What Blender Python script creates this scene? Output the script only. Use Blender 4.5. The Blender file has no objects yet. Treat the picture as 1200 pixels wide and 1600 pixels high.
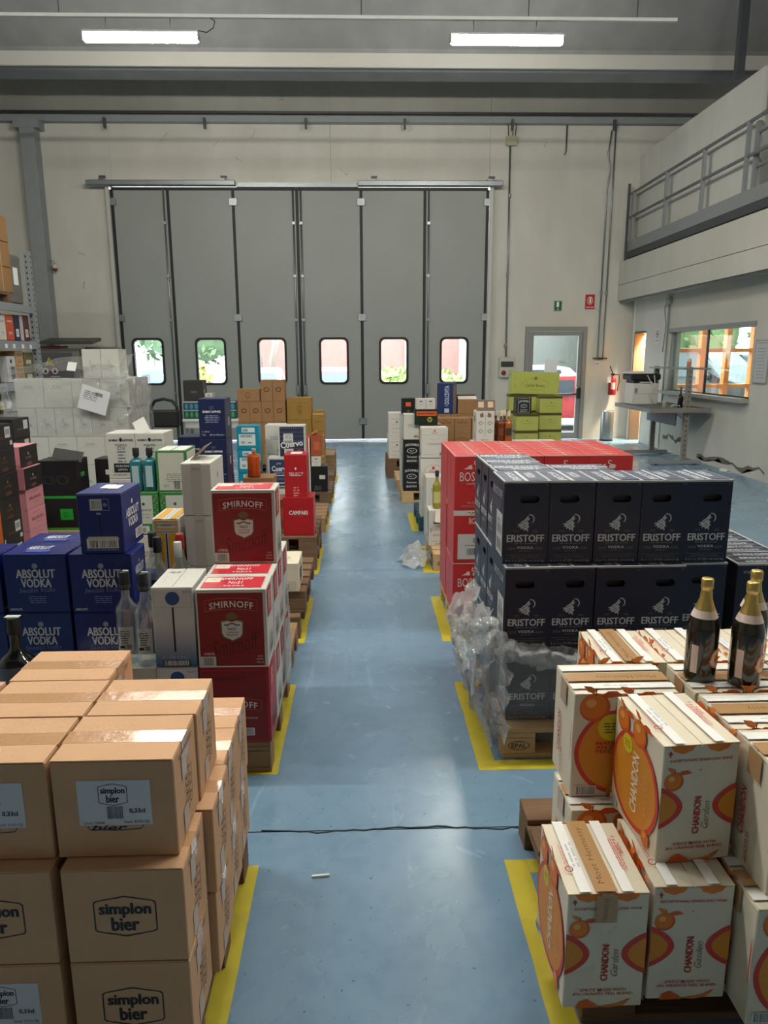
import bpy, bmesh, math, random
from mathutils import Matrix, Vector, noise, geometry
random.seed(7)
C = bpy.context.scene.collection
SC = bpy.context.scene
# ---------------------------------------------------------------- camera
FPX, YAW, PITCH, ROLL, EYE = 1135.8, 2.742e-2, .21133, -4.108e-3, 1.75
cd = bpy.data.cameras.new('camera'); cam = bpy.data.objects.new('camera', cd); C.objects.link(cam)
_f = Vector((math.sin(YAW)*math.cos(PITCH), math.cos(YAW)*math.cos(PITCH), -math.sin(PITCH)))
_x = Vector((math.cos(YAW), -math.sin(YAW), 0)); _u = _x.cross(_f)
_x2 = _x*math.cos(ROLL)+_u*math.sin(ROLL); _u2 = -_x*math.sin(ROLL)+_u*math.cos(ROLL)
_m = Matrix((_x2, _u2, -_f)).transposed().to_4x4(); _m.translation = (0, 0, EYE)
cam.matrix_world = _m
cd.sensor_fit = 'VERTICAL'; cd.sensor_height = 24; cd.lens = 24*FPX/1600; cd.clip_start = .05; cd.clip_end = 300
SC.camera = cam
# ---------------------------------------------------------------- sky, lamps' strength, exposure
W = bpy.data.worlds.new('overcast_sky'); SC.world = W; W.use_nodes = True
bg = W.node_tree.nodes['Background']; bg.inputs[0].default_value = (.86, .93, 1, 1); bg.inputs[1].default_value = 5.2
LAMP = 60.0            # emission of the tube diffusers
SC.view_settings.view_transform = 'Standard'; SC.view_settings.look = 'None'
SC.view_settings.exposure = 1.7; SC.view_settings.gamma = 1; SC.view_settings.use_curve_mapping = False
# ---------------------------------------------------------------- materials
MATS = {}
def lin(c):
    return tuple(((v/255+.055)/1.055)**2.4 if v/255 > .04045 else v/255/12.92 for v in c)+(1,)
def mat(name, c=(128, 128, 128), r=.6, metal=0, var=.12, scale=6, bump=.0, bscale=60, emit=0, trans=0, coat=0, stretch=None, spec=None):
    if name in MATS: return MATS[name]
    m = bpy.data.materials.new(name); m.use_nodes = True; nt = m.node_tree; N = nt.nodes; L = nt.links
    p = N['Principled BSDF']; col = lin(c)
    p.inputs['Base Color'].default_value = col; p.inputs['Roughness'].default_value = r; p.inputs['Metallic'].default_value = metal
    if spec is not None: p.inputs['Specular IOR Level'].default_value = spec
    if trans: p.inputs['Transmission Weight'].default_value = trans
    if coat: p.inputs['Coat Weight'].default_value = coat; p.inputs['Coat Roughness'].default_value = .15
    if emit:
        p.inputs['Emission Color'].default_value = col; p.inputs['Emission Strength'].default_value = emit
    if var or bump:
        tc = N.new('ShaderNodeTexCoord'); src = tc.outputs['Object']
        if stretch:
            mp = N.new('ShaderNodeMapping'); mp.inputs['Scale'].default_value = stretch; L.new(src, mp.inputs[0]); src = mp.outputs[0]
    if var:
        n = N.new('ShaderNodeTexNoise'); n.inputs['Scale'].default_value = scale; n.inputs['Detail'].default_value = 5; L.new(src, n.inputs['Vector'])
        mx = N.new('ShaderNodeMix'); mx.data_type = 'RGBA'
        mx.inputs['A'].default_value = tuple(v*(1-var) for v in col[:3])+(1,); mx.inputs['B'].default_value = tuple(min(1, v*(1+var)) for v in col[:3])+(1,)
        L.new(n.outputs['Fac'], mx.inputs['Factor']); L.new(mx.outputs['Result'], p.inputs['Base Color'])
        if emit: L.new(mx.outputs['Result'], p.inputs['Emission Color'])
    if bump:
        n2 = N.new('ShaderNodeTexNoise'); n2.inputs['Scale'].default_value = bscale; n2.inputs['Detail'].default_value = 4; L.new(src, n2.inputs['Vector'])
        b = N.new('ShaderNodeBump'); b.inputs['Strength'].default_value = bump; b.inputs['Distance'].default_value = .01
        L.new(n2.outputs['Fac'], b.inputs['Height']); L.new(b.outputs[0], p.inputs['Normal'])
    MATS[name] = m; return m
def glassy(name, tint=(255, 255, 255), gloss=.08, rough=.02, bump=0, bscale=20, alpha=0, acol=(230, 232, 235)):
    if name in MATS: return MATS[name]
    m = bpy.data.materials.new(name); m.use_nodes = True; nt = m.node_tree; N = nt.nodes; L = nt.links
    N.remove(N['Principled BSDF']); out = N['Material Output']
    t = N.new('ShaderNodeBsdfTransparent'); t.inputs[0].default_value = lin(tint)
    g = N.new('ShaderNodeBsdfGlossy'); g.inputs['Roughness'].default_value = rough
    fr = N.new('ShaderNodeFresnel'); ge = N.new('ShaderNodeNewGeometry'); io = N.new('ShaderNodeMapRange')   # same index from either side of a thin sheet
    io.inputs[3].default_value = 1.5; io.inputs[4].default_value = 1/1.5; L.new(ge.outputs['Backfacing'], io.inputs[0]); L.new(io.outputs[0], fr.inputs[0])
    mx = N.new('ShaderNodeMixShader'); ad = N.new('ShaderNodeMath'); ad.operation = 'ADD'; ad.inputs[1].default_value = gloss; ad.use_clamp = True
    L.new(fr.outputs[0], ad.inputs[0]); L.new(ad.outputs[0], mx.inputs[0]); L.new(t.outputs[0], mx.inputs[1]); L.new(g.outputs[0], mx.inputs[2])
    last = mx
    if alpha:
        d = N.new('ShaderNodeBsdfDiffuse'); d.inputs[0].default_value = lin(acol); m2 = N.new('ShaderNodeMixShader'); m2.inputs[0].default_value = alpha
        L.new(mx.outputs[0], m2.inputs[1]); L.new(d.outputs[0], m2.inputs[2]); last = m2
    if bump:
        tc = N.new('ShaderNodeTexCoord'); n = N.new('ShaderNodeTexNoise'); n.inputs['Scale'].default_value = bscale; n.inputs['Detail'].default_value = 6; n.inputs['Distortion'].default_value = 1.5
        L.new(tc.outputs['Object'], n.inputs['Vector']); b = N.new('ShaderNodeBump'); b.inputs['Strength'].default_value = bump; b.inputs['Distance'].default_value = .03
        L.new(n.outputs['Fac'], b.inputs['Height'])
        for q in (g, fr): L.new(b.outputs[0], q.inputs['Normal'])
    L.new(last.outputs[0], out.inputs[0]); MATS[name] = m; return m
def floor_mat():
    m = bpy.data.materials.new('blue epoxy floor'); m.use_nodes = True; nt = m.node_tree; N = nt.nodes; L = nt.links; p = N['Principled BSDF']
    tc = N.new('ShaderNodeTexCoord')
    def nz(s, d, dist=0, sc=None):
        v = tc.outputs['Object']
        if sc: mp = N.new('ShaderNodeMapping'); mp.inputs['Scale'].default_value = sc; L.new(v, mp.inputs[0]); v = mp.outputs[0]
        n = N.new('ShaderNodeTexNoise'); n.inputs['Scale'].default_value = s; n.inputs['Detail'].default_value = d; n.inputs['Distortion'].default_value = dist; L.new(v, n.inputs['Vector']); return n.outputs['Fac']
    def ramp(f, a, b, lo=0, hi=1):
        r = N.new('ShaderNodeMapRange'); r.inputs[1].default_value = a; r.inputs[2].default_value = b; r.inputs[3].default_value = lo; r.inputs[4].default_value = hi; L.new(f, r.inputs[0]); return r.outputs[0]
    def mix(f, a, b):
        x = N.new('ShaderNodeMix'); x.data_type = 'RGBA'; L.new(f, x.inputs['Factor'])
        for k, q in (('A', a), ('B', b)):
            if isinstance(q, tuple): x.inputs[k].default_value = q
            else: L.new(q, x.inputs[k])
        return x.outputs['Result']
    a = mix(ramp(nz(.9, 6), .3, .7), lin((106, 136, 160)), lin((124, 151, 172)))
    a = mix(ramp(nz(14, 4), .45, .8, 0, .35), a, lin((84, 116, 146)))
    a = mix(ramp(nz(60, 2), .69, .74, 0, .7), a, lin((48, 66, 86)))                    # grit specks
    a = mix(ramp(nz(2.2, 6, 2.5, (3, .25, 1)), .64, .7, 0, .30), a, lin((150, 176, 194)))  # wheel scuffs
    L.new(a, p.inputs['Base Color'])
    L.new(ramp(nz(3, 6, 1), .3, .7, .21, .30), p.inputs['Roughness'])
    b = N.new('ShaderNodeBump'); b.inputs['Strength'].default_value = .12; b.inputs['Distance'].default_value = .004
    L.new(nz(26, 4), b.inputs['Height']); L.new(b.outputs[0], p.inputs['Normal']); p.inputs['Specular IOR Level'].default_value = .55
    return m
def wall_mat(name, c, c2, streak=True):
    m = bpy.data.materials.new(name); m.use_nodes = True; nt = m.node_tree; N = nt.nodes; L = nt.links; p = N['Principled BSDF']
    tc = N.new('ShaderNodeTexCoord'); n = N.new('ShaderNodeTexNoise'); n.inputs['Scale'].default_value = .7; n.inputs['Detail'].default_value = 7; L.new(tc.outputs['Object'], n.inputs[0])
    mp = N.new('ShaderNodeMapping'); mp.inputs['Scale'].default_value = (2, 2, .7); L.new(tc.outputs['Object'], mp.inputs[0])
    n2 = N.new('ShaderNodeTexNoise'); n2.inputs['Scale'].default_value = 1.5; n2.inputs['Detail'].default_value = 6; L.new(mp.outputs[0], n2.inputs[0])
    mu = N.new('ShaderNodeMath'); mu.operation = 'MULTIPLY'; L.new(n.outputs[0], mu.inputs[0]); L.new(n2.outputs[0], mu.inputs[1])
    mr = N.new('ShaderNodeMapRange'); mr.inputs[1].default_value = .08; mr.inputs[2].default_value = .42; L.new(mu.outputs[0], mr.inputs[0])
    x = N.new('ShaderNodeMix'); x.data_type = 'RGBA'; x.inputs['A'].default_value = lin(c2); x.inputs['B'].default_value = lin(c); L.new(mr.outputs[0], x.inputs['Factor'])
    L.new(x.outputs['Result'], p.inputs['Base Color']); p.inputs['Roughness'].default_value = .85
    n3 = N.new('ShaderNodeTexNoise'); n3.inputs['Scale'].default_value = 40; L.new(tc.outputs['Object'], n3.inputs[0])
    b = N.new('ShaderNodeBump'); b.inputs['Strength'].default_value = .2; b.inputs['Distance'].default_value = .004; L.new(n3.outputs[0], b.inputs['Height']); L.new(b.outputs[0], p.inputs['Normal'])
    MATS[name] = m; return m
def grad_mat(name, ca, cb, z0, z1):     # printed two-colour gradient over the height of a carton
    m = bpy.data.materials.new(name); m.use_nodes = True; nt = m.node_tree; N = nt.nodes; L = nt.links; p = N['Principled BSDF']
    tc = N.new('ShaderNodeTexCoord'); s = N.new('ShaderNodeSeparateXYZ'); L.new(tc.outputs['Object'], s.inputs[0])
    r = N.new('ShaderNodeMapRange'); r.inputs[1].default_value = z0; r.inputs[2].default_value = z1; L.new(s.outputs['Z'], r.inputs[0])
    x = N.new('ShaderNodeMix'); x.data_type = 'RGBA'; x.inputs['A'].default_value = lin(ca); x.inputs['B'].default_value = lin(cb); L.new(r.outputs[0], x.inputs['Factor'])
    L.new(x.outputs['Result'], p.inputs['Base Color']); p.inputs['Roughness'].default_value = .4; MATS[name] = m; return m
def M(key):      # printed inks and plain paints by colour tuple
    if not isinstance(key, tuple): return key
    n = 'ink_%d_%d_%d' % key[:3]
    return mat(n, key[:3], r=.5, var=.05, scale=20)
KRAFT = mat('kraft board', (203, 160, 122), r=.75, var=.10, scale=9, bump=.12, bscale=90)
KRAFT2 = mat('brown kraft board', (150, 112, 72), r=.75, var=.10, scale=9, bump=.12, bscale=90)
GOLDB = mat('ochre board', (152, 116, 50), r=.7, var=.1, scale=8)
WHITEB = mat('white board', (203, 200, 192), r=.5, var=.05, scale=8, bump=.05)
CREAMB = mat('cream board', (222, 212, 190), r=.55, var=.06, scale=8, bump=.05)
REDB = mat('red board', (172, 24, 34), r=.4, var=.07, scale=6, bump=.05)
SALMON = mat('bright red board', (200, 50, 50), r=.38, var=.07, scale=6, bump=.05)
NAVYB = mat('navy board', (30, 36, 60), r=.36, var=.10, scale=8, bump=.05)
NAVY2 = mat('deep blue board', (20, 30, 72), r=.4, var=.10, scale=8)
BLUEB = mat('royal blue board', (9, 30, 108), r=.33, var=.08, scale=6, bump=.05)
BLACKB = mat('black board', (22, 22, 24), r=.4, var=.15, scale=8)
TEAL = mat('teal board', (12, 132, 158), r=.4, var=.06)
PINK = mat('pink board', (214, 142, 150), r=.5, var=.05)
ORANGEB = mat('orange board', (204, 104, 30), r=.5, var=.06)
YELLOWB = mat('yellow board', (226, 170, 26), r=.45, var=.05)
LIMEB = mat('lime board', (170, 174, 84), r=.5, var=.05)
OLIVE = mat('olive board', (104, 98, 32), r=.5, var=.06)
GREENB = mat('green board', (60, 128, 62), r=.45, var=.15, scale=30)
TAPE = mat('brown packing tape', (192, 148, 108), r=.22, var=.06, coat=.6, bump=.3, bscale=35)
TAPE2 = mat('tan packing tape', (180, 140, 96), r=.3, var=.08, coat=.4)
WTAPE = mat('white paper', (232, 232, 230), r=.5, var=.03)
WOOD = mat('pallet wood', (150, 118, 84), r=.8, var=.3, scale=10, bump=.25, bscale=30, stretch=(.3, 3, 3))
WOOD2 = mat('old pallet wood', (116, 90, 66), r=.85, var=.35, scale=10, bump=.3, bscale=30, stretch=(.3, 3, 3))
WOODL = mat('fresh pallet wood', (192, 160, 116), r=.8, var=.22, scale=10, bump=.2, bscale=30, stretch=(.3, 3, 3))
STEEL = mat('galvanised steel', (138, 142, 144), r=.4, metal=.8, var=.12, scale=12)
GREYP = mat('grey painted steel', (134, 138, 140), r=.5, var=.08)
DGREY = mat('dark grey steel', (66, 69, 74), r=.5, var=.1)
BLACKP = mat('black rubber', (16, 16, 17), r=.6, var=.2)
WALLM = wall_mat('rough cream plaster', (197, 195, 186), (184, 182, 172))
WALL2 = wall_mat('white office wall paint', (206, 206, 200), (192, 191, 184))
CEIL = wall_mat('grey concrete', (138, 138, 138), (120, 121, 122))
FILM = glassy('stretch film', (252, 252, 252), .07, .12, bump=1.0, bscale=14, alpha=.07, acol=(235, 238, 240))
FILM2 = glassy('loose stretch film', (248, 249, 250), .20, .12, bump=1.0, bscale=40, alpha=.24, acol=(235, 238, 240))
PANE = glassy('window glass', (240, 246, 244), .03, .01)
CLEARG = glassy('clear bottle glass', (236, 242, 244), .16, .03, bump=.2, bscale=8, alpha=.06)
BK = (18, 18, 20); WH = (226, 226, 222); RD = (190, 40, 42); DRED = (112, 16, 20); GR = (120, 122, 124)
# ---------------------------------------------------------------- mesh helpers
def new_mesh(name, bm, mats):
    me = bpy.data.meshes.new(name); bm.to_mesh(me); bm.free()
    for m in (mats if isinstance(mats, (list, tuple)) and not isinstance(mats[0] if mats else 0, int) else [mats]): me.materials.append(M(m))
    return me
def link(name, me, parent=None, loc=(0, 0, 0), rot=(0, 0, 0)):
    o = bpy.data.objects.new(name, me); C.objects.link(o)
    if parent is not None: o.parent = parent
    o.location = loc; o.rotation_euler = rot; return o
def tag(o, label=None, cat=None, group=None, kind=None):
    if label: o['label'] = label
    if cat: o['category'] = cat
    if group: o['group'] = group
    if kind: o['kind'] = kind
    return o
def empty(name, loc, label=None, cat=None, group=None, kind=None, rz=0):
    o = bpy.data.objects.new(name, None); C.objects.link(o); o.location = loc; o.rotation_euler = (0, 0, rz); o.empty_display_size = .1
    return tag(o, label, cat, group, kind)
def bx(bm, x0, x1, y0, y1, z0, z1, bev=0, mi=0):
    vs = [bm.verts.new(p) for p in ((x0, y0, z0), (x1, y0, z0), (x1, y1, z0), (x0, y1, z0), (x0, y0, z1), (x1, y0, z1), (x1, y1, z1), (x0, y1, z1))]
    fs = [bm.faces.new([vs[i] for i in q]) for q in ((3, 2, 1, 0), (4, 5, 6, 7), (0, 1, 5, 4), (1, 2, 6, 5), (2, 3, 7, 6), (3, 0, 4, 7))]
    for f in fs: f.material_index = mi
    if bev: bmesh.ops.bevel(bm, geom=list({e for f in fs for e in f.edges}), offset=bev, segments=1, affect='EDGES', profile=.6)
    return vs
def box(name, x0, x1, y0, y1, z0, z1, m, parent=None, bev=0, loc=(0, 0, 0), rot=(0, 0, 0)):
    bm = bmesh.new(); bx(bm, x0, x1, y0, y1, z0, z1, bev); return link(name, new_mesh(name, bm, m), parent, loc, rot)
def tube(bm, pts, r, n=8, mi=0, caps=True):
    pts = [Vector(p) for p in pts]; rings = []
    for i, p in enumerate(pts):
        t = (pts[min(i+1, len(pts)-1)]-pts[max(i-1, 0)]).normalized(); a = t.orthogonal().normalized() if i == 0 else (a-t*a.dot(t)).normalized(); b = t.cross(a)
        rr = r[i] if isinstance(r, (list, tuple)) else r
        rings.append([bm.verts.new(p+(a*math.cos(2*math.pi*k/n)+b*math.sin(2*math.pi*k/n))*rr) for k in range(n)])
    for i in range(len(rings)-1):
        for k in range(n):
            f = bm.faces.new((rings[i][k], rings[i][(k+1) % n], rings[i+1][(k+1) % n], rings[i+1][k])); f.material_index = mi; f.smooth = True
    if caps:
        bm.faces.new(rings[0][::-1]).material_index = mi; bm.faces.new(rings[-1]).material_index = mi
def pipe(name, pts, r, m, parent=None, n=8):
    bm = bmesh.new(); tube(bm, pts, r, n); return link(name, new_mesh(name, bm, m), parent)
def lathe(bm, prof, n=24, a0=0, a1=2*math.pi, mi=0):
    full = abs(a1-a0-2*math.pi) < 1e-6; k = n if full else n+1
    rings = [[bm.verts.new((r*math.cos(a0+(a1-a0)*j/n), r*math.sin(a0+(a1-a0)*j/n), z)) for j in range(k)] if r > 1e-6 else [bm.verts.new((0, 0, z))]*k for r, z in prof]
    for i in range(len(rings)-1):
        for j in range(n):
            q = (rings[i][j], rings[i][(j+1) % k], rings[i+1][(j+1) % k], rings[i+1][j]); u = []
            for v in q:
                if v not in u: u.append(v)
            if len(u) > 2:
                f = bm.faces.new(u); f.smooth = True; f.material_index = mi
def lathe_obj(name, prof, m, parent=None, loc=(0, 0, 0), n=24, a0=0, a1=2*math.pi, rot=(0, 0, 0)):
    bm = bmesh.new(); lathe(bm, prof, n, a0, a1); return link(name, new_mesh(name, bm, m), parent, loc, rot)
# ---------------------------------------------------------------- lettering: font outlines turned into flat triangles once each
_TX = {}
def glyphs(s, bold=0, shear=0, sp=1):
    k = (s, bold, shear, sp)
    if k in _TX: return _TX[k]
    cu = bpy.data.curves.new('t', 'FONT'); cu.body = s; cu.offset = bold; cu.shear = shear; cu.resolution_u = 2; cu.space_character = sp; cu.align_x = 'CENTER'
    o = bpy.data.objects.new('t', cu); C.objects.link(o); dg = bpy.context.evaluated_depsgraph_get(); dg.update()
    me = bpy.data.meshes.new_from_object(o.evaluated_get(dg)); bpy.data.objects.remove(o); bpy.data.curves.remove(cu)
    vs = [(v.co.x, v.co.y) for v in me.vertices]; fs = [tuple(p.vertices) for p in me.polygons]; bpy.data.meshes.remove(me)
    x0 = min(v[0] for v in vs); x1 = max(v[0] for v in vs); y0 = min(v[1] for v in vs); y1 = max(v[1] for v in vs)
    vs = [((x-x0)/(x1-x0), (y-y0)/(y1-y0)) for x, y in vs]; _TX[k] = (vs, fs, (x1-x0)/(y1-y0)); return _TX[k]
class Art:
    """flat print on the faces of a box w x d x h (origin at the middle of its base)"""
    def __init__(s, w, d, h): s.w, s.d, s.h, s.parts, s.off = w, d, h, [], .0006; s.new('lettering')
    def new(s, name): s.cur = dict(name=name, bm=bmesh.new(), mats=[]); s.parts.append(s.cur); return s
    def mi(s, m):
        m = M(m)
        if m not in s.cur['mats']: s.cur['mats'].append(m)
        return s.cur['mats'].index(m)
    def P(s, f, u, v):
        w, d, h, o = s.w/2, s.d/2, s.h, s.off
        return {'f': (-w+u, -d-o, v), 'r': (w+o, -d+u, v), 'l': (-w-o, d-u, v), 'b': (w-u, d+o, v), 't': (-w+u, -d+v, h+o)}[f]
    def size(s, f): return {'f': (s.w, s.h), 'b': (s.w, s.h), 'r': (s.d, s.h), 'l': (s.d, s.h), 't': (s.w, s.d)}[f]
    def raw(s, f, vs, fs, m):
        s.off += .00006; i = s.mi(m); bm = s.cur['bm']; V = [bm.verts.new(s.P(f, *v)) for v in vs]
        for q in fs:
            try: bm.faces.new([V[j] for j in q]).material_index = i
            except ValueError: pass
        return s
    def poly(s, f, pts, m):
        tris = geometry.tessellate_polygon([[Vector((p[0], p[1], 0)) for p in pts]])
        return s.raw(f, pts, [(t[0], t[1], t[2]) if (Vector(pts[t[1]])-Vector(pts[t[0]])).cross(Vector(pts[t[2]])-Vector(pts[t[0]])) > 0 else (t[2], t[1], t[0]) for t in tris], m)
    def rect(s, f, u, v, w, h, m): return s.raw(f, [(u, v), (u+w, v), (u+w, v+h), (u, v+h)], [(0, 1, 2, 3)], m)
    def frame(s, f, u, v, w, h, t, m):
        for q in ((u, v, w, t), (u, v+h-t, w, t), (u, v+t, t, h-2*t), (u+w-t, v+t, t, h-2*t)): s.rect(f, *q, m)
        return s
    def disc(s, f, cu, cv, ru, rv, m, n=20, a=0):
        return s.raw(f, [(cu+ru*math.cos(a+2*math.pi*k/n), cv+rv*math.sin(a+2*math.pi*k/n)) for k in range(n)], [tuple(range(n))], m)
    def ring(s, f, pts, t, m):   # outline of a closed polygon, thickness t inward
        c = Vector((sum(p[0] for p in pts)/len(pts), sum(p[1] for p in pts)/len(pts))); n = len(pts)
        inn = [tuple(c+(Vector(p)-c)*(1-t/max((Vector(p)-c).length, 1e-6))) for p in pts]
        return s.raw(f, list(pts)+inn, [(k, (k+1) % n, n+(k+1) % n, n+k) for k in range(n)], m)
    def line(s, f, pts, t, m):
        vs, fs = [], []
        for i, p in enumerate(pts):
            a = Vector(pts[max(i-1, 0)]); b = Vector(pts[min(i+1, len(pts)-1)]); d = (b-a).normalized(); nrm = Vector((-d.y, d.x))*t/2
            vs += [tuple(Vector(p)-nrm), tuple(Vector(p)+nrm)]
        for i in range(len(pts)-1): fs.append((2*i, 2*i+2, 2*i+3, 2*i+1))
        return s.raw(f, vs, fs, m)
    def text(s, f, t, cu, cv, w, h, m, rot=0, bold=0, shear=0, sp=1, arch=0, flip=False, hb=0):
        if hb:
            for q in (-1, 0, 1): s.text(f, t, cu+q*hb*w*math.cos(rot), cv+q*hb*w*math.sin(rot), w, h, m, rot, bold, shear, sp, arch)
            return s
        vs, fs, asp = glyphs(t, bold, shear, sp)
        if h is None: h = w/asp
        if w is None: w = h*asp
        c, sn = math.cos(rot), math.sin(rot); out = []
        for x, y in vs:
            x, y = (x-.5)*w, (y-.5)*h
            if arch: y += arch*(1-(2*x/w)**2)
            out.append((cu+x*c-y*sn, cv+x*sn+y*c))
        return s.raw(f, out, fs, m)
    def fine(s, f, cu, cv, w, n, lh, m, rot=0):   # rows of print too small to read
        rnd = random.Random(int(cu*1e4)+n); c, sn = math.cos(rot), math.sin(rot)
        for k in range(n):
            x = -w/2*(.75+.25*rnd.random()); e = -x; y = -k*lh; segs = []
            while x < e: l = min(lh*(.8+2.4*rnd.random()), e-x); segs.append((x, l)); x += l+lh*.5
            vs, fs = [], []
            for q, l in segs:
                b = len(vs)
                for px, py in ((q, y), (q+l, y), (q+l, y+lh*.42), (q, y+lh*.42)): vs.append((cu+px*c-py*sn, cv+px*sn+py*c))
                fs.append((b, b+1, b+2, b+3))
            s.raw(f, vs, fs, m)
        return s
    def barcode(s, f, u, v, w, h, m=BK, back=WH, pad=.08):
        if back: s.rect(f, u-w*pad, v-h*pad, w*(1+2*pad), h*(1+2*pad), back)
        rnd = random.Random(int(u*1e4)); x = u; vs, fs = [], []
        while x < u+w:
            l = w*rnd.choice((.012, .02, .03)); b = len(vs); vs += [(x, v), (x+l, v), (x+l, v+h), (x, v+h)]; fs.append((b, b+1, b+2, b+3)); x += l+w*rnd.choice((.015, .025, .03))
        return s.raw(f, vs, fs, m)
    def finish(s):
        out = []
        for p in s.parts:
            if len(p['bm'].verts): out.append((p['name'], new_mesh(p['name'], p['bm'], p['mats'])))
            else: p['bm'].free()
        return out
def scribble(w, h, n=9, seed=1):   # handwriting stroke
    r = random.Random(seed); pts = []
    for k in range(n*6):
        t = k/(n*6-1); pts.append((w*(t-.5)+h*.25*math.cos(t*n*2*math.pi), h*(.28+.22*r.random())*math.sin(t*n*2*math.pi)))
    return pts
# ---------------------------------------------------------------- cartons
KINDS = {}
class K: pass
def slot_shape(cx, cz, w, h, n=5):
    pts = []
    for sgn, ccx in ((1, cx+w/2-h/2), (-1, cx-w/2+h/2)):
        for k in range(n+1):
            a = (-math.pi/2+math.pi*k/n) if sgn > 0 else (math.pi/2+math.pi*k/n)
            pts.append((ccx+h/2*math.cos(a), cz+h/2*math.sin(a)))
    return pts
def kind(key, w, d, h, body, art=None, flapmat=None, tape=None, slot=None, seam='x', name='carton', edge=None, openlid=0):
    k = K(); k.w, k.d, k.h, k.body, k.name, k.parts = w, d, h, body, name, []
    t = .003; bm = bmesh.new(); mats = [M(body), M(edge or body), BLACKB]
    if slot:      # hand hole as a closed pocket; black lining stands for the shade inside
        sx, sz, sw, sh = slot; hp = slot_shape(sx, sz, sw, sh); o = [(-w/2, 0), (w/2, 0), (w/2, h-t), (-w/2, h-t)]
        lo = [Vector((x, z, 0)) for x, z in o]; hi = [Vector((x, z, 0)) for x, z in hp]
        vv = [bm.verts.new((p.x, -d/2, p.y)) for p in lo+hi]
        for a in geometry.tessellate_polygon([lo, hi]):
            f = bm.faces.new([vv[i] for i in a]); f.normal_update()
            if f.normal.y > 0: f.normal_flip()
        hb = [bm.verts.new((p.x, -d/2+.03, p.y)) for p in hi]; n = len(hi)
        for i in range(n): bm.faces.new((vv[4+i], vv[4+(i+1) % n], hb[(i+1) % n], hb[i])).material_index = 2
        bm.faces.new(hb).material_index = 2
        q = [bm.verts.new(p) for p in ((-w/2, -d/2, 0), (w/2, -d/2, 0), (w/2, d/2, 0), (-w/2, d/2, 0), (-w/2, -d/2, h-t), (w/2, -d/2, h-t), (w/2, d/2, h-t), (-w/2, d/2, h-t))]
        for ids in ((3, 2, 1, 0), (4, 5, 6, 7), (1, 2, 6, 5), (2, 3, 7, 6), (3, 0, 4, 7)): bm.faces.new([q[i] for i in ids])
    else: bx(bm, -w/2, w/2, -d/2, d/2, 0, h-t, bev=.0025)
    k.me = new_mesh(name, bm, mats)
    fm = flapmat or body
    for sgn in (-1, 1):
        bm = bmesh.new()
        if seam == 'x': bx(bm, -w/2+.001, w/2-.001, *( (-d/2-.0005, -.0012) if sgn < 0 else (.0012, d/2+.0005)), h-t, h, bev=.0008)
        else: bx(bm, *((-w/2-.0005, -.0012) if sgn < 0 else (.0012, w/2+.0005)), -d/2+.001, d/2-.001, h-t, h, bev=.0008)
        k.parts.append(('top_flap', new_mesh('top_flap', bm, [M(edge or fm) if False else M(fm)])))
    if tape:
        bm = bmesh.new(); tw = .027
        if seam == 'x':
            bx(bm, -w/2-.0012, w/2+.0012, -tw, tw, h, h+.0005)
            for sx in (-1, 1): bx(bm, min(sx*(w/2+.0004), sx*(w/2+.0012)), max(sx*(w/2+.0004), sx*(w/2+.0012)), -tw, tw, h-.055, h+.0004)
        else:
            bx(bm, -tw, tw, -d/2-.0012, d/2+.0012, h, h+.0005)
            for sx in (-1, 1): bx(bm, -tw, tw, min(sx*(d/2+.0007), sx*(d/2+.0015)), max(sx*(d/2+.0007), sx*(d/2+.0015)), h-.075, h+.0004)
        k.parts.append(('packing_tape', new_mesh('packing_tape', bm, [M(tape)])))
    if edge:      # pale worn corrugated edge round the top
        bm = bmesh.new(); e = .007
        bx(bm, -w/2-.0016, w/2+.0016, -d/2-.0016, -d/2+e, h-.007, h+.0012); bx(bm, -w/2-.0016, -w/2+e, -d/2+e, d/2, h-.004, h+.0012); bx(bm, w/2-e, w/2+.0016, -d/2+e, d/2, h-.004, h+.0012)
        k.parts.append(('worn_edge', new_mesh('worn_edge', bm, [M(edge)])))
    if art:
        A = Art(w, d, h); art(A, w, d, h); k.parts += A.finish()
    KINDS[key] = k; return k
def put(key, x, y, z, label, group=None, rot=0, anchor='c', cat='carton', tilt=None, name=None, extra=None):
    """x = left edge of the front face, y = its depth, z = base"""
    k = KINDS[key]; r = math.radians(rot)
    w = k.w
    if abs(rot) == 90: cx, cy = x+k.d/2, y+k.w/2
    elif abs(rot) == 180: cx, cy = x+k.w/2, y+k.d/2
    else: cx, cy = x+k.w/2, y+k.d/2
    o = link(name or k.name, k.me, None, (cx, cy, z), (tilt[0] if tilt else 0, tilt[1] if tilt else 0, r)); tag(o, label, cat, group)
    for n, me in k.parts+(extra or []): link(n, me, o)
    return o
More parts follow.
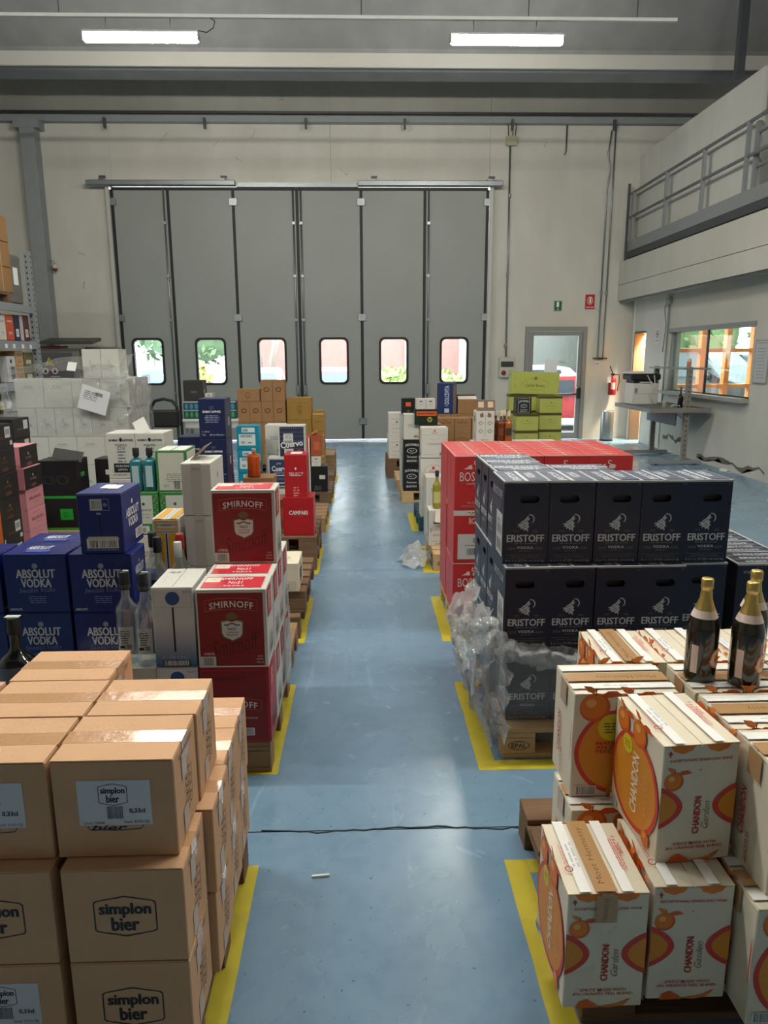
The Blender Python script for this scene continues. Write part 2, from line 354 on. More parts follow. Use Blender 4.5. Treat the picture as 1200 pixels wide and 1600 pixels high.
# ---- print designs
def a_plain(c=None): return lambda A, w, d, h: (A.fine('f', w/2, h*.3, w*.5, 3, h*.03, c or GR), A.text('f', 'FRAGILE', w/2, h*.6, w*.3, None, c or GR)) if c else None
def hexlogo(A, f, cu, cv, w, h, t, m=BK):
    pts = [(cu-w/2, cv-h*.33), (cu-w*.46, cv-h*.38), (cu, cv-h/2), (cu+w*.46, cv-h*.38), (cu+w/2, cv-h*.33), (cu+w/2, cv+h*.33), (cu+w*.46, cv+h*.38), (cu, cv+h/2), (cu-w*.46, cv+h*.38), (cu-w/2, cv+h*.33)]
    A.ring(f, pts, t, m)
    A.text(f, 'simplon', cu+w*.0, cv+h*.145, w*.82, h*.36, m, bold=.016, hb=.010); A.text(f, 'bier', cu-w*.01, cv-h*.19, w*.44, h*.33, m, bold=.016, hb=.017)
def simplon_side(A, w, d, h):
    A.new('lettering')
    A.fine('r', d*.5, h*.90, d*.7, 2, .007, (70, 52, 40))
    A.line('r', [(d*.5+y*1.1, h*.45+x) for x, y in scribble(.12, .035, 6, 3)], .0025, BK); A.line('r', [(d*.5+y+.025, h*.45+x*.9) for x, y in scribble(.13, .03, 5, 8)], .002, BK)
    A.line('r', [(d*.68, h*.25), (d*.72, h*.62)], .0025, BK)
    A.new('label').rect('r', d*.28, h*.05, d*.2, h*.26, (192, 176, 166)).new('label').rect('r', d*.3, h*.62, d*.2, h*.26, (192, 176, 166))  # pale patches stand for reflections on the side tape, put into the colour
def a_simplon_logo(A, w, d, h): hexlogo(A, 'f', w*.5, h*.5, w*.52, h*.44, .0035); simplon_side(A, w, d, h)
def a_simplon_label(A, w, d, h):
    A.line('f', [(w*.26, h*.325), (w*.28, h*.29), (w*.5, h*.28)], .002, BK); A.text('f', 'bier', w*.44, h*.31, w*.3, h*.06, BK, bold=.02, shear=.3); A.line('f', [(w*.52, h*.28), (w*.7, h*.295), (w*.73, h*.34)], .002, BK)
    A.new('label').rect('f', w*.2, h*.335, w*.6, h*.46, (208, 208, 212)); hexlogo(A, 'f', w*.49, h*.65, w*.24, h*.23, .002)
    A.barcode('f', w*.43, h*.40, w*.13, h*.13, back=None); A.text('f', '0,33cl', w*.68, h*.48, w*.13, None, BK, bold=.03); A.text('f', 'Lotto: 23044', w*.32, h*.36, w*.17, None, BK); A.text('f', 'Scad: 31/01/25', w*.67, h*.37, w*.21, None, BK)
    simplon_side(A, w, d, h)
ORG = (226, 124, 34); ORG2 = (214, 92, 24); AMB = (216, 140, 34); CR = (206, 60, 48)
def orange(A, f, cu, cv, r, leaf=1):
    A.disc(f, cu, cv, r, r, ORG2, 18); A.disc(f, cu-r*.1, cv+r*.1, r*.86, r*.86, ORG, 18); A.disc(f, cu-r*.25, cv+r*.3, r*.35, r*.3, (240, 176, 96), 10)
    if leaf:
        A.poly(f, [(cu+r*.3, cv+r*.8), (cu+r*.8, cv+r*1.12), (cu+r*1.35, cv+r*1.12), (cu+r*1.75, cv+r*.8), (cu+r*1.2, cv+r*.7), (cu+r*.8, cv+r*.65)], ORG2); A.poly(f, [(cu-r*.1, cv+r*.95), (cu-r*.5, cv+r*1.1), (cu-r*.8, cv+r*1.5), (cu-r*.3, cv+r*1.45), (cu+r*.05, cv+r*1.2)], ORG); A.line(f, [(cu, cv+r*.8), (cu+r*.05, cv+r*1.3)], r*.08, (130, 80, 40))
def a_chandon(A, w, d, h):
    for f in ('f', 'b'):
        W_ = A.size(f)[0]
        for q in (.25, .72):
            A.poly(f, [(W_*(q-.17), h), (W_*(q-.12), h*.955), (W_*q, h*.93), (W_*(q+.12), h*.955), (W_*(q+.17), h)], ORG)
        orange(A, f, W_*.16, h*.70, w*.13)
        def lens(c):   # half of the round emblem that runs over the carton's edge
            pts = [(W_*c+math.copysign(1, .5-c)*W_*.30*math.sin(math.pi*k/16)**.8, h*(.30+.36*k/16)) for k in range(17)]
            A.poly(f, [(W_*c, h*.30)]+pts[1:-1]+[(W_*c, h*.66)] if c < .5 else ([(W_*c, h*.30)]+pts[1:-1]+[(W_*c, h*.66)])[::-1], CR)
            pts = [(W_*c+math.copysign(1, .5-c)*W_*.22*math.sin(math.pi*k/16)**.8, h*(.345+.27*k/16)) for k in range(17)]
            A.poly(f, [(W_*c, h*.345)]+pts[1:-1]+[(W_*c, h*.615)] if c < .5 else ([(W_*c, h*.345)]+pts[1:-1]+[(W_*c, h*.615)])[::-1], AMB)
        lens(.001); lens(.999)
        A.text(f, 'EXCEPTIONAL SPARKLING WINE', W_*.5, h*.875, W_*.82, h*.022, RD, bold=.01); A.disc(f, W_*.5, h*.79, .002, .002, RD, 6)
        A.ring(f, [(W_*.5+.018*math.cos(a*.5), h*.70+.018*math.sin(a*.5)) for a in range(12)], .0008, (206, 196, 180))
        A.text(f, 'CHANDON', W_*.5, h*.40, h*.32, h*.056, RD, rot=math.pi/2, bold=.012, hb=.004); A.text(f, 'Garden', W_*.62, h*.40, h*.24, h*.055, (120, 110, 96), rot=math.pi/2, shear=.45, bold=-.006)
        A.text(f, 'SPRITZ MADE WITH', W_*.5, h*.16, W_*.58, h*.024, RD, bold=.01); A.text(f, 'AN ORANGE PEEL BLEND', W_*.5, h*.125, W_*.76, h*.024, RD, bold=.01)
        A.poly(f, [(W_*.16, 0), (W_*.2, h*.05), (W_*.3, h*.075), (W_*.42, h*.03), (W_*.46, 0)], ORG2); A.poly(f, [(W_*.45, h*.01), (W_*.7, h*.03), (W_*.86, h*.085), (W_*.78, h*.02), (W_*.6, 0)], ORG)
        A.poly(f, [(W_*.055, h*.93), (W_*.085, h*.96), (W_*.115, h*.93), (W_*.095, h*.93), (W_*.095, h*.91), (W_*.075, h*.91), (W_*.075, h*.93)], RD)
    for f in ('l', 'r'):
        D = A.size(f)[0]
        pts = [(D*.5+D*.495*math.copysign(abs(math.cos(a))**.8, math.cos(a)), h*.45+h*.40*math.copysign(abs(math.sin(a))**1.15, math.sin(a))) for a in [2*math.pi*k/40 for k in range(40)]]
        A.poly(f, pts, CR); A.poly(f, [(D*.5+(p[0]-D*.5)*.9, h*.47+(p[1]-h*.47)*.9) for p in pts], AMB)
        orange(A, f, D*.2, h*.88, D*.13); orange(A, f, D*.55, h*.90, D*.14); orange(A, f, D*.8, h*.1, D*.08, 0)
        A.disc(f, D*.33, h*.72, D*.1, D*.1, (222, 200, 40), 18); A.fine(f, D*.33, h*.735, D*.13, 3, .007, (110, 90, 10))
        A.text(f, 'CHANDON', D*.52, h*.45, h*.52, D*.14, (236, 226, 206), rot=math.pi/2, bold=.02); A.text(f, 'Garden', D*.72, h*.44, h*.34, D*.13, (224, 164, 92), rot=math.pi/2, shear=.4, bold=-.01)
        A.barcode(f, D*.03, h*.03, D*.12, h*.06)
def a_chandon_top(A, w, d, h):
    A.rect('t', w*.14, 0, w*.14, d, (238, 236, 232)); A.rect('t', w*.66, 0, w*.14, d, (238, 236, 232))
    A.ring('t', [(w*.12+.011*math.cos(a*.6), d*.3+.011*math.sin(a*.6)) for a in range(10)], .003, RD); A.fine('t', w*.1, d*.5, d*.3, 2, .006, (220, 150, 140), rot=math.pi/2)
    A.fine('t', w*.21, d*.5, d*.4, 2, .012, (190, 196, 206), rot=math.pi/2); A.text('t', '6 x 750ML', w*.88, d*.62, d*.28, None, RD, rot=-math.pi/2); A.fine('t', w*.80, d*.5, d*.5, 3, .006, (216, 110, 100), rot=math.pi/2)
def a_chandonA(A, w, d, h): a_chandon(A, w, d, h); a_chandon_top(A, w, d, h)
def a_chandonB(A, w, d, h):
    a_chandonA(A, w, d, h); A.new('branded_tape'); A.rect('t', w*.34, 0, w*.26, d, TAPE2); A.text('t', 'Moet Hennessy', w*.46, d*.5, d*.8, w*.11, (92, 70, 40), rot=math.pi/2, bold=-.01)
    A.rect('f', w*.34, h*.77, w*.26, h*.23, TAPE2); A.text('f', 'Hennessy', w*.46, h*.88, h*.2, w*.1, (92, 70, 40), rot=math.pi/2, bold=-.01)
def a_chandonL(A, w, d, h):     # turned so that the long printed side faces the aisle end
    B = h
    for f, W_ in (('f', w), ('b', w)):
        pts = [(w*.51+w*.49*math.copysign(abs(math.cos(a))**.8, math.cos(a)), h*.44+h*.41*math.copysign(abs(math.sin(a))**1.15, math.sin(a))) for a in [2*math.pi*k/40 for k in range(40)]]
        A.poly(f, pts, CR); A.poly(f, [(w*.52+(p[0]-w*.52)*.91, h*.46+(p[1]-h*.46)*.91) for p in pts], AMB)
        orange(A, f, w*.2, h*.87, w*.15); orange(A, f, w*.55, h*.86, w*.15)
        A.disc(f, w*.38, h*.68, w*.14, w*.14, (222, 200, 40), 20); A.fine(f, w*.38, h*.71, w*.19, 4, .009, (110, 90, 10))
        for t, z in (('MADE WITH', .53), ('AN ORANGE', .49), ('PEEL BLEND', .45)): A.text(f, t, w*.45, h*z, w*.44, h*.032, CR, bold=.01, hb=.004)
        A.barcode(f, w*.06, h*.03, w*.18, h*.08); orange(A, f, w*.45, h*.06, w*.1, 0)
    for f in ('l', 'r'):
        A.text(f, 'CHANDON', d*.35, h*.45, h*.4, d*.13, RD, rot=math.pi/2, bold=.02); A.fine(f, d*.5, h*.2, h*.3, 2, .008, RD, rot=math.pi/2)
        A.disc(f, d*.985, h*.55, d*.012, h*.2, CR)
        A.rect(f, d*.36, h*.78, d*.3, h*.22, TAPE2)
    A.rect('t', 0, d*.12, w, d*.16, (238, 236, 232)); A.rect('t', 0, d*.72, w, d*.16, (238, 236, 232)); A.ring('t', [(w*.55+.011*math.cos(a*.6), d*.07+.011*math.sin(a*.6)) for a in range(10)], .003, RD)
    A.fine('t', w*.5, d*.2, w*.4, 1, .012, (190, 196, 206)); A.new('branded_tape'); A.rect('t', 0, d*.36, w, d*.28, TAPE2); A.text('t', 'Moet Hennessy', w*.6, d*.5, w*.6, d*.12, (92, 70, 40), rot=math.pi, bold=-.01)
def wolf(A, f, cu, cv, s, m=(204, 206, 210)):
    n = 14   # crescent moon over a howling wolf's head
    A.poly(f, [(cu+s*.42+s*.42*math.cos(a), cv+s*.35+s*.42*math.sin(a)) for a in [-.9+2.6*k/n for k in range(n+1)]]+[(cu+s*.38+s*.37*math.cos(a), cv+s*.33+s*.37*math.sin(a)) for a in [1.7-2.6*k/n for k in range(n+1)]], m)
    A.poly(f, [(cu+s*a, cv+s*b) for a, b in ((-.66, -.10), (-.36, -.02), (-.26, .14), (-.04, .26), (.12, .44), (.28, .66), (.36, .56), (.27, .38), (.42, .44), (.44, .36), (.30, .24), (.22, .12), (.38, -.02), (.30, -.14), (.42, -.34), (.28, -.40), (.30, -.78), (.12, -.56), (-.02, -.66), (-.14, -.44), (-.34, -.54), (-.32, -.32), (-.60, -.34), (-.42, -.2))], m)
    for a, b in (((-.3, -.1), (-.05, .1)), ((-.2, -.3), (.1, -.1)), ((-.05, -.45), (.15, -.25)), ((.05, .1), (.2, .3))): A.line(f, [(cu+s*a[0], cv+s*a[1]), (cu+s*b[0], cv+s*b[1])], s*.05, (40, 44, 60))
def a_eristoff(A, w, d, h):
    wolf(A, 'f', w*.47, h*.50, w*.26); g = (214, 215, 218)
    A.text('f', 'ESTD', w*.29, h*.40, w*.11, None, GR); A.text('f', '1806', w*.72, h*.40, w*.11, None, GR)
    A.text('f', 'ERISTOFF', w*.5, h*.315, w*.83, h*.09, g, bold=.012, hb=.004); A.fine('f', w*.5, h*.245, w*.66, 1, .008, GR)
    A.text('f', 'VODKA', w*.5, h*.20, w*.36, h*.034, g, bold=.01, sp=1.15, hb=.004); A.fine('f', w*.2, h*.195, w*.2, 2, .006, GR); A.fine('f', w*.8, h*.195, w*.2, 2, .006, GR); A.fine('f', w*.5, h*.155, w*.35, 1, .006, GR)
    A.rect('f', w*.07, h*.11, w*.86, .0012, GR); A.fine('f', w*.5, h*.085, w*.82, 1, .005, GR); A.rect('f', w*.07, h*.07, w*.86, .0008, GR)
    A.text('f', '6 x 1 L 37.5% vol 6.6 kg', w*.5, h*.037, w*.86, h*.034, (168, 170, 176), bold=.01)
    A.text('f', 'TO', w*.93, h*.955, w*.07, None, GR)
    A.new('label').rect('l', d*.45, h*.08, d*.5, h*.52, (196, 198, 202)); A.barcode('l', d*.52, h*.33, d*.35, h*.12, back=None); A.barcode('l', d*.52, h*.13, d*.35, h*.14, back=None); A.fine('l', d*.7, h*.5, d*.3, 2, .01, BK)
    A.new('lettering').text('l', 'ERISTOFF', d*.5, h*.82, d*.8, h*.1, (150, 152, 160), bold=.03); A.fine('l', d*.5, h*.72, d*.7, 4, .01, (110, 112, 120))
    A.text('r', 'ERISTOFF', d*.5, h*.7, d*.8, h*.1, g, bold=.03)
    A.rect('t', w*.03, d*.05, w*.45, d*.9, (84, 90, 108)); A.rect('t', w*.54, d*.05, w*.43, d*.9, (84, 90, 108)); A.text('t', 'ERISTOFF', w*.3, d*.45, d*.8, w*.17, (206, 208, 214), rot=math.pi/2, bold=.02); A.text('t', 'VODKA', w*.72, d*.55, d*.5, w*.2, (206, 208, 214), rot=math.pi/2, bold=.02)  # lighter blue-grey panels put the gloss of the board top into colour
    A.rect('t', w*.46, 0, w*.07, d, (206, 208, 212))
def a_eristoff2(A, w, d, h): # long side forward
    g = (196, 198, 202); wolf(A, 'f', w*.55, h*.45, w*.36); A.text('f', 'VODKA', w*.2, h*.9, w*.22, None, g, bold=.015); A.text('f', 'ERISTOFF', w*.5, h*.12, w*.8, h*.09, g, bold=.03); A.text('f', '6 x 1 L  37.5% vol', w*.6, h*.96, w*.6, h*.03, GR)
    for v in (.2, .5, .8): A.text('t', 'ERISTOFF', w*.5, d*v, w*.6, d*.13, g, bold=.02); A.rect('t', w*.05, d*(v-.11), w*.9, d*.02, g)
def a_smirnoff(A, w, d, h, low=False):
    A.rect('f', w*.03, h*.025, w*.92, h*.935, M((138, 18, 26)))
    z = .80 if not low else .50
    b = [(w*.13, h*(z-.075)), (w*.5, h*(z-.045)), (w*.87, h*(z-.075)), (w*.87, h*(z+.065)), (w*.5, h*(z+.095)), (w*.13, h*(z+.065))]
    c = (192, 110, 80)
    A.line('f', [b[0], ((b[0][0]+b[1][0])/2, b[1][1]-h*.006), b[1], ((b[2][0]+b[1][0])/2, b[1][1]-h*.006), b[2], b[3], ((b[3][0]+b[4][0])/2, b[4][1]-h*.006), b[4], ((b[5][0]+b[4][0])/2, b[4][1]-h*.006), b[5], b[0]], .0018, c)
    A.text('f', 'SMIRNOFF', w*.5, h*(z-.01), w*.62, h*.085, WH, bold=.015, arch=h*.03, sp=1.1)
    if low: A.text('f', 'No21', w*.42, h*.34, w*.26, h*.09, WH, bold=.02); A.text('f', 'VODKA', w*.72, h*.33, w*.18, h*.022, WH, bold=.01, sp=1.3); A.barcode('f', w*.5, h*.1, w*.24, h*.09); A.fine('f', w*.4, h*.87, w*.5, 2, .01, (90, 10, 16)); 
    else:
        A.disc('f', w*.5, h*.665, w*.085, h*.045, (120, 96, 60), 14); A.disc('f', w*.5, h*.69, w*.03, h*.03, (120, 96, 60), 8)
        sh = [(-.15, .15), (-.06, .17), (0, .145), (.06, .17), (.15, .15), (.145, -.04), (.12, -.1), (0, -.165), (-.12, -.1), (-.145, -.04)]
        A.poly('f', [(w*.5+x*w*1.12, h*.48+y*h*.86) for x, y in sh][::-1], (110, 88, 62)); A.poly('f', [(w*.5+x*w*.98, h*.48+y*h*.75) for x, y in sh][::-1], (214, 212, 206))
        A.line('f', [(w*.39, h*.555), (w*.44, h*.55), (w*.47, h*.57), (w*.53, h*.57), (w*.56, h*.55), (w*.61, h*.555)], .005, (50, 30, 26))
        A.text('f', 'No21', w*.5, h*.505, w*.12, h*.038, (40, 26, 24), bold=.02); A.text('f', 'VODKA', w*.5, h*.46, w*.18, h*.018, (40, 26, 24), bold=.02, sp=1.3); A.fine('f', w*.5, h*.43, w*.18, 2, .006, (120, 100, 90))
        A.text('f', 'Smirnoff', w*.54, h*.30, w*.72, h*.22, (78, 8, 14), rot=.24, shear=.5, bold=-.012); A.line('f', [(w*.4, h*.16), (w*.6, h*.21), (w*.75, h*.27)], .002, (78, 8, 14))
        A.fine('f', w*.16, h*.19, w*.16, 2, .006, WH); A.new('label').rect('f', w*.03, h*.025, w*.22, h*.125, (206, 204, 198)); A.barcode('f', w*.07, h*.035, w*.14, h*.1, back=None)
        A.new('lettering'); A.text('f', '6x1L', w*.89, h*.15, w*.07, None, WH); A.text('f', 'BOTTLES', w*.88, h*.11, w*.09, h*.022, WH); A.text('f', '37.5% vol', w*.88, h*.07, w*.1, h*.022, WH)
    A.rect('t', w*.06, d*.12, w*.86, d*.76, (200, 44, 56)); A.text('t', 'SMIRNOFF', w*.52, d*.73, w*.46, d*.15, WH, bold=.015); A.text('t', 'No21', w*.52, d*.47, w*.2, d*.18, WH, bold=.015); A.text('t', 'VODKA', w*.52, d*.24, w*.3, d*.1, WH, bold=.01, sp=1.3)
    A.new('label').rect('t', w*.07, d*.5, w*.22, d*.32, (222, 214, 196)); A.fine('t', w*.18, d*.66, w*.12, 1, .008, BK)
    A.new('lettering').rect('r', d*.1, h*.62, d*.55, h*.36, (178, 34, 42)); A.text('r', 'No21', d*.38, h*.8, h*.22, d*.25, WH, rot=-math.pi/2); A.fine('r', d*.5, h*.35, d*.6, 6, .012, (120, 120, 120)); A.frame('r', d*.15, h*.1, d*.7, h*.18, .002, (120, 60, 60)); A.barcode('r', d*.25, h*.12, d*.5, h*.1, back=None)
def a_ciroc(A, w, d, h):
    A.frame('f', w*.05, h*.755, w*.9, h*.235, .0012, (150, 152, 154)); A.disc('f', w*.5, h*.865, w*.17, w*.17, (22, 62, 116), 24); A.disc('f', w*.5, h*.865, w*.15, w*.15, (30, 84, 146), 24)
    A.rect('f', w*.475, h*.2, w*.045, h*.555, BK); A.text('f', 'CIROC', w*.5, h*.125, w*.64, h*.042, (150, 200, 220), bold=-.01, sp=1.1); A.line('f', [(w*.375, h*.155), (w*.39, h*.165), (w*.405, h*.155)], .002, (150, 200, 220))
    A.new('label').rect('f', w*.18, h*.015, w*.66, h*.08, BK); A.barcode('f', w*.22, h*.022, w*.58, h*.062, back=(206, 206, 200), pad=.02); A.new('lettering').fine('f', w*.85, h*.95, w*.2, 2, .005, GR)
    A.fine('t', w*.3, d*.8, w*.3, 2, .012, GR); A.ring('t', [(w*.5+.03*math.cos(a*.6), d*.45+.03*math.sin(a*.6)) for a in range(10)], .001, GR); A.line('t', [(w*.2+y, d*.4+x) for x, y in scribble(.1, .02, 4, 4)], .001, GR)
def a_absolut(A, w, d, h):
    for f in ('f', 'r'):
        W_ = A.size(f)[0]; g = (206, 208, 216)
        A.disc(f, W_*.5, h*.80, W_*.045, W_*.045, (150, 154, 164)); A.text(f, 'ABSOLUT', W_*.5, h*.67, W_*.62, h*.15, g, bold=.012, hb=.006); A.text(f, 'VODKA', W_*.5, h*.51, W_*.48, h*.15, g, bold=.012, hb=.007)
        A.text(f, 'Swedish Vodka', W_*.5, h*.39, W_*.58, h*.08, (150, 160, 196), shear=.45, bold=-.018, rot=.03); A.fine(f, W_*.5, h*.27, W_*.3, 4, .009, (110, 122, 176))
        A.text(f, 'ABSOLUT.', W_*.14, h*.06, W_*.2, h*.035, g, bold=.04)
    A.rect('t', w*.3, d*.15, w*.4, d*.2, (22, 52, 160)); A.text('t', 'ABSOLUT', w*.45, d*.55, w*.38, d*.3, g, bold=.028); A.fine('t', w*.5, d*.3, w*.5, 2, .01, (130, 142, 196))
def a_absolut_end(A, w, d, h):    # end panel with its big barcode
    A.frame('f', w*.28, h*.72, w*.44, h*.19, .0015, (170, 180, 214)); A.barcode('f', w*.32, h*.74, w*.22, h*.15); A.disc('f', w*.63, h*.815, w*.05, h*.03, (110, 122, 190)); A.text('f', '2026', w*.47, h*.67, w*.1, None, WH, bold=.02)
    A.rect('f', w*.04, h*.62, w*.88, .0015, (12, 22, 90)); A.rect('f', w*.475, h*.27, w*.03, h*.35, (4, 8, 26))
    A.new('label').poly('f', [(w*.14, h*.235), (w*.9, h*.235), (w*.86, h*.285), (w*.2, h*.285)], (196, 190, 180)); A.barcode('f', w*.2, h*.1, w*.62, h*.125)
    A.new('lettering').fine('f', w*.5, h*.055, w*.8, 1, .007, (140, 152, 206)); A.rect('t', w*.3, d*.45, w*.25, d*.35, WH); A.rect('t', w*.5, d*.4, w*.25, d*.35, WH)
    g = (214, 216, 222); A.text('r', 'ABSOLUT', d*.5, h*.62, d*.66, h*.15, g, bold=.028); A.text('r', 'VODKA', d*.5, h*.45, d*.5, h*.15, g, bold=.028); A.disc('r', d*.5, h*.78, d*.04, d*.04, g); A.barcode('r', d*.6, h*.12, d*.33, h*.14)
def a_bosford(A, w, d, h):
    g = (226, 200, 190); cu = w*.42
    A.poly('f', [(cu-w*.22, h*.76), (cu-w*.02, h*.76), (cu-w*.04, h*.84), (cu-w*.09, h*.83), (cu-w*.14, h*.79)], g); A.line('f', [(cu+w*.04, h*.76), (cu+w*.10, h*.79), (cu+w*.08, h*.83), (cu+w*.02, h*.86), (cu+w*.03, h*.9), (cu+w*.08, h*.9), (cu+w*.1, h*.885)], h*.022, g); A.disc('f', cu+w*.12, h*.79, w*.08, h*.045, g)
    A.rect('f', 0, h*.985, w, h*.015, (226, 206, 196)); A.text('f', 'BOSFORD', w*.54, h*.62, w*.84, h*.17, g, bold=.0, hb=.003); A.text('f', 'London Dry Gin', w*.5, h*.49, w*.45, h*.05, g, shear=.3); A.fine('f', w*.5, h*.44, w*.15, 1, .008, g); A.text('f', '6 x 1 L   37.5%', w*.5, h*.14, w*.4, None, g); A.fine('f', w*.5, h*.08, w*.7, 2, .008, (226, 130, 124))
    for v in (.28, .7): A.text('t', 'BOSFORD', w*.5, d*v, w*.4, d*.12, (232, 200, 192), rot=math.pi, bold=.015)
    A.rect('t', w*.49, 0, w*.02, d, (236, 214, 200)); A.rect('t', 0, 0, w*.015, d, (236, 200, 190))
def a_bosford_label(A, w, d, h):
    A.rect('f', 0, h*.9, w, h*.1, (222, 206, 196)); A.fine('f', w*.6, h*.955, w*.6, 2, .01, (130, 60, 60)); A.text('f', 'BOSFORD', w*.6, h*.8, w*.5, h*.12, (226, 200, 190), bold=.015); A.fine('f', w*.6, h*.71, w*.2, 2, .008, (226, 200, 190))
    A.new('label').rect('f', w*.1, h*.07, w*.85, h*.48, (208, 204, 198)); A.barcode('f', w*.45, h*.38, w*.4, h*.1, back=None); A.barcode('f', w*.3, h*.15, w*.55, h*.13, back=None); A.fine('f', w*.5, h*.33, w*.6, 1, .009, BK); a = 0
    A.new('lettering').text('t', 'BOSFORD', w*.5, d*.5, w*.4, d*.12, (232, 200, 192), rot=math.pi, bold=.015)
def art_simple(lines, logo=None, side=None, top=None, frame=None, lab=None, scr=None):
    """lines: (text, cu, cv, w, h, colour[, bold, shear]) in fractions of the front face"""
    def fn(A, w, d, h):
        if frame: A.rect('f', w*frame[0], h*frame[0]*.7, w*(1-2*frame[0]), h*(1-1.4*frame[0]), frame[1])
        if logo:
            for q in logo:
                if q[0] == 'disc': A.disc('f', w*q[1], h*q[2], w*q[3], w*q[4], q[5])
                elif q[0] == 'ring': A.ring('f', [(w*q[1]+w*q[3]*math.cos(a*math.pi/10), h*q[2]+w*q[4]*math.sin(a*math.pi/10)) for a in range(20)], w*q[5], q[6])
                elif q[0] == 'rect': A.rect('f', w*q[1], h*q[2], w*q[3], h*q[4], q[5])
                elif q[0] == 'bar': A.barcode('f', w*q[1], h*q[2], w*q[3], h*q[4])
                elif q[0] == 'fine': A.fine('f', w*q[1], h*q[2], w*q[3], q[4], h*q[5], q[6])
                elif q[0] == 'frame': A.frame('f', w*q[1], h*q[2], w*q[3], h*q[4], w*q[5], q[6])
                elif q[0] == 'leaf':
                    rr = random.Random(3)
                    for k in range(26):
                        u, v = (rr.choice((rr.uniform(.03, .16), rr.uniform(.84, .97))), rr.random()*.96+.02) if k % 3 else (rr.random(), rr.choice((.04, .96)))
                        A.disc('f', w*u, h*v, w*.035, w*.014, q[1], 6, a=rr.random()*3)
        for t in lines: A.text('f', t[0], w*t[1], h*t[2], w*t[3], None if t[4] is None else h*t[4], t[5], bold=t[6] if len(t) > 6 else .01, shear=t[7] if len(t) > 7 else 0)
        if side: side(A, w, d, h)
        if top: top(A, w, d, h)
    return fn
def s_text(t, c, f='r', v=.5, hh=.5): return lambda A, w, d, h: A.text(f, t, d*.5, h*v, d*.8, None, c, bold=.01)
def s_vert(t, c): return lambda A, w, d, h: A.text('r', t, d*.5, h*.5, h*.7, d*.2, c, rot=math.pi/2, bold=.01)
kind('beer_logo', .272, .203, .243, KRAFT, a_simplon_logo, tape=TAPE); kind('beer_label', .272, .203, .243, KRAFT, a_simplon_label, tape=TAPE)
kind('spritz', .2, .272, .328, CREAMB, a_chandonA, seam='y'); kind('spritz_taped', .2, .272, .328, CREAMB, a_chandonB, seam='y'); kind('spritz_wide', .3, .2, .328, CREAMB, a_chandonL)
kind('wolf', .193, .272, .36, NAVYB, a_eristoff, slot=(.012, .283, .084, .032), edge=(186, 188, 190), seam='y'); kind('wolf_b', .193, .272, .36, NAVYB, a_eristoff, slot=(-.012, .283, .084, .032), edge=(186, 188, 190), seam='y')
kind('wolf_wide', .272, .189, .36, NAVYB, a_eristoff2, edge=(186, 188, 190))
kind('redvodka', .288, .196, .339, WHITEB, a_smirnoff); kind('redvodka_low', .288, .196, .339, REDB, lambda A, w, d, h: a_smirnoff(A, w, d, h, True))
kind('ciroc', .168, .27, .345, grad_mat('white to blue printed board', (8, 82, 128), (206, 208, 208), .0, .19), a_ciroc, flapmat=WHITEB, seam='y')
kind('absolut', .266, .19, .26, BLUEB, a_absolut); kind('absolut_end', .185, .268, .26, BLUEB, a_absolut_end, seam='y')
kind('bosford', .272, .19, .335, SALMON, a_bosford); kind('bosford_label', .272, .19, .335, SALMON, a_bosford_label)
kind('ginmare', .15, .33, .268, WHITEB, lambda A, w, d, h: (A.rect('f', w*.32, 0, w*.36, h, (188, 184, 172)), A.fine('f', w*.5, h*.9, w*.3, 2, .008, GR), A.text('r', 'GIN MARE', d*.5, h*.33, d*.8, h*.13, (70, 78, 90), bold=-.01), A.poly('r', [(d*.5, h*.6), (d*.54, h*.72), (d*.5, h*.78), (d*.46, h*.7)], (90, 100, 110))), seam='y')
kind('whisky_yellow', .137, .27, .29, WHITEB, lambda A, w, d, h: (A.rect('f', w*.06, h*.02, w*.36, h*.72, (222, 166, 24)), A.rect('f', w*.58, h*.02, w*.36, h*.72, (222, 166, 24)), A.rect('f', w*.475, h*.02, w*.05, h*.72, BK), A.frame('f', w*.08, h*.8, w*.84, h*.16, .009, (222, 166, 24)), A.text('f', 'LIQUEUR', w*.5, h*.88, w*.4, None, (150, 80, 30)), A.fine('f', w*.25, h*.4, h*.4, 2, .012, (150, 110, 20), rot=math.pi/2), A.rect('r', d*.05, 0, d*.9, h*.6, (200, 146, 20)), A.rect('t', w*.1, 0, w*.25, d, (222, 166, 24)), A.rect('t', w*.65, 0, w*.25, d, (222, 166, 24))), seam='y')
kind('tanq', .2, .27, .29, GREENB, lambda A, w, d, h: (A.rect('f', w*.2, h*.26, w*.6, h*.66, (196, 202, 190)), A.text('f', 'Tanqueray', w*.5, h*.58, w*.52, h*.09, BK, shear=.3, bold=0), A.text('f', 'LONDON', w*.5, h*.48, w*.36, None, GR), A.text('f', 'DRY GIN', w*.5, h*.41, w*.36, None, GR), A.disc('f', w*.5, h*.72, w*.05, w*.05, (60, 66, 60)), A.rect('f', w*.05, h*.03, w*.6, h*.18, (206, 208, 198)), A.barcode('f', w*.12, h*.06, w*.4, h*.11, back=None), [A.disc('f', w*(u+.1*math.sin(k*2.3)*.5), h*(.25+k*.055), w*.04, w*.02, (150, 176, 130), 6, a=k) for k in range(13) for u in (.1, .9)]), seam='y')
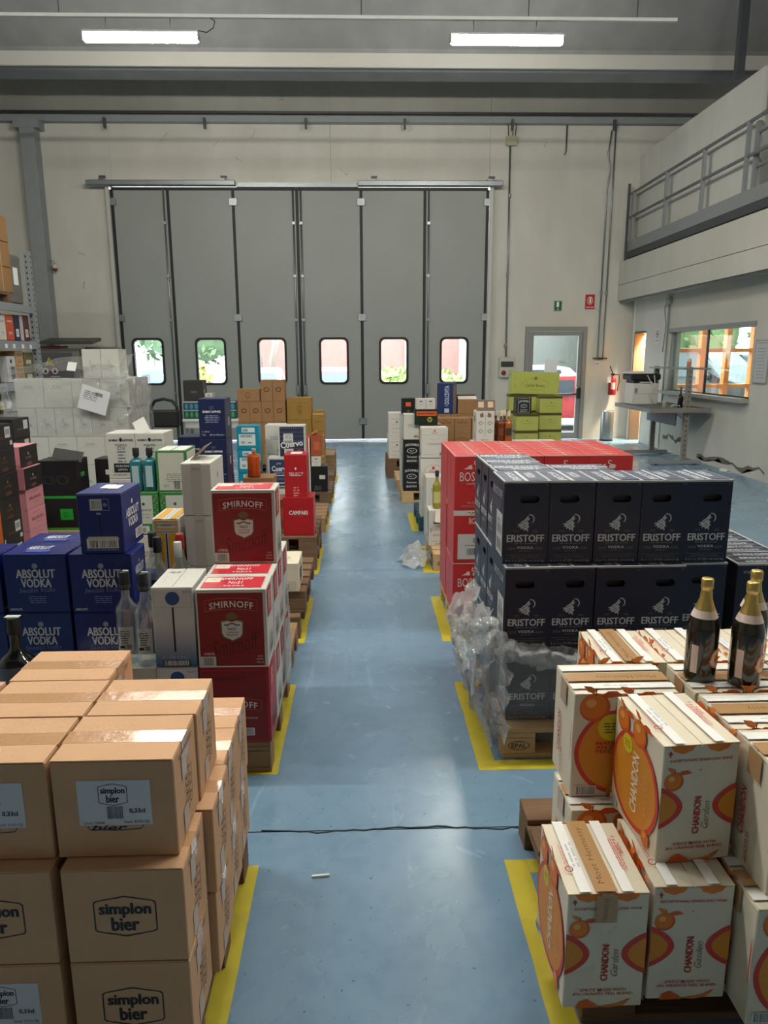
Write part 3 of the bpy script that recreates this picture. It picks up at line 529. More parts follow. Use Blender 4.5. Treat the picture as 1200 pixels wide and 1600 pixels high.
kind('tanq_plain', .2, .27, .27, GREENB, lambda A, w, d, h: (A.rect('f', w*.08, h*.03, w*.84, h*.92, (200, 200, 186)), A.fine('f', w*.6, h*.42, w*.6, 5, .012, (130, 134, 124)), A.fine('f', w*.3, h*.15, w*.2, 2, .01, GR), A.barcode('f', w*.55, h*.06, w*.2, h*.2, back=None), A.rect('r', d*.05, h*.04, d*.9, h*.92, (200, 204, 190)), A.rect('t', w*.06, d*.05, w*.88, d*.9, (214, 216, 206)), A.rect('t', w*.48, d*.05, w*.04, d*.9, (60, 60, 58))), seam='y')
kind('premier', .195, .26, .315, WHITEB, lambda A, w, d, h: (A.text('f', 'BOMBAY', w*.26, h*.85, w*.34, h*.05, BK, bold=.02), A.text('f', 'SAPPHIRE', w*.75, h*.85, w*.38, h*.05, BK, bold=.02), A.disc('f', w*.5, h*.86, w*.05, w*.07, BK), A.text('f', 'PREMIER', w*.5, h*.74, w*.42, None, BK, bold=-.01), A.text('f', 'Cru', w*.5, h*.68, w*.28, h*.08, BK, shear=.4), A.fine('f', w*.5, h*.58, w*.34, 4, .022, GR), A.rect('f', w*.2, h*.14, w*.6, h*.2, (30, 32, 36)), A.text('f', 'MURCIAN', w*.5, h*.28, w*.45, None, WH), A.text('f', 'LEMON', w*.5, h*.20, w*.32, None, WH), A.fine('f', w*.4, h*.08, w*.6, 1, .012, GR)), seam='y')
kind('navybox', .21, .27, .318, NAVY2, lambda A, w, d, h: (A.text('f', 'BOMBAY SAPPHIRE', w*.5, h*.68, w*.68, h*.055, WH, bold=.02), A.fine('f', w*.5, h*.8, w*.2, 3, .009, (90, 104, 150)), A.fine('f', w*.5, h*.57, w*.6, 5, .013, (150, 158, 190)), A.text('f', '6 x 700 ml', w*.24, h*.18, w*.28, None, WH), A.text('f', '9 kg', w*.16, h*.1, w*.12, None, WH), A.text('f', '40% vol  40% alc/vol', w*.66, h*.1, w*.55, h*.035, WH), A.rect('r', d*.4, h*.3, d*.25, h*.22, (160, 164, 176)), A.fine('r', d*.5, h*.85, d*.2, 5, .02, (120, 124, 150))), seam='y')
kind('campari', .25, .25, .325, REDB, lambda A, w, d, h: (A.text('f', 'CAMPARI', w*.5, h*.60, w*.62, h*.11, WH, bold=.02), A.fine('f', w*.5, h*.5, w*.35, 1, .01, (210, 60, 60)), [A.rect('f', w*(.05+.045*k), h*.03, w*.006, h*.4, (206, 60, 60)) for k in range(21)], A.text('t', 'CAMPARI', w*.5, d*.2, w*.6, d*.14, (224, 160, 160), bold=.02)))
kind('select', .185, .25, .345, REDB, lambda A, w, d, h: (A.text('f', 'SELECT', w*.52, h*.545, w*.64, h*.07, WH, bold=0), A.poly('f', [(w*.46, h*.68), (w*.5, h*.63), (w*.54, h*.68), (w*.52, h*.705), (w*.48, h*.705)], WH), A.fine('f', w*.5, h*.5, w*.5, 1, .007, WH), A.fine('f', w*.5, h*.2, w*.28, 4, .022, (220, 160, 160)), A.rect('f', 0, h*.055, w, .0015, (210, 90, 96)), A.rect('t', w*.25, d*.3, w*.5, d*.5, (236, 220, 214))))
kind('cuervo', .27, .2, .30, WHITEB, lambda A, w, d, h: (A.rect('f', w*.06, h*.03, w*.9, h*.93, (40, 48, 72)), [A.disc('f', w*(.1+.082*(k % 11)), h*(.92-.13*(k//11)), w*.018, w*.018, (120, 130, 156), 6, a=k) for k in range(66)], A.text('f', 'Cuervo', w*.5, h*.42, w*.84, h*.2, WH, rot=.14, bold=.025), A.disc('f', w*.78, h*.14, w*.13, w*.13, (150, 40, 58)), A.ring('f', [(w*.78+w*.09*math.cos(a), h*.14+w*.09*math.sin(a)) for a in range(6)], .003, (220, 180, 180)), A.new('label').rect('f', w*.2, h*.42, w*.36, h*.33, (206, 206, 204)), A.barcode('f', w*.24, h*.45, w*.28, h*.08, back=None), A.fine('f', w*.38, h*.7, w*.28, 4, .012, GR), A.rect('f', w*.22, h*.12, w*.34, h*.15, (206, 206, 204)), A.fine('f', w*.39, h*.22, w*.28, 3, .01, GR)))
kind('cuervo_low', .31, .2, .30, WHITEB, lambda A, w, d, h: (A.rect('f', w*.05, h*.04, w*.9, h*.9, (44, 58, 92)), A.text('f', 'Cuervo', w*.4, h*.63, w*.56, h*.18, WH, bold=.02), A.text('f', 'ESPECIAL', w*.4, h*.48, w*.4, None, (150, 160, 180)), A.text('f', 'Jose', w*.35, h*.8, w*.16, None, WH, shear=.3), A.rect('f', w*.05, h*.38, w*.9, h*.03, WH), A.rect('f', w*.05, h*.12, w*.9, h*.03, WH), A.fine('f', w*.45, h*.26, w*.4, 1, .02, (120, 130, 160))))
kind('teal', .215, .24, .232, TEAL, lambda A, w, d, h: (A.new('label').rect('f', w*.1, h*.18, w*.76, h*.48, (204, 214, 214)), A.barcode('f', w*.18, h*.53, w*.55, h*.1, back=None), A.barcode('f', w*.2, h*.25, w*.18, h*.12, back=None), A.fine('f', w*.6, h*.28, w*.2, 1, .02, BK), A.rect('f', w*.24, h*.74, w*.6, h*.2, (204, 214, 214)), A.barcode('f', w*.28, h*.77, w*.24, h*.12, back=None)))
kind('generic_white', .2, .26, .3, WHITEB, lambda A, w, d, h: (A.fine('f', w*.5, h*.6, w*.6, 3, .014, GR), A.barcode('f', w*.6, h*.08, w*.25, h*.1, back=None), A.fine('r', d*.5, h*.3, d*.5, 4, .015, GR)), seam='y')
kind('wrapped_white', .193, .265, .308, mat('grey white board', (196, 196, 188), r=.6, var=.05), lambda A, w, d, h: (A.line('f', [(w*.4, h*.44), (w*.4, h*.56), (w*.44, h*.64), (w*.48, h*.56), (w*.48, h*.47), (w*.62, h*.47)], .003, (90, 92, 90)), A.fine('f', w*.6, h*.42, w*.3, 2, .012, (90, 92, 90)), A.rect('f', w*.2, h*.33, w*.6, .0025, GR), A.fine('f', w*.5, h*.27, w*.16, 1, .01, GR), A.line('r', [(d*.4, h*.44), (d*.4, h*.56), (d*.44, h*.64), (d*.48, h*.56)], .003, GR)), seam='y')
kind('wrapped_wide', .30, .193, .308, MATS['grey white board'], lambda A, w, d, h: (A.fine('f', w*.5, h*.72, w*.35, 1, .014, (90, 92, 90)), A.rect('f', w*.25, h*.66, w*.45, .0025, GR)))
kind('brown_six', .16, .26, .285, KRAFT2, lambda A, w, d, h: A.ring('f', [(w*(.5+.24*x), h*(.55+.1*y)) for x, y in ((-1, .2), (-.8, .9), (0, 1.2), (.8, .9), (1, .2), (.8, -.8), (0, -1), (-.8, -.8))], .011, (60, 36, 24)), seam='y')
kind('brown_lying', .31, .26, .165, KRAFT2, lambda A, w, d, h: A.ring('f', [(w*(.48+.09*x), h*(.5+.24*y)) for x, y in ((-.8, .8), (0, 1), (.8, .8), (1, 0), (.8, -.8), (0, -1), (-.8, -.8), (-1, 0))], .007, (74, 46, 30)))
kind('gold_big', .34, .25, .285, GOLDB, lambda A, w, d, h: (A.ring('f', [(w*(.52+.1*math.cos(a)), h*(.5+.3*math.sin(a))) for a in [k*.5 for k in range(12)]], .005, (96, 66, 20)), A.fine('f', w*.52, h*.6, w*.12, 5, .022, (96, 66, 20)), A.rect('f', w*.18, h*.02, .002, h*.75, (110, 80, 30)), A.rect('f', w*.18, h*.77, w*.8, .002, (110, 80, 30))))
kind('gold_small', .165, .25, .29, GOLDB, lambda A, w, d, h: (A.rect('f', w*.05, h*.82, w*.9, h*.05, (206, 180, 120)), A.fine('f', w*.5, h*.5, w*.6, 2, .014, (110, 80, 30))), seam='y')
kind('champ_black', .165, .26, .185, BLACKB, lambda A, w, d, h: (A.rect('f', w*.46, h*.56, w*.06, h*.12, (150, 112, 70)), A.text('f', 'CUVEE', w*.5, h*.44, w*.35, None, (150, 90, 60)), A.disc('f', w*.5, h*.13, w*.18, w*.06, (92, 50, 34)), A.new('label').rect('f', w*.66, h*.5, w*.28, h*.4, (210, 210, 206)), A.barcode('f', w*.7, h*.6, w*.2, h*.18, back=None), A.rect('l', 0, 0, d, h, (190, 96, 28)), A.ring('l', [(d*(.5+.2*math.cos(a)), h*(.5+.3*math.sin(a))) for a in range(6)], .006, (220, 140, 60))), seam='y')
kind('champ_pink', .165, .26, .185, BLACKB, lambda A, w, d, h: (A.rect('f', w*.46, h*.56, w*.06, h*.12, (190, 176, 170)), A.text('f', 'CUVEE', w*.5, h*.44, w*.35, None, (160, 150, 146)), A.disc('f', w*.5, h*.13, w*.18, w*.06, (110, 62, 60)), A.rect('l', 0, 0, d, h, (206, 134, 142)), A.rect('t', 0, 0, w, d, (226, 168, 172))), seam='y')
kind('pink_side', .185, .165, .185, PINK, lambda A, w, d, h: (A.text('f', 'BELLAROSA', w*.5, h*.55, w*.7, None, (120, 50, 66), bold=.02, shear=.1), A.fine('f', w*.5, h*.8, w*.5, 1, .01, (150, 80, 92)), A.fine('f', w*.5, h*.35, w*.4, 1, .01, (150, 80, 92))))
kind('prosecco', .265, .2, .30, WHITEB, lambda A, w, d, h: (A.disc('f', w*.5, h*.9, w*.035, w*.035, RD), A.text('f', 'Pinea', w*.5, h*.83, w*.2, None, RD, shear=.2), A.rect('f', 0, h*.765, w, .0015, GR), A.line('f', [(w*.32, h*.68), (w*.4, h*.62), (w*.5, h*.6), (w*.6, h*.62), (w*.68, h*.68)], .004, (170, 170, 160)), A.text('f', 'FRIZZANTE', w*.5, h*.46, w*.5, h*.05, GR, shear=.2), A.frame('f', w*.68, h*.06, w*.2, h*.14, .003, GR), A.rect('f', w*.71, h*.09, w*.13, h*.08, (110, 110, 108)), A.fine('f', w*.3, h*.1, w*.5, 1, .008, GR), A.text('l', 'PINEA', d*.5, h*.1, d*.6, None, BK)))
kind('prosecco2', .265, .2, .30, WHITEB, lambda A, w, d, h: (A.disc('f', w*.5, h*.58, w*.36, h*.2, (190, 184, 166)), A.disc('f', w*.5, h*.58, w*.3, h*.16, (206, 202, 190)), A.disc('f', w*.5, h*.66, w*.06, w*.06, RD), A.text('f', 'Pinea', w*.5, h*.54, w*.34, None, (190, 70, 66), shear=.2), A.frame('f', w*.52, h*.03, w*.12, h*.1, .003, BK), A.fine('l', d*.5, h*.85, d*.5, 6, .02, BK)))
kind('wine_green', .15, .22, .31, WHITEB, lambda A, w, d, h: (A.disc('f', w*.55, h*.55, w*.14, w*.05, (150, 170, 140)), A.rect('f', w*.1, h*.38, w*.03, h*.12, BK), A.fine('f', w*.5, h*.3, w*.6, 2, .01, GR), A.fine('f', w*.5, h*.12, w*.8, 1, .008, GR), [A.frame('f', w*(.4+.16*k), h*.035, w*.1, h*.04, .002, BK) for k in range(3)], A.disc('l', d*.5, h*.55, d*.4, h*.36, (90, 150, 120)), A.disc('l', d*.5, h*.55, d*.33, h*.3, (176, 200, 184))), slot=(.005, .205, .08, .022), seam='y')
kind('catt', .2, .26, .33, WHITEB, lambda A, w, d, h: (A.fine('f', w*.5, h*.72, w*.7, 1, .014, GR), A.disc('f', w*.6, h*.6, w*.08, w*.05, (70, 30, 50)), A.fine('f', w*.5, h*.5, w*.4, 1, .01, GR), A.text('f', 'CATTIN', w*.55, h*.32, w*.55, None, GR), A.fine('f', w*.5, h*.15, w*.5, 1, .01, GR)), seam='y')
kind('jager', .27, .2, .18, mat('dark green board', (18, 40, 28), r=.4, var=.1), lambda A, w, d, h: (A.rect('f', w*.08, h*.58, w*.88, h*.3, (214, 92, 40)), A.text('f', 'Jagermeister', w*.52, h*.73, w*.8, h*.18, (70, 24, 12), bold=.03), A.disc('f', w*.66, h*.34, w*.11, w*.11, (190, 170, 50)), A.poly('f', [(w*.6, h*.3), (w*.66, h*.2), (w*.72, h*.3), (w*.74, h*.5), (w*.66, h*.36), (w*.58, h*.5)], (60, 90, 30))))
kind('jack', .22, .22, .235, BLACKB, lambda A, w, d, h: (A.text('f', "JACK DANIEL'S", w*.5, h*.72, w*.7, h*.16, WH, bold=.015, arch=h*.06), A.disc('f', w*.5, h*.48, w*.22, h*.12, WH), A.disc('f', w*.5, h*.48, w*.2, h*.1, BK), A.text('f', 'No.7', w*.5, h*.48, w*.2, None, WH), A.text('f', 'Tennessee', w*.5, h*.25, w*.5, h*.09, WH, shear=.2), A.fine('f', w*.5, h*.12, w*.6, 1, .014, WH), A.frame('f', w*.1, h*.04, w*.8, h*.92, .003, WH), A.text('l', "JACK", d*.5, h*.5, h*.7, d*.25, (150, 150, 150), rot=math.pi/2)))
kind('white_mini', .11, .2, .12, WHITEB, lambda A, w, d, h: A.line('f', [(w*.3, h*.5), (w*.5, h*.4), (w*.7, h*.5)], .003, GR), slot=(0, .09, .035, .012), seam='y')
kind('bluebox', .27, .25, .42, mat('blue glossy board', (28, 50, 100), r=.4, var=.15, scale=12), lambda A, w, d, h: (A.text('f', 'DOLCEVITA', w*.5, h*.62, h*.6, w*.24, (190, 200, 214), rot=math.pi/2, bold=.02), A.fine('f', w*.5, h*.28, w*.2, 2, .014, (150, 160, 180)), A.rect('f', w*.38, h*.04, w*.24, h*.13, (190, 196, 206)), A.rect('f', w*.82, h*.02, w*.16, h*.95, (104, 88, 80)), A.rect('l', 0, 0, d, h, (176, 140, 112))))
kind('ruffino', .21, .26, .315, KRAFT2, lambda A, w, d, h: (A.text('f', 'Rosso Conti', w*.45, h*.8, w*.6, h*.09, (80, 56, 34), bold=.02, arch=-.01), A.fine('f', w*.45, h*.9, w*.25, 2, .01, (80, 56, 34)), A.rect('f', 0, h*.62, w, .002, (100, 72, 44)), A.line('f', [(w*.12, h*.24), (w*.45, h*.3), (w*.8, h*.24)], .003, (100, 72, 44)), A.fine('f', w*.45, h*.06, w*.5, 1, .012, (80, 56, 34))), seam='y')
kind('brown_plain', .27, .26, .2, KRAFT2, lambda A, w, d, h: A.fine('f', w*.5, h*.5, w*.3, 1, .012, (100, 70, 44)))
kind('pattern', .17, .2, .29, WHITEB, lambda A, w, d, h: ([A.line('f', [(w*(cx-.12), h*cz), (w*cx, h*(cz+.06)), (w*(cx+.12), h*cz), (w*cx, h*(cz-.06)), (w*(cx-.12), h*cz)], .006, (110, 100, 90)) for cx in (.25, .75) for cz in (.62, .36)], A.rect('f', w*.49, h*.15, w*.015, h*.75, GR), A.fine('f', w*.5, h*.07, w*.5, 1, .01, BK), A.poly('f', [(w*.18, h*.9), (w*.36, h*.97), (w*.4, h*.82), (w*.22, h*.8)], (120, 96, 80)), A.poly('f', [(w*.82, h*.9), (w*.8, h*.8), (w*.6, h*.82), (w*.64, h*.97)], (120, 96, 80)), A.disc('l', d*.5, h*.75, d*.14, h*.12, (90, 60, 60)), A.barcode('l', d*.3, h*.1, d*.4, h*.14)))
kind('lime_wide', .75, .26, .34, LIMEB, lambda A, w, d, h: (A.text('f', "Ca'del Bosco", w*.5, h*.4, w*.4, h*.14, (90, 86, 26), bold=.015), A.ring('f', [(w*(.5+.27*math.cos(a)), h*(.45+.28*math.sin(a))) for a in [k*.4 for k in range(16)]], .006, (140, 138, 50)), A.disc('f', w*.5, h*.72, w*.035, w*.035, (110, 104, 34)), A.rect('f', w*.07, h*.3, w*.006, h*.1, BK), A.rect('f', w*.06, h*.6, w*.006, h*.1, BK), A.rect('f', w*.93, h*.6, w*.006, h*.1, BK), A.disc('l', d*.5, h*.85, d*.06, h*.06, BK)))
kind('hexblack', .36, .3, .33, BLACKB, lambda A, w, d, h: (A.text('f', 'OO', w*.45, h*.45, w*.7, h*.3, (34, 36, 40), bold=.02), A.rect('r', d*.35, h*.5, d*.3, h*.12, (60, 150, 70)), A.fine('r', d*.5, h*.55, d*.2, 1, .014, (20, 60, 30))))
kind('hexblack_low', .36, .3, .33, BLACKB, lambda A, w, d, h: (A.rect('f', w*.52, h*.3, w*.33, h*.32, (20, 150, 40)), A.fine('f', w*.66, h*.5, w*.16, 3, .02, (10, 90, 20)), A.rect('f', 0, 0, w, h*.07, (60, 140, 50)), A.rect('r', 0, 0, d, h*.07, (60, 140, 50)), A.rect('f', 0, h*.92, w, h*.08, (36, 140, 50)), A.rect('r', 0, h*.92, d, h*.08, (36, 140, 50))))
kind('darkbox', .3, .3, .32, mat('charcoal board', (44, 42, 40), r=.5, var=.1), lambda A, w, d, h: (A.text('f', 'GIN', w*.52, h*.45, w*.3, None, (130, 124, 110)), A.rect('f', 0, h*.8, w, .003, (20, 20, 20)), A.rect('r', d*.3, h*.2, d*.16, h*.35, (200, 200, 196))))
kind('crate', .4, .3, .27, mat('blue green print board', (34, 66, 70), r=.5, var=.2), lambda A, w, d, h: ([A.disc('f', w*(.12+.19*k), h*.72, w*.07, h*.17, (60, 130, 166), 8) for k in range(5)], [A.disc('f', w*(.12+.19*k), h*.25, w*.06, h*.17, (60, 150, 70), 8) for k in range(5)], A.rect('f', 0, h*.46, w, h*.05, (150, 176, 190)), A.rect('f', 0, h*.94, w, h*.06, (196, 200, 200))))
kind('ivory', .38, .3, .185, CREAMB, lambda A, w, d, h: (A.new('label').rect('f', w*.4, h*.04, w*.56, h*.34, (206, 196, 170)), A.barcode('f', w*.52, h*.08, w*.32, h*.2, back=None), A.new('lettering').rect('f', w*.56, h*.4, w*.008, h*.5, BK), A.line('r', [(d*.5+x, h*.55+y*1.5) for x, y in scribble(.14, .05, 5, 2)], .009, (40, 40, 30)), A.disc('r', d*.5, h*.82, d*.06, d*.04, (180, 170, 60)), A.line('r', [(d*.5+x, h*.35+y) for x, y in scribble(.12, .05, 4, 5)], .008, (50, 50, 40)), A.rect('r', d*.2, h*.18, d*.5, h*.03, BK), A.fine('t', w*.4, d*.6, w*.3, 3, .02, (160, 156, 130)), A.fine('t', w*.75, d*.5, w*.2, 3, .02, (160, 156, 130))))
kind('orange_open', .13, .24, .25, mat('orange brown board', (160, 78, 44), r=.6, var=.1), lambda A, w, d, h: (A.rect('f', w*.3, h*.3, w*.5, h*.4, (190, 96, 60)), A.rect('r', d*.2, h*.2, d*.5, h*.4, (190, 110, 70))))
kind('redwhite', .19, .24, .33, SALMON, lambda A, w, d, h: (A.rect('r', 0, 0, d, h, (206, 200, 192)), A.fine('f', w*.5, h*.5, w*.5, 4, .02, (232, 200, 196)), A.rect('f', w*.9, 0, w*.1, h, (206, 200, 192))), seam='y')
kind('black_small', .2, .24, .31, BLACKB, lambda A, w, d, h: (A.rect('f', w*.5, h*.5, w*.35, h*.16, (190, 190, 186)), A.fine('f', w*.4, h*.2, w*.5, 3, .02, GR), A.rect('l', d*.1, h*.3, d*.25, h*.5, (150, 150, 150))), seam='y')
kind('open_brown', .27, .26, .20, KRAFT2, None)
# ---------------------------------------------------------------- pallets
PM = {}
def pallet(x, y, z, label, group='wooden pallets under the stock', L=1.2, D=.8, wood=None, epal=False, z_h=.144):
    wood = wood or WOOD; key = (L, D, wood.name, epal)
    o = empty('pallet', (x, y, z), label, 'pallet', group)
    if key not in PM:
        P = []; s = z_h/.144
        def part(n, *a):
            bm = bmesh.new(); bx(bm, a[0], a[1], a[2], a[3], a[4], a[5], bev=.003); P.append((n, new_mesh(n, bm, wood)))
        bys = [0, D/2-.05, D-.1]; bxs = [0, L/2-.0725, L-.145]
        for yy in bys: part('bottom_board', 0, L, yy, yy+.1, 0, .022)
        for yy in bys:
            for xx in bxs: part('block', xx, xx+.145, yy, yy+.1, .0225, .0995)
        for xx in bxs: part('stringer_board', xx, xx+.145, 0, D, .1, .1215)
        n = 5; wd = .13; gp = (D-n*wd)/(n-1)
        for k in range(n): part('top_board', 0, L, k*(wd+gp), k*(wd+gp)+wd, .122, .144)
        if epal:
            A = Art(.145, .1, .078)
            for u in (.0725,):
                A.ring('f', [(u+.048*math.cos(a*math.pi/10), .04+.022*math.sin(a*math.pi/10)) for a in range(20)], .004, (50, 34, 24)); A.text('f', 'EPAL', u, .04, .066, .022, (50, 34, 24), bold=.02)
            P += [('brand_mark', me) for n, me in A.finish()]
        PM[key] = P
    for n, me in PM[key]:
        link(n, me, o, (.0725, .0502, .0225) if n == 'brand_mark' else (0, 0, 0))
    return o
# ---------------------------------------------------------------- bottles
def bottle_glass(name, c, tr=False): return CLEARG if tr else mat(name, c, r=.07, var=0, coat=.5)
def bottle(kindname, x, y, z, label, glass, r, h, neck_r, shoulder, cap_m, cap_h, lab=None, group=None, cap_r=None, sq=False, foil=None, hz=None, rz=0):
    o = empty('bottle', (x, y, z), label, 'bottle', group, rz=rz); s = h*shoulder; n = 4 if sq else 24; nh = h-cap_h
    prof = [(0, .004), (r*.8, .001), (r*.97, .005), (r, .014), (r, s*.93), (r*.93, s), (r*.7, s+(nh-s)*.16), (neck_r*1.5, s+(nh-s)*.33), (neck_r*1.05, s+(nh-s)*.5), (neck_r, nh-.004), (neck_r, nh), (0, nh)]
    if foil: prof = [(0, .012), (r*.75, .001), (r*.97, .004), (r, .014), (r, h*.50), (r*.96, h*.56), (r*.82, h*.63), (r*.62, h*.70), (neck_r*1.25, h*.80), (neck_r, h*.88), (neck_r*.9, h*.95), (0, h*.95)]
    lathe_obj('glass', prof, glass, o, n=n)
    if foil:
        lathe_obj('foil_cap', [(r*.66, h*.69), (neck_r*1.32, h*.80), (neck_r*1.12, h*.885), (neck_r*1.16, h*.90), (neck_r*1.3, h*.905), (neck_r*1.27, h*.93), (neck_r*1.3, h*.98), (neck_r*1.1, h*.997), (0, h)], foil, o)
        lathe_obj('neck_label', [(r*.83, h*.632), (r*.65, h*.702)], (226, 206, 196), o)
    else:
        cr = cap_r or neck_r*1.25; lathe_obj('cap', [(cr, nh-.002), (cr, h-.003), (cr*.9, h), (0, h)], cap_m, o, n=n if not sq else 12)
    for (a, b, z0, z1, m) in (lab or []): lathe_obj('label', [(r*1.008, z0), (r*1.008, z1)], m, o, n=12, a0=a, a1=b)
    return o
# ================================================================ the room
YB = 15.43; XW = 5.6; XL = -9.0; YN = -9.0
S = 'structure'
fl = empty('floor', (0, 0, 0), kind=S); FM = floor_mat()
box('subfloor', XL-.3, 10, YN-.3, YB+.3, -.3, -.03, CEIL, fl)
ys = [YN, -4.4, -.98, 2.435, 5.84, 11.73, YB-.02]
for a, b in zip(ys, ys[1:]):
    for xa, xb in ((XL, -2.9), (-2.893, 3.2), (3.207, 9.9)): box('floor_slab', xa, xb, a+.003, b-.003, -.03, 0, FM, fl)
def crack():
    bm = bmesh.new(); x = -.4; rnd = random.Random(5); pts = []
    while x < .75: pts.append((x, 2.435+rnd.uniform(-.006, .006)+.01*math.sin(x*9), .0012)); x += .035
    tube(bm, pts, .0035, 4); return link('floor_crack', new_mesh('floor_crack', bm, (40, 50, 60)), fl)
crack()
wb = empty('wall_back', (0, 0, 0), kind=S)
DX0, DX1, DZ = -4.77, 2.66, 5.0
def wpart(x0, x1, z0, z1, n='wall_panel'): return box(n, x0, x1, YB, YB+.25, z0, z1, WALLM, wb)
wpart(XL, DX0-.12, 0, 8.6); wpart(DX0-.117, -.6, DZ+.06, 8.6); wpart(-.595, 2.545, DZ+.06, 8.6); wpart(2.55, 3.37, 0, 8.6); wpart(3.37, 4.67, 2.33, 8.6); wpart(4.67, 6.3, 0, 8.6); wpart(6.3, 9.2, 0, .3); wpart(6.3, 9.2, 2.55, 8.6)
wr = empty('wall_right', (0, 0, 0), kind=S)
def rpart(y0, y1, z0, z1, m=WALLM, n='wall_panel', x0=XW, x1=XW+.2): return box(n, x0, x1, y0, y1, z0, z1, m, wr)
rpart(YN, 10.53, 0, 3.55); rpart(10.53, 13.47, 0, 1.12); rpart(10.53, 13.47, 2.22, 3.55); rpart(13.47, 14.62, 0, 3.55); rpart(14.62, 15.22, 2.21, 3.55); rpart(15.22, YB, 0, 3.55)
rpart(13.62, 14.6, .02, 2.84, WALL2, 'white_paint_panel', XW-.012, XW-.001); rpart(15.24, 15.34, 0, 2.84, (226, 226, 220), 'white_paint_panel', XW-.012, XW-.001); rpart(14.6, 15.24, 2.23, 2.84, WALL2, 'white_paint_panel', XW-.012, XW-.001)
# fascia over the office: two boards with a groove between them
for z0, z1 in ((2.84, 3.14), (3.15, 3.60)): box('fascia_board', 5.25, 5.6, YN, YB-.005, z0, z1, WALLM, wr)
box('joint_strip', 5.3, 5.34, YN, YB-.01, 2.80, 2.838, STEEL, wr)
box('mezzanine_slab', 5.35, 9.9, YN, YB-.005, 3.66, 3.78, DGREY, wr)
tag(box('wall_left', XL-.2, XL, YN, YB, 0, 8.6, WALLM), kind=S); tag(box('wall_front', XL, 9.9, YN-.2, YN, 0, 8.6, WALLM), kind=S); tag(box('wall_far_right', 9.9, 10.1, YN, YB, 0, 8.6, WALLM), kind=S)
ce = empty('ceiling', (0, 0, 0), kind=S)
def extr(name, prof, m, parent, x0=XL-.1, x1=10):
    bm = bmesh.new(); a = [bm.verts.new((x0, y, z)) for y, z in prof]; b = [bm.verts.new((x1, y, z)) for y, z in prof]
    for i in range(len(prof)): bm.faces.new((a[i], a[(i+1) % len(prof)], b[(i+1) % len(prof)], b[i]))
    bm.faces.new(a[::-1]); bm.faces.new(b); bmesh.ops.recalc_face_normals(bm, faces=bm.faces); return link(name, new_mesh(name, bm, m), parent)
for dy in (0, -6.2, -12.4, -18.6):
    extr('roof_beam', [(12.55+dy, 6.42), (12.62+dy, 6.22), (12.75+dy, 6.16), (13.15+dy, 6.16), (13.28+dy, 6.24), (13.35+dy, 6.5), (15.3+dy, 8.0), (15.3+dy, 8.3), (10.3+dy, 8.3), (10.3+dy, 8.1)], CEIL, ce)
for dy in (0, -6.2, -12.4): box('beam_lip', XL, 9.9, 12.50+dy, 12.55+dy, 6.14, 6.34, mat('pale concrete', (178, 176, 170), r=.9, var=.1, scale=1.5), ce)
box('roof_slab', XL-.2, 10.1, YN-.2, YB+.3, 8.3, 8.6, CEIL, ce)
# steel ledge, pipe and brackets along the back wall
t1 = empty('trim_1', (0, 0, 0), kind=S)
box('ledge_channel', XL, 7.5, YB-.16, YB-.001, 6.155, 6.27, GREYP, t1); pipe('pipe', [(XL, YB-.2, 6.31), (7.5, YB-.2, 6.31)], .022, DGREY, t1)
for x in (-4.87, -2.98, -1.05, .85, 2.93, 4.92): box('bracket', x-.02, x+.02, YB-.26, YB-.17, 6.02, 6.20, DGREY, t1)
st = tag(box('steel_column', -6.46, -6.19, 15.13, 15.42, 0, 6.15, GREYP, bev=.008), 'tall grey steel column by the left end of the back wall', 'column')
bm = bmesh.new(); bx(bm, -6.56, -6.09, 15.12, 15.42, 6.0, 6.15); link('column_head', new_mesh('column_head', bm, GREYP), st)
# ---- big folding door: six leaves
dr = empty('door_1', (0, 0, 0), kind=S)
LEAF = mat('grey door panel', (139, 142, 138), r=.55, var=.07, scale=1.2, bump=.04, bscale=9)
leafx = [-4.87, -3.79, -2.52, -1.27, -.01, 1.255, 2.50]; wins = [(-4.70, -4.05), (-3.42, -2.79), (-2.16, -1.56), (-.90, -.29), (.33, .94), (1.58, 2.18)]
def rrect(x0, x1, z0, z1, r, n=4):
    out = []
    for cx, cz, a0 in ((x1-r, z1-r, 0), (x0+r, z1-r, math.pi/2), (x0+r, z0+r, math.pi), (x1-r, z0+r, 1.5*math.pi)):
        for k in range(n+1): a = a0+math.pi/2*k/n; out.append((cx+r*math.cos(a), cz+r*math.sin(a)))
    return out
def holed(name, outer, hole, y0, y1, m, parent):
    bm = bmesh.new(); L_ = [Vector((a, b, 0)) for a, b in outer]; H = [Vector((a, b, 0)) for a, b in hole]; tr = geometry.tessellate_polygon([L_, H]); al = L_+H; n0, n1 = len(L_), len(H)
    F = [bm.verts.new((p.x, y0, p.y)) for p in al]; B = [bm.verts.new((p.x, y1, p.y)) for p in al]
    for t in tr: bm.faces.new([F[i] for i in t]); bm.faces.new([B[i] for i in t])
    for a, n in ((0, n0), (n0, n1)):
        for i in range(n): bm.faces.new((F[a+i], F[a+(i+1) % n], B[a+(i+1) % n], B[a+i]))
    bmesh.ops.recalc_face_normals(bm, faces=bm.faces); return link(name, new_mesh(name, bm, m), parent)
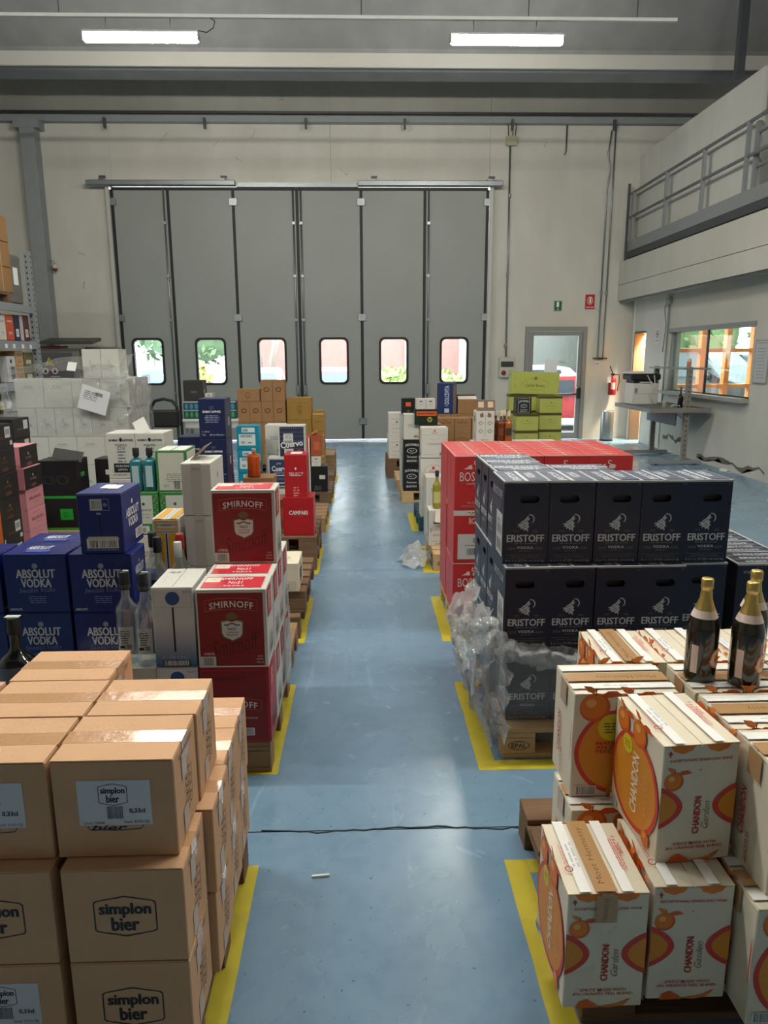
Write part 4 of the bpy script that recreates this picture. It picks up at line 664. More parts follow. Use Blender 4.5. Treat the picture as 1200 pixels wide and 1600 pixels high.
for i in range(6):
    a, b = leafx[i]+.03, leafx[i+1]-.03; w0, w1 = wins[i]
    lf = holed('door_leaf', [(a, .04), (b, .04), (b, 4.93), (a, 4.93)], rrect(w0+.035, w1-.035, 1.215, 2.095, .09), YB-.12, YB-.06, LEAF, dr)
    holed('window_gasket', rrect(w0, w1, 1.18, 2.13, .11), rrect(w0+.045, w1-.045, 1.225, 2.085, .085), YB-.135, YB-.045, BLACKP, lf)
    bm = bmesh.new(); bm.faces.new([bm.verts.new((x, YB-.09, z)) for x, z in rrect(w0+.04, w1-.04, 1.22, 2.09, .085)]); link('pane', new_mesh('pane', bm, PANE), lf)
    if i in (1, 2, 3, 5): pass
for i, x in enumerate(leafx):
    box('rubber_seal', x-.032, x+.032, YB-.11, YB-.05, .04, 4.95, BLACKP, dr)
    if i in (1, 3, 5):      # lock rods
        for s in ((-1,) if i == 1 else (-1, 1) if i == 3 else (1,)):
            rd = pipe('lock_rod', [(x+s*.075, YB-.15, .75), (x+s*.075, YB-.15, 4.98)], .017, STEEL, dr, 6)
            for z in (1.0, 2.45, 3.3, 4.3): box('rod_guide', x+s*.075-.028, x+s*.075+.028, YB-.17, YB-.122, z, z+.05, STEEL, rd)
            if i != 1: box('lock_handle', x+s*.075-.03, x+s*.075+.03, YB-.2, YB-.12, .98, 1.18, STEEL, rd, bev=.008)
    if i in (0, 2, 4, 6):
        for z in (.35, 2.45, 4.65): box('hinge', x-.08, x+.08, YB-.15, YB-.121, z, z+.14, STEEL, dr, bev=.006)
box('door_post', leafx[0]-.11, leafx[0]-.04, YB-.16, YB-.001, 0, 5.0, (176, 176, 168), dr); box('door_post', leafx[6]+.04, leafx[6]+.11, YB-.16, YB-.001, 0, 5.0, (176, 176, 168), dr)
box('head_seal', leafx[0], leafx[6], YB-.13, YB-.06, 4.93, 4.985, BLACKP, dr); box('head_rail', -2.44, -.06, YB-.16, YB-.05, 4.99, 5.07, STEEL, dr); box('threshold', leafx[0], leafx[6], YB-.04, YB+.25, 0, .02, (206, 210, 214), dr)
for a, b in ((-5.30, -2.44), (-.06, 2.77)):
    r_ = box('sliding_rail', a, b, YB-.3, YB-.17, 4.99, 5.085, STEEL, dr, bev=.01)
    for x in (a+.28, b-.25): q = box('rail_bracket', x-.05, x+.05, YB-.24, YB-.1, 5.087, 5.13, STEEL, r_); box('roller_arm', x-.03, x+.09, YB-.26, YB-.2, 5.13, 5.17, DGREY, r_, rot=(0, 0, 0))
# ---- glazed exit door
for k in range(13):
    rr = random.Random(40+k); x, z = rr.uniform(-7, 5), rr.uniform(5.15, 6.9) if k < 9 else rr.uniform(2.6, 5); pts = []
    if z < 5.1 and -5.2 < x < 2.8: x = 4.3 if x > 0 else -5.6
    for q in range(7): pts.append((x, YB-.004, z)); x += rr.uniform(-.05, .06); z += rr.uniform(-.06, .02)
    bm = bmesh.new(); tube(bm, pts, .003, 4); link('hairline_crack', new_mesh('hairline_crack', bm, (92, 88, 80)), wb)
ed = empty('door_2', (0, 0, 0), kind=S); DF = mat('grey aluminium frame', (128, 130, 128), r=.5, var=.05)
for a in ((3.375, 3.46, 0, 2.33), (4.58, 4.665, 0, 2.33)): box('door_frame', a[0], a[1], YB-.03, YB+.12, a[2], a[3], DF, ed)
box('door_frame', 3.46, 4.58, YB-.03, YB+.12, 2.24, 2.33, DF, ed)
lf = box('door_stile', 3.465, 3.55, YB-.01, YB+.05, .01, 2.235, DF, ed); box('door_stile', 4.49, 4.575, YB-.01, YB+.05, .01, 2.235, DF, ed)
box('door_rail', 3.55, 4.49, YB-.01, YB+.05, .01, .14, DF, ed); box('door_rail', 3.55, 4.49, YB-.01, YB+.05, 2.15, 2.235, DF, ed); box('pane', 3.55, 4.49, YB+.015, YB+.025, .14, 2.15, PANE, ed)
pb = pipe('panic_bar', [(3.52, YB-.09, .93), (4.5, YB-.09, .95)], .02, (104, 20, 34), ed); box('bar_mount', 4.47, 4.56, YB-.13, YB-.01, .86, 1.09, BLACKP, pb, bev=.02)
A = Art(.94, .01, 2.0); A.text('f', 'ORARIO UFFICIO', .42, 1.47, .36, .04, (30, 40, 44), flip=True)
for n, me in A.finish():
    o = link('lettering', me, ed, (4.02, YB+.012, .14), (0, 0, math.pi)); o.location.y = YB+.03
tag(box('paper_notice', 3.80, 4.07, YB+.004, YB+.012, 1.36, 1.66, (214, 218, 222)), 'white paper notice taped inside the glazed exit door', 'notice')
# ---- internal window of the office, and what lies behind
iw = empty('window_1', (0, 0, 0), kind=S)
box('window_head', XW-.03, XW+.2, 10.5, 13.5, 2.15, 2.22, GREYP, iw); box('window_sill', XW-.14, XW+.2, 10.5, 13.5, 1.06, 1.12, (150, 150, 144), iw); box('window_jamb', XW+.02, XW+.1, 13.42, 13.47, 1.12, 2.15, GREYP, iw)
box('window_bar', XW+.05, XW+.08, 12.07, 12.11, 1.12, 2.15, DGREY, iw); box('pane', XW+.06, XW+.07, 10.53, 12.07, 1.12, 2.15, PANE, iw); box('pane', XW+.06, XW+.07, 12.11, 13.42, 1.12, 2.15, PANE, iw)
ow = empty('window_2', (0, 0, 0), kind=S); PINE = mat('orange pine frame', (206, 132, 66), r=.5, var=.15, scale=5, stretch=(3, 3, .4))
for x in (6.36, 7.13, 7.66, 8.22, 8.9): box('wooden_mullion', x-.05, x+.05, YB-.04, YB+.12, .3, 2.55, PINE, ow)
for z in (.3, 1.06, 1.80, 2.5): 
    for xa, xb in ((6.41, 7.08), (7.18, 7.61), (7.71, 8.17), (8.27, 8.85)): box('wooden_transom', xa, xb, YB-.03, YB+.11, z, z+.08, PINE, ow)
box('pane', 6.3, 8.95, YB+.04, YB+.05, .3, 2.55, PANE, ow)
oi = empty('wall_office_inner', (0, 0, 0), kind=S)
box('partition', 5.81, 9.85, 10.0, 10.1, 0, 2.9, WALL2, oi); box('office_ceiling', 5.81, 9.85, 10.1, YB-.02, 2.8, 2.9, WALL2, oi); box('warm_wall', 6.22, 6.26, 14.75, YB-.05, 0, 2.79, mat('amber painted wall', (226, 176, 96), r=.7, var=.08), oi)
d3 = empty('door_3', (0, 0, 0), kind=S); box('door_lining', XW-.01, XW+.2, 15.2, 15.235, 0, 2.21, (120, 96, 74), d3); box('door_lining', XW-.01, XW+.2, 14.6, 14.625, 0, 2.21, (120, 96, 74), d3); box('door_lining', XW-.01, XW+.2, 14.625, 15.2, 2.18, 2.21, (90, 78, 66), d3)
ol = bpy.data.lights.new('office_ceiling_lamp', 'AREA'); ol.energy = 130; ol.color = (1, .84, .62); ol.size = .3; olo = bpy.data.objects.new('office_ceiling_lamp', ol); C.objects.link(olo); olo.location = (6.05, 14.75, 2.7); tag(olo, kind='helper')
tag(box('wall_notice', 6.205, 6.219, 15.0, 15.15, 1.25, 1.62, (70, 66, 58)), 'dark notice on the amber wall seen through the office doorway', 'notice')
# skirting damage on the office wall
def damage(y0, y1, zc, seed, n):
    bm = bmesh.new(); r = random.Random(seed); k = 14; top = [(y0+(y1-y0)*i/k, zc+r.uniform(-.02, .03)+.03*math.sin(i*.9)) for i in range(k+1)]; bot = [(y, z-r.uniform(.02, .09)) for y, z in top]
    vs = [bm.verts.new((XW-.006, y, z)) for y, z in top+bot[::-1]]; bm.faces.new(vs); bmesh.ops.triangulate(bm, faces=bm.faces); return link(n, new_mesh(n, bm, mat('crumbled plaster', (104, 98, 88), r=.9, var=.3, scale=30)), wr)
damage(12.55, 13.45, .30, 3, 'damaged_plaster'); damage(9.9, 12.0, .14, 8, 'damaged_plaster')
# ---- mezzanine edge, railing, board
mz = empty('mezzanine_railing', (5.38, 0, 3.78), 'grey steel mezzanine railing on its deep edge channel above the office', 'railing')
box('edge_channel', -.04, .16, YN+.02, YB-.02, 0, .2, GREYP, mz, bev=.006)
for y in (15.25, 13.65, 12.2, 10.85, 9.5, 8.1): box('post', 0, .05, y-.03, y+.03, .2, 1.13, GREYP, mz)
for z in (.68, 1.13): pipe('rail', [(.025, YB-.03, z), (.025, YN+.1, z)], .026, GREYP, mz)
for y in (10.72,): box('gate_post', .06, .12, y-.03, y+.03, .2, 1.1, GREYP, mz)
for z in (.5, .72, .95): pipe('gate_rail', [(.09, 10.66, z), (.09, 9.2, z)], .02, GREYP, mz)
tag(box('white_board_panel', 5.555, 5.615, 10.86, YB-.02, 3.99, 5.62, WALL2), 'long white board panel standing behind the mezzanine railing', 'panel')
tag(box('roof_post', 5.36, 5.47, 11.28, 11.39, 5.62+.0, 8.2, DGREY), 'dark steel post rising from the board panel to the roof', 'post')
tag(box('iron_rod', 5.27, 5.31, 15.2, 15.24, 3.61, 5.05, DGREY), 'thin dark iron rod standing at the far end of the mezzanine railing', 'post')
for i, (z, c) in enumerate(((3.79, (150, 110, 66)), (4.12, (96, 62, 44)), (4.62, (84, 52, 40)))):
    tag(box('mezzanine_box', 5.75, 6.35, 9.9, 10.5, z, z+(.32, .49, .45)[i], mat('mezz board %d' % i, c, r=.7, var=.1), bev=.01), ('light brown box, bottom of the pile behind the mezzanine gate', 'dark brown box, middle of the pile behind the mezzanine gate', 'dark brown box on top of the pile behind the mezzanine gate')[i], 'box', 'boxes on the mezzanine')
# ---- lamps: long sealed tubes under hanging rails, the same all over the hall
DIFF = mat('lit diffuser', (255, 252, 240), emit=LAMP, var=0)
def lamp(x, y, label):
    o = empty('ceiling_lamp', (x, y, 5.42), label, 'lamp', 'tube lamps under the hanging rails')
    bm = bmesh.new(); tube(bm, [(-.66, 0, 0), (-.65, 0, 0), (.65, 0, 0), (.66, 0, 0)], [.03, .052, .052, .03], 10); link('diffuser', new_mesh('diffuser', bm, DIFF), o)
    box('housing', -.68, .68, -.05, .05, .035, .075, (176, 178, 178), o, bev=.01)
    for s in (-1, 1): box('end_cap', s*.67-.014, s*.67+.014, -.05, .05, -.035, .034, (150, 152, 152), o, bev=.008)
    for s in (-.4, .35): pipe('hanger', [(s, 0, .075), (s, 0, .21)], .006, STEEL, o, 6)
for j, y in enumerate((9.6, 3.4)):
    rl = empty('lamp_rail', (0, y, 5.65), 'thin white rail hung on wires above the %s tube lamps' % ('visible far row of', 'nearer unseen row of', 'rearmost unseen row of')[j], 'rail', 'lamp rails')
    box('rail_bar', -8.6, 3.78, -.022, .022, -.018, .018, (206, 206, 202), rl)
    for x in (-7.3, -3.5, .02, 2.0, 3.3) if j == 0 else (-7, -3, 1, 3): pipe('wire', [(x, 0, .02), (x, 0, 2.7)], .006, DGREY, rl, 5)
    for x in ((-2.57, 1.75) if j == 0 else (-5.2, -2.57, -.4, 1.75, 4.1)): lamp(x, y, {(0, -2.57): 'lit tube lamp on the left of the far hanging rail', (0, 1.75): 'lit tube lamp on the right of the far hanging rail'}.get((j, x), 'lit tube lamp outside the view, %s row, %s' % (('far', 'middle', 'rear')[j], {-5.2: 'leftmost', -2.57: 'second', -.4: 'third', 1.75: 'fourth', 4.1: 'rightmost'}[x])))
pipe('lamp_cable', [(-1.9, 9.6, 5.5), (-1.8, 9.6, 5.48), (-1.72, 9.6, 5.53), (-1.7, 9.6, 5.6), (-1.76, 9.6, 5.64)], .006, BLACKP); tag(bpy.data.objects['lamp_cable'], 'short dark cable looping up from the left lamp to its rail', 'cable')
# ---- conduits, boxes and signs on the back wall
jb = empty('junction_box', (2.95, YB-.01, 5.86), 'cream junction box on the back wall with its long conduit', 'junction box')
box('cover', -.11, .11, -.09, 0, -.09, .09, (168, 166, 140), jb, bev=.012); pipe('conduit', [(-.02, -.04, -.09), (.02, -.04, -4.13)], .018, STEEL, jb)
for z in (-1.0, -2.5, -3.9): lathe_obj('coupling', [(.028, -.03), (.028, .03)], STEEL, jb, (.0, -.04, z), 10)
for x in (-.06, .02, .07): pipe('cable', [(x, -.05, .08), (x*1.3, -.06, .3)], .008, BLACKP, jb, 5)
sb = empty('switch_panel', (2.99, YB, 1.5), 'cream wall switch panel with dark window and red rotary switch', 'switch panel')
box('case', -.16, .16, -.11, 0, -.2, .21, (184, 182, 170), sb, bev=.015); box('breaker_window', -.13, .13, -.125, -.112, .02, .13, (46, 46, 48), sb, bev=.01); lathe_obj('rotary_switch', [(.05, 0), (.05, .02), (.03, .05), (0, .05)], (130, 30, 26), sb, (-.07, -.112, -.1), 16, rot=(math.pi/2, 0, 0)); box('button_plate', .03, .12, -.118, -.112, -.15, -.04, (150, 170, 150), sb)
for x, lbl, bend in ((4.9, 'long conduit with a kinked top left of its twin by the corner', 1), (5.01, 'long straight conduit right of its twin by the corner', 0)):
    o = empty('wall_conduit', (x, YB, 1.65), lbl, 'conduit', 'conduits by the right corner')
    pts = [(0, -.03, 0), (0, -.03, 3.3)]+([(.04, -.04, 3.7), (-.02, -.05, 4.0), (.02, -.08, 4.4)] if bend else [(0, -.03, 4.5)]); pipe('tube', pts, .016, STEEL, o)
    box('clip', -.09, .09, -.05, 0, .02, .05, DGREY, o); lathe_obj('coupling', [(.026, -.04), (.026, .04)], STEEL, o, (0, -.03, 1.35), 10)
o = empty('hanging_tube', (4.04, YB, 5.62), 'short grey tube hanging from the wall ledge with a hooked end', 'conduit'); pipe('tube', [(0, -.04, .55), (0, -.04, .05), (-.03, -.04, 0)], .016, STEEL, o)
def sign(name, x0, x1, z0, z1, c, fn, label, cat='sign', y=YB, extra=None):
    w, h = x1-x0, z1-z0; o = empty(name, ((x0+x1)/2, y, z0), label, cat); box('board', -w/2, w/2, -.012, 0, 0, h, c, o); A = Art(w, .024, h); fn(A, w, h)
    for n, me in A.finish(): link(n, me, o)
    return o
sign('emergency_sign', 3.94, 4.11, 2.64, 2.85, (10, 84, 50), lambda A, w, h: (A.rect('f', w*.32, h*.4, w*.3, h*.48, WH), A.poly('f', [(w*.42, h*.2), (w*.5, h*.3), (w*.58, h*.2), (w*.5, h*.12)], WH), A.frame('f', w*.03, h*.03, w*.94, h*.94, w*.03, (200, 220, 208))), 'small green emergency sign with white symbol above the exit door')
sign('fire_sign', 4.59, 4.78, 2.68, 2.97, (176, 20, 26), lambda A, w, h: (A.ring('f', [(w*(.5+.3*math.cos(a)), h*(.58+.27*math.sin(a))) for a in [k*.35 for k in range(18)]], w*.05, WH), A.rect('f', w*.42, h*.42, w*.2, h*.32, WH), A.rect('f', w*.47, h*.74, w*.1, h*.06, WH), A.text('f', 'ESTINTORE', w*.5, h*.12, w*.8, None, WH, bold=.03)), 'red fire extinguisher sign high on the back wall')
o = sign('socket_plate', 4.86, 4.97, 1.53, 1.62, (196, 196, 188), lambda A, w, h: A.frame('f', w*.25, h*.3, w*.5, h*.4, .008, (70, 70, 70)), 'small white socket plate below the twin conduits', 'socket')
al = empty('wall_siren', (-6.12, 15.3, 3.5), 'small red and white siren on a bent arm beside the steel column', 'siren'); pipe('arm', [(-.07, 0, .12), (.02, 0, .12), (.03, 0, .05)], .01, GREYP, al); lathe_obj('body', [(.02, .06), (.05, .04), (.055, -.02), (.04, -.03), (0, -.03)], (190, 180, 170), al, (.03, 0, 0)); lathe_obj('lens', [(.042, -.03), (.04, -.06), (0, -.08)], (120, 40, 24), al, (.03, 0, 0))
# extinguisher and bin
fe = empty('fire_extinguisher', (5.22, 15.32, .93), 'red fire extinguisher hung on the back wall in the corner', 'fire extinguisher')
lathe_obj('cylinder', [(0, 0), (.07, 0), (.08, .02), (.08, .3), (.06, .36), (.025, .39), (.025, .41), (0, .41)], (170, 20, 30), fe); box('valve', -.03, .03, -.03, .03, .405, .45, BLACKP, fe, bev=.006); pipe('lever', [(0, 0, .45), (-.04, 0, .52), (-.07, 0, .6)], .01, BLACKP, fe); pipe('hose', [(.03, -.02, .42), (.12, -.03, .42), (.13, -.03, .3), (.1, -.03, .08)], .01, BLACKP, fe); box('inspection_tag', -.14, -.06, -.09, -.085, .26, .38, (214, 216, 214), fe); lathe_obj('label', [(.081, .12), (.081, .26)], (206, 190, 186), fe, n=8, a0=-2.2, a1=-1.1)
bn = empty('waste_bin', (5.08, 15.1, 0), 'tall round stainless steel waste bin by the exit door', 'bin')
lathe_obj('body', [(0, .005), (.125, .005), (.13, .02), (.13, .6), (.12, .615), (.115, .6), (.115, .05), (0, .05)], STEEL, bn, n=32); lathe_obj('base_ring', [(.134, 0), (.134, .03)], BLACKP, bn, n=32)
# signs on the office wall (facing the hall)
def rsign(name, y0, y1, z0, z1, c, fn, label):
    w, h = y1-y0, z1-z0; o = empty(name, (XW-.014, (y0+y1)/2, z0), label, 'sign', rz=-math.pi/2); box('board', -w/2, w/2, -.006, 0, 0, h, c, o); A = Art(w, .012, h); fn(A, w, h)
    for n, me in A.finish(): link(n, me, o)
rsign('prohibition_sign', 13.92, 14.12, 1.95, 2.25, (206, 204, 200), lambda A, w, h: (A.ring('f', [(w*(.5+.36*math.cos(a)), h*(.62+.24*math.sin(a))) for a in [k*.35 for k in range(18)]], w*.08, (150, 50, 46)), A.line('f', [(w*.28, h*.76), (w*.72, h*.48)], w*.07, (150, 50, 46)), A.rect('f', w*.35, h*.58, w*.3, h*.08, BK), A.fine('f', w*.5, h*.24, w*.7, 2, .018, BK)), 'small no smoking sign between the office door and window')
rsign('notice_board', 10.08, 10.44, 1.35, 1.95, (176, 178, 178), lambda A, w, h: (A.frame('f', 0, 0, w, h, .012, GR), A.fine('f', w*.5, h*.92, w*.8, 1, .03, GR), [A.fine('f', w*.5, h*(.8-.075*k), w*.75, 1, .014, (90, 92, 94)) for k in range(10)]), 'grey printed notice sheet on the wall right of the office window')
o = empty('wall_junction', (XW, 13.55, 2.7), 'small grey junction box with cable conduit left of the office window', 'junction box'); box('cover', -.08, 0, -.07, .07, -.06, .07, (160, 160, 150), o, bev=.01); pipe('conduit', [(-.03, 0, -.06), (-.03, 0, -1.9)], .016, GREYP, o); pipe('cable', [(-.04, .1, .04), (-.05, .14, -.15), (-.04, .05, -.4), (-.05, .1, -.9)], .009, GREYP, o, 6)
# ================================================================ outside, seen through the glass
yd = empty('yard', (0, 0, 0), kind=S); box('asphalt', -30, 45, YB+.3, 50, -.2, -.02, mat('asphalt', (120, 120, 122), r=.9, var=.15, scale=2), yd)
BRICKM = mat('red brick', (150, 102, 94), r=.85, var=.2, scale=3)
def brick_wall():
    o = empty('brick_building', (-6, 34, 0), 'red brick building across the yard with pale upper storey', 'building'); box('brick_storey', 0, 14.4, 0, 6, 0, 2.6, BRICKM, o); box('upper_storey', 0, 14.4, 0, 6, 2.6, 7, (196, 190, 184), o)
    for k in range(7): f = box('window', 1+2*k, 2.2+2*k, -.05, 0, 3.2, 5.0, (90, 96, 104), o); box('window_frame', 1.55+2*k, 1.65+2*k, -.08, -.051, 3.2, 5.0, WH, f)
    for k in range(6): box('pilaster', .4+2.5*k, .7+2.5*k, -.15, 0, 0, 2.6, (206, 198, 190), o)
brick_wall()
o = empty('yard_fence', (-16.5, 30.2, 0), 'pale panelled yard fence seen through the leftmost door window', 'fence')
for k in range(10): box('fence_panel', k*.9, k*.9+.86, 0, .08, 0, 2.0, (168, 162, 158), o); box('fence_post', k*.9+.865, k*.9+.895, -.03, .11, 0, 2.1, (140, 136, 130), o)
def bush(name, x, y, rx, ry, h, c, label, cat='bush', n=420, z0=0, seed=1, trunk=0, group=None):
    r = random.Random(seed); o = empty(name, (x, y, 0), label, cat, group); bm = bmesh.new()
    for k in range(n):
        while True:
            p = Vector((r.uniform(-1, 1), r.uniform(-1, 1), r.uniform(-1, 1)))
            if .5 < p.length < 1: break
        q = Vector((p.x*rx, p.y*ry, z0+(p.z+1)/2*h)); s = .12+.1*r.random(); a = Vector((r.uniform(-1, 1), r.uniform(-1, 1), r.uniform(-1, 1))).normalized(); b = a.orthogonal().normalized()
        bm.faces.new([bm.verts.new(q+v) for v in (a*s, b*s*.5, -a*s, -b*s*.5)])
    tag(link('foliage', new_mesh('foliage', bm, mat('leaf %d_%d_%d' % c, c, r=.7, var=.35, scale=1.5)), o), kind='stuff')
    if True:
        bm = bmesh.new(); bmesh.ops.create_icosphere(bm, subdivisions=3, radius=1)
        for v in bm.verts:
            v.co *= 1+.12*noise.noise(v.co*3); v.co = Vector((v.co.x*rx*.9, v.co.y*ry*.9, max(0, z0+h*.5+v.co.z*h*.44)))
        link('inner_growth', new_mesh('inner_growth', bm, mat('leaf %d_%d_%d' % c, c)), o)
    if trunk: pipe('trunk', [(0, 0, 0), (.1, 0, z0*.6), (0, 0, z0+h*.4)], [trunk, trunk*.8, trunk*.5], (96, 82, 70), o)
    return o
bush('yellow_bush', -5.15, 22.0, .68, .8, 1.75, (150, 146, 62), 'round yellow green bush beyond the second door window', seed=2)
bush('green_tree', -6.3, 28, 3, 1.6, 4.5, (104, 128, 92), 'green tree crown rising behind the yellow bush', 'tree', 1500, z0=1.3, trunk=.2, seed=3)
bush('green_tree', -10.8, 33, 3.2, 2, 5.5, (110, 132, 96), 'green tree standing above the pale yard fence', 'tree', 1700, z0=2.3, trunk=.2, seed=4)
bush('low_hedge', 1.7, 27, 2.3, .9, 1.35, (112, 130, 68), 'low clipped green hedge beyond the fifth door window', seed=5, n=900); bush('low_hedge', 3.05, 24.5, 1.2, .7, .8, (142, 144, 84), 'low yellow green bush beyond the sixth door window', seed=6)
o = empty('bare_tree', (-3.55, 25.5, 0), 'pair of bare leaning tree trunks beyond the third door window', 'tree'); pipe('trunk', [(0, 0, 0), (-.05, 0, 1.6), (-.5, 0, 4)], [.2, .17, .14], (112, 98, 90), o); pipe('trunk', [(.3, 0, 0), (.45, 0, 1.6), (.95, 0, 4)], [.17, .15, .1], (112, 98, 90), o)
for k in range(5): bush('hedge_tree', 10.2+k*3.1, 28+1.2*(k % 2), 1.62, 1.3, 5.6+(k % 3)*.5, (96, 116, 68), 'dense green tree through the office window, %s in its row' % ('leftmost', 'second', 'third', 'fourth', 'rightmost')[k], 'tree', 1500, z0=.0, seed=20+k, group='trees in the row seen through the office window')
TYREP = [(0, -.1), (.2, -.1), (.3, -.1), (.33, -.07), (.33, .07), (.3, .1), (0, .1)]
def car(x, y, c, label, h=1.45, wd=1.75, ln=4.1, rz=0, suv=False):
    o = empty('car', (x, y, 0), label, 'car', rz=rz); bm = bmesh.new(); hw = wd/2; hl = ln/2; b = .55*h
    prof = [(-hl, .28), (-hl+.02, .52), (-hl+.1, b*.95), (-hl+.2, b+.03), (-hl*(.62 if not suv else .8), h*.93), (-hl*.3, h), (hl*.15, h*.985), (hl*.5, b+.12), (hl*.9, b*.88), (hl, .5), (hl-.02, .28)]
    rows = []
    for s in (-1, -.93, .93, 1):
        rows.append([bm.verts.new((s*hw*(1-.16*max(0, (z-b))/(h-b)), yy*(1 if abs(s) < 1 else .985), z if abs(s) < 1 else .28+(z-.28)*.97)) for yy, z in prof])
    n = len(prof)
    for i in range(3):
        for j in range(n): bm.faces.new((rows[i][j], rows[i][(j+1) % n], rows[i+1][(j+1) % n], rows[i+1][j]))
    bm.faces.new(rows[0][::-1]); bm.faces.new(rows[3]); bmesh.ops.recalc_face_normals(bm, faces=bm.faces)
    link('body', new_mesh('body', bm, mat('car paint %d_%d_%d' % c, c, r=.45, var=0, coat=.15)), o)
    CG = mat('car window', (44, 56, 66), r=.08, var=0); D = hw*.8
    def quad(n_, pts, m=CG): bm = bmesh.new(); bm.faces.new([bm.verts.new(p) for p in pts]); link(n_, new_mesh(n_, bm, m), o)
    y0, y1, z0, z1 = -hl+.2, -hl*(.62 if not suv else .8), b+.03, h*.93
    f = lambda t: (y0+(y1-y0)*t-.012, z0+(z1-z0)*t)
    quad('rear_window', [(-D*.95, *f(.2)), (D*.95, *f(.2)), (D*.86, *f(.93)), (-D*.86, *f(.93))])
    quad('windscreen', [(D*.95, hl*.47, b+.16), (-D*.95, hl*.47, b+.16), (-D*.86, hl*.2, h*.95), (D*.86, hl*.2, h*.95)])
    for s in (-1, 1):
        e = lambda z: s*(hw*(1-.16*max(0, (z-b))/(h-b))+.006)
        for a, c_ in ((-hl*.62, -hl*.12), (-hl*.08, hl*.4)): quad('side_window', [(e(b+.08), a, b+.08), (e(b+.08), c_, b+.08), (e(h*.9), c_-(.35 if c_ > 0 else 0), h*.9), (e(h*.9), a+(.12 if a < -hl*.3 else 0), h*.9)])
        box('tail_light', s*hw*.82-.12, s*hw*.82+.12, -hl-.015, -hl+.1, b*.75, b*.98, (180, 24, 24), o, bev=.02)
        box('headlight', s*hw*.72-.16, s*hw*.72+.16, hl-.12, hl+.015, b*.7, b*.88, (214, 216, 220), o, bev=.02); box('mirror', s*(hw+.09)-.08, s*(hw+.09)+.08, hl*.35, hl*.42, b+.02, b+.16, BK, o, bev=.02)
        for yy in (-hl*.62, hl*.62): w = lathe_obj('wheel', TYREP, BLACKP, o, (s*(hw-.1), yy, .33), 20, rot=(0, math.pi/2, 0)); lathe_obj('hub_cap', [(0, .105), (.19, .105), (.2, .1)], (170, 172, 176), w, (0, 0, 0) if s > 0 else (0, 0, -.21), 16)
    box('number_plate', -.26, .26, -hl-.02, -hl+.05, b*.55, b*.7, (214, 214, 208), o); box('bumper', -hw*.96, hw*.96, -hl-.03, -hl+.1, .28, .46, (60, 60, 62), o, bev=.03)
    return o
car(-.95, 21.5, (150, 24, 40), 'red car parked beyond the fourth door window'); car(-3.1, 21.5, (150, 156, 162), 'white car parked beyond the third door window', rz=.08); car(-7.3, 26.2, (90, 110, 150), 'blue grey car parked by the fence beyond the leftmost door window', rz=.4)
car(5.35, 24, (150, 154, 158), 'white car seen through the glazed exit door', rz=1.2); car(4.9, 18.2, (170, 34, 44), 'low red car close outside the glazed exit door', h=1.3, rz=1.5)
car(9.75, 21, (34, 36, 40), 'large dark grey off-road car seen through the office window', h=1.95, wd=1.95, ln=4.7, rz=math.pi+.5, suv=True); car(12.6, 24.5, (44, 54, 72), 'blue grey car behind the large dark off-road car', h=1.75, rz=.5, suv=True)
tag(box('dark_shed', 5.0, 9.0, 30, 31, 0, 4.5, (84, 84, 80), bev=.02), 'dark shed wall seen through the glazed exit door', 'shed')
# ================================================================ yellow floor marking
YT = mat('yellow floor tape', (188, 172, 46), r=.5, var=.22, scale=14)
def bay(side, y, n, i):
    x0 = .483 if side > 0 else -.383; o = empty('floor_tape', (x0, y, 0), 'yellow floor tape, %s bay from the camera, %s of the aisle' % (i, 'right' if side > 0 else 'left'), 'floor marking', 'yellow tape bays')
    s = side; rr = random.Random(int(y*100)+n)
    def strip(nm, xa, xb, ya, yb):
        bm = bmesh.new(); k = 8; L_ = xb-xa > yb-ya
        V = []
        for q in range(k+1):
            t = q/k; j = rr.uniform(-.002, .002)
            V.append(((xa+(xb-xa)*t, ya+j) if L_ else (xa+j, ya+(yb-ya)*t), (xa+(xb-xa)*t, yb+j) if L_ else (xb+j, ya+(yb-ya)*t)))
        vs = [[bm.verts.new((*p, .0008)) for p in q] for q in V]
        for q in range(k): bm.faces.new((vs[q][0], vs[q+1][0], vs[q+1][1], vs[q][1]) if L_ else (vs[q][0], vs[q][1], vs[q+1][1], vs[q+1][0]))
        link(nm, new_mesh(nm, bm, YT), o)
    strip('side_strip', *sorted((0, s*.078)), 0, .87); strip('near_strip', *sorted((s*.079, s*1.28)), -.0, .075); strip('far_strip', *sorted((s*.079, s*1.28)), .80, .87)
NM = ('nearest', 'second', 'third', 'fourth', 'fifth', 'sixth', 'seventh')
for i, y in enumerate((1.38, 2.82, 4.27, 5.74, 7.2, 8.66, 10.12)): bay(1, y, 0, NM[i]); bay(-1, y, 1, NM[i])
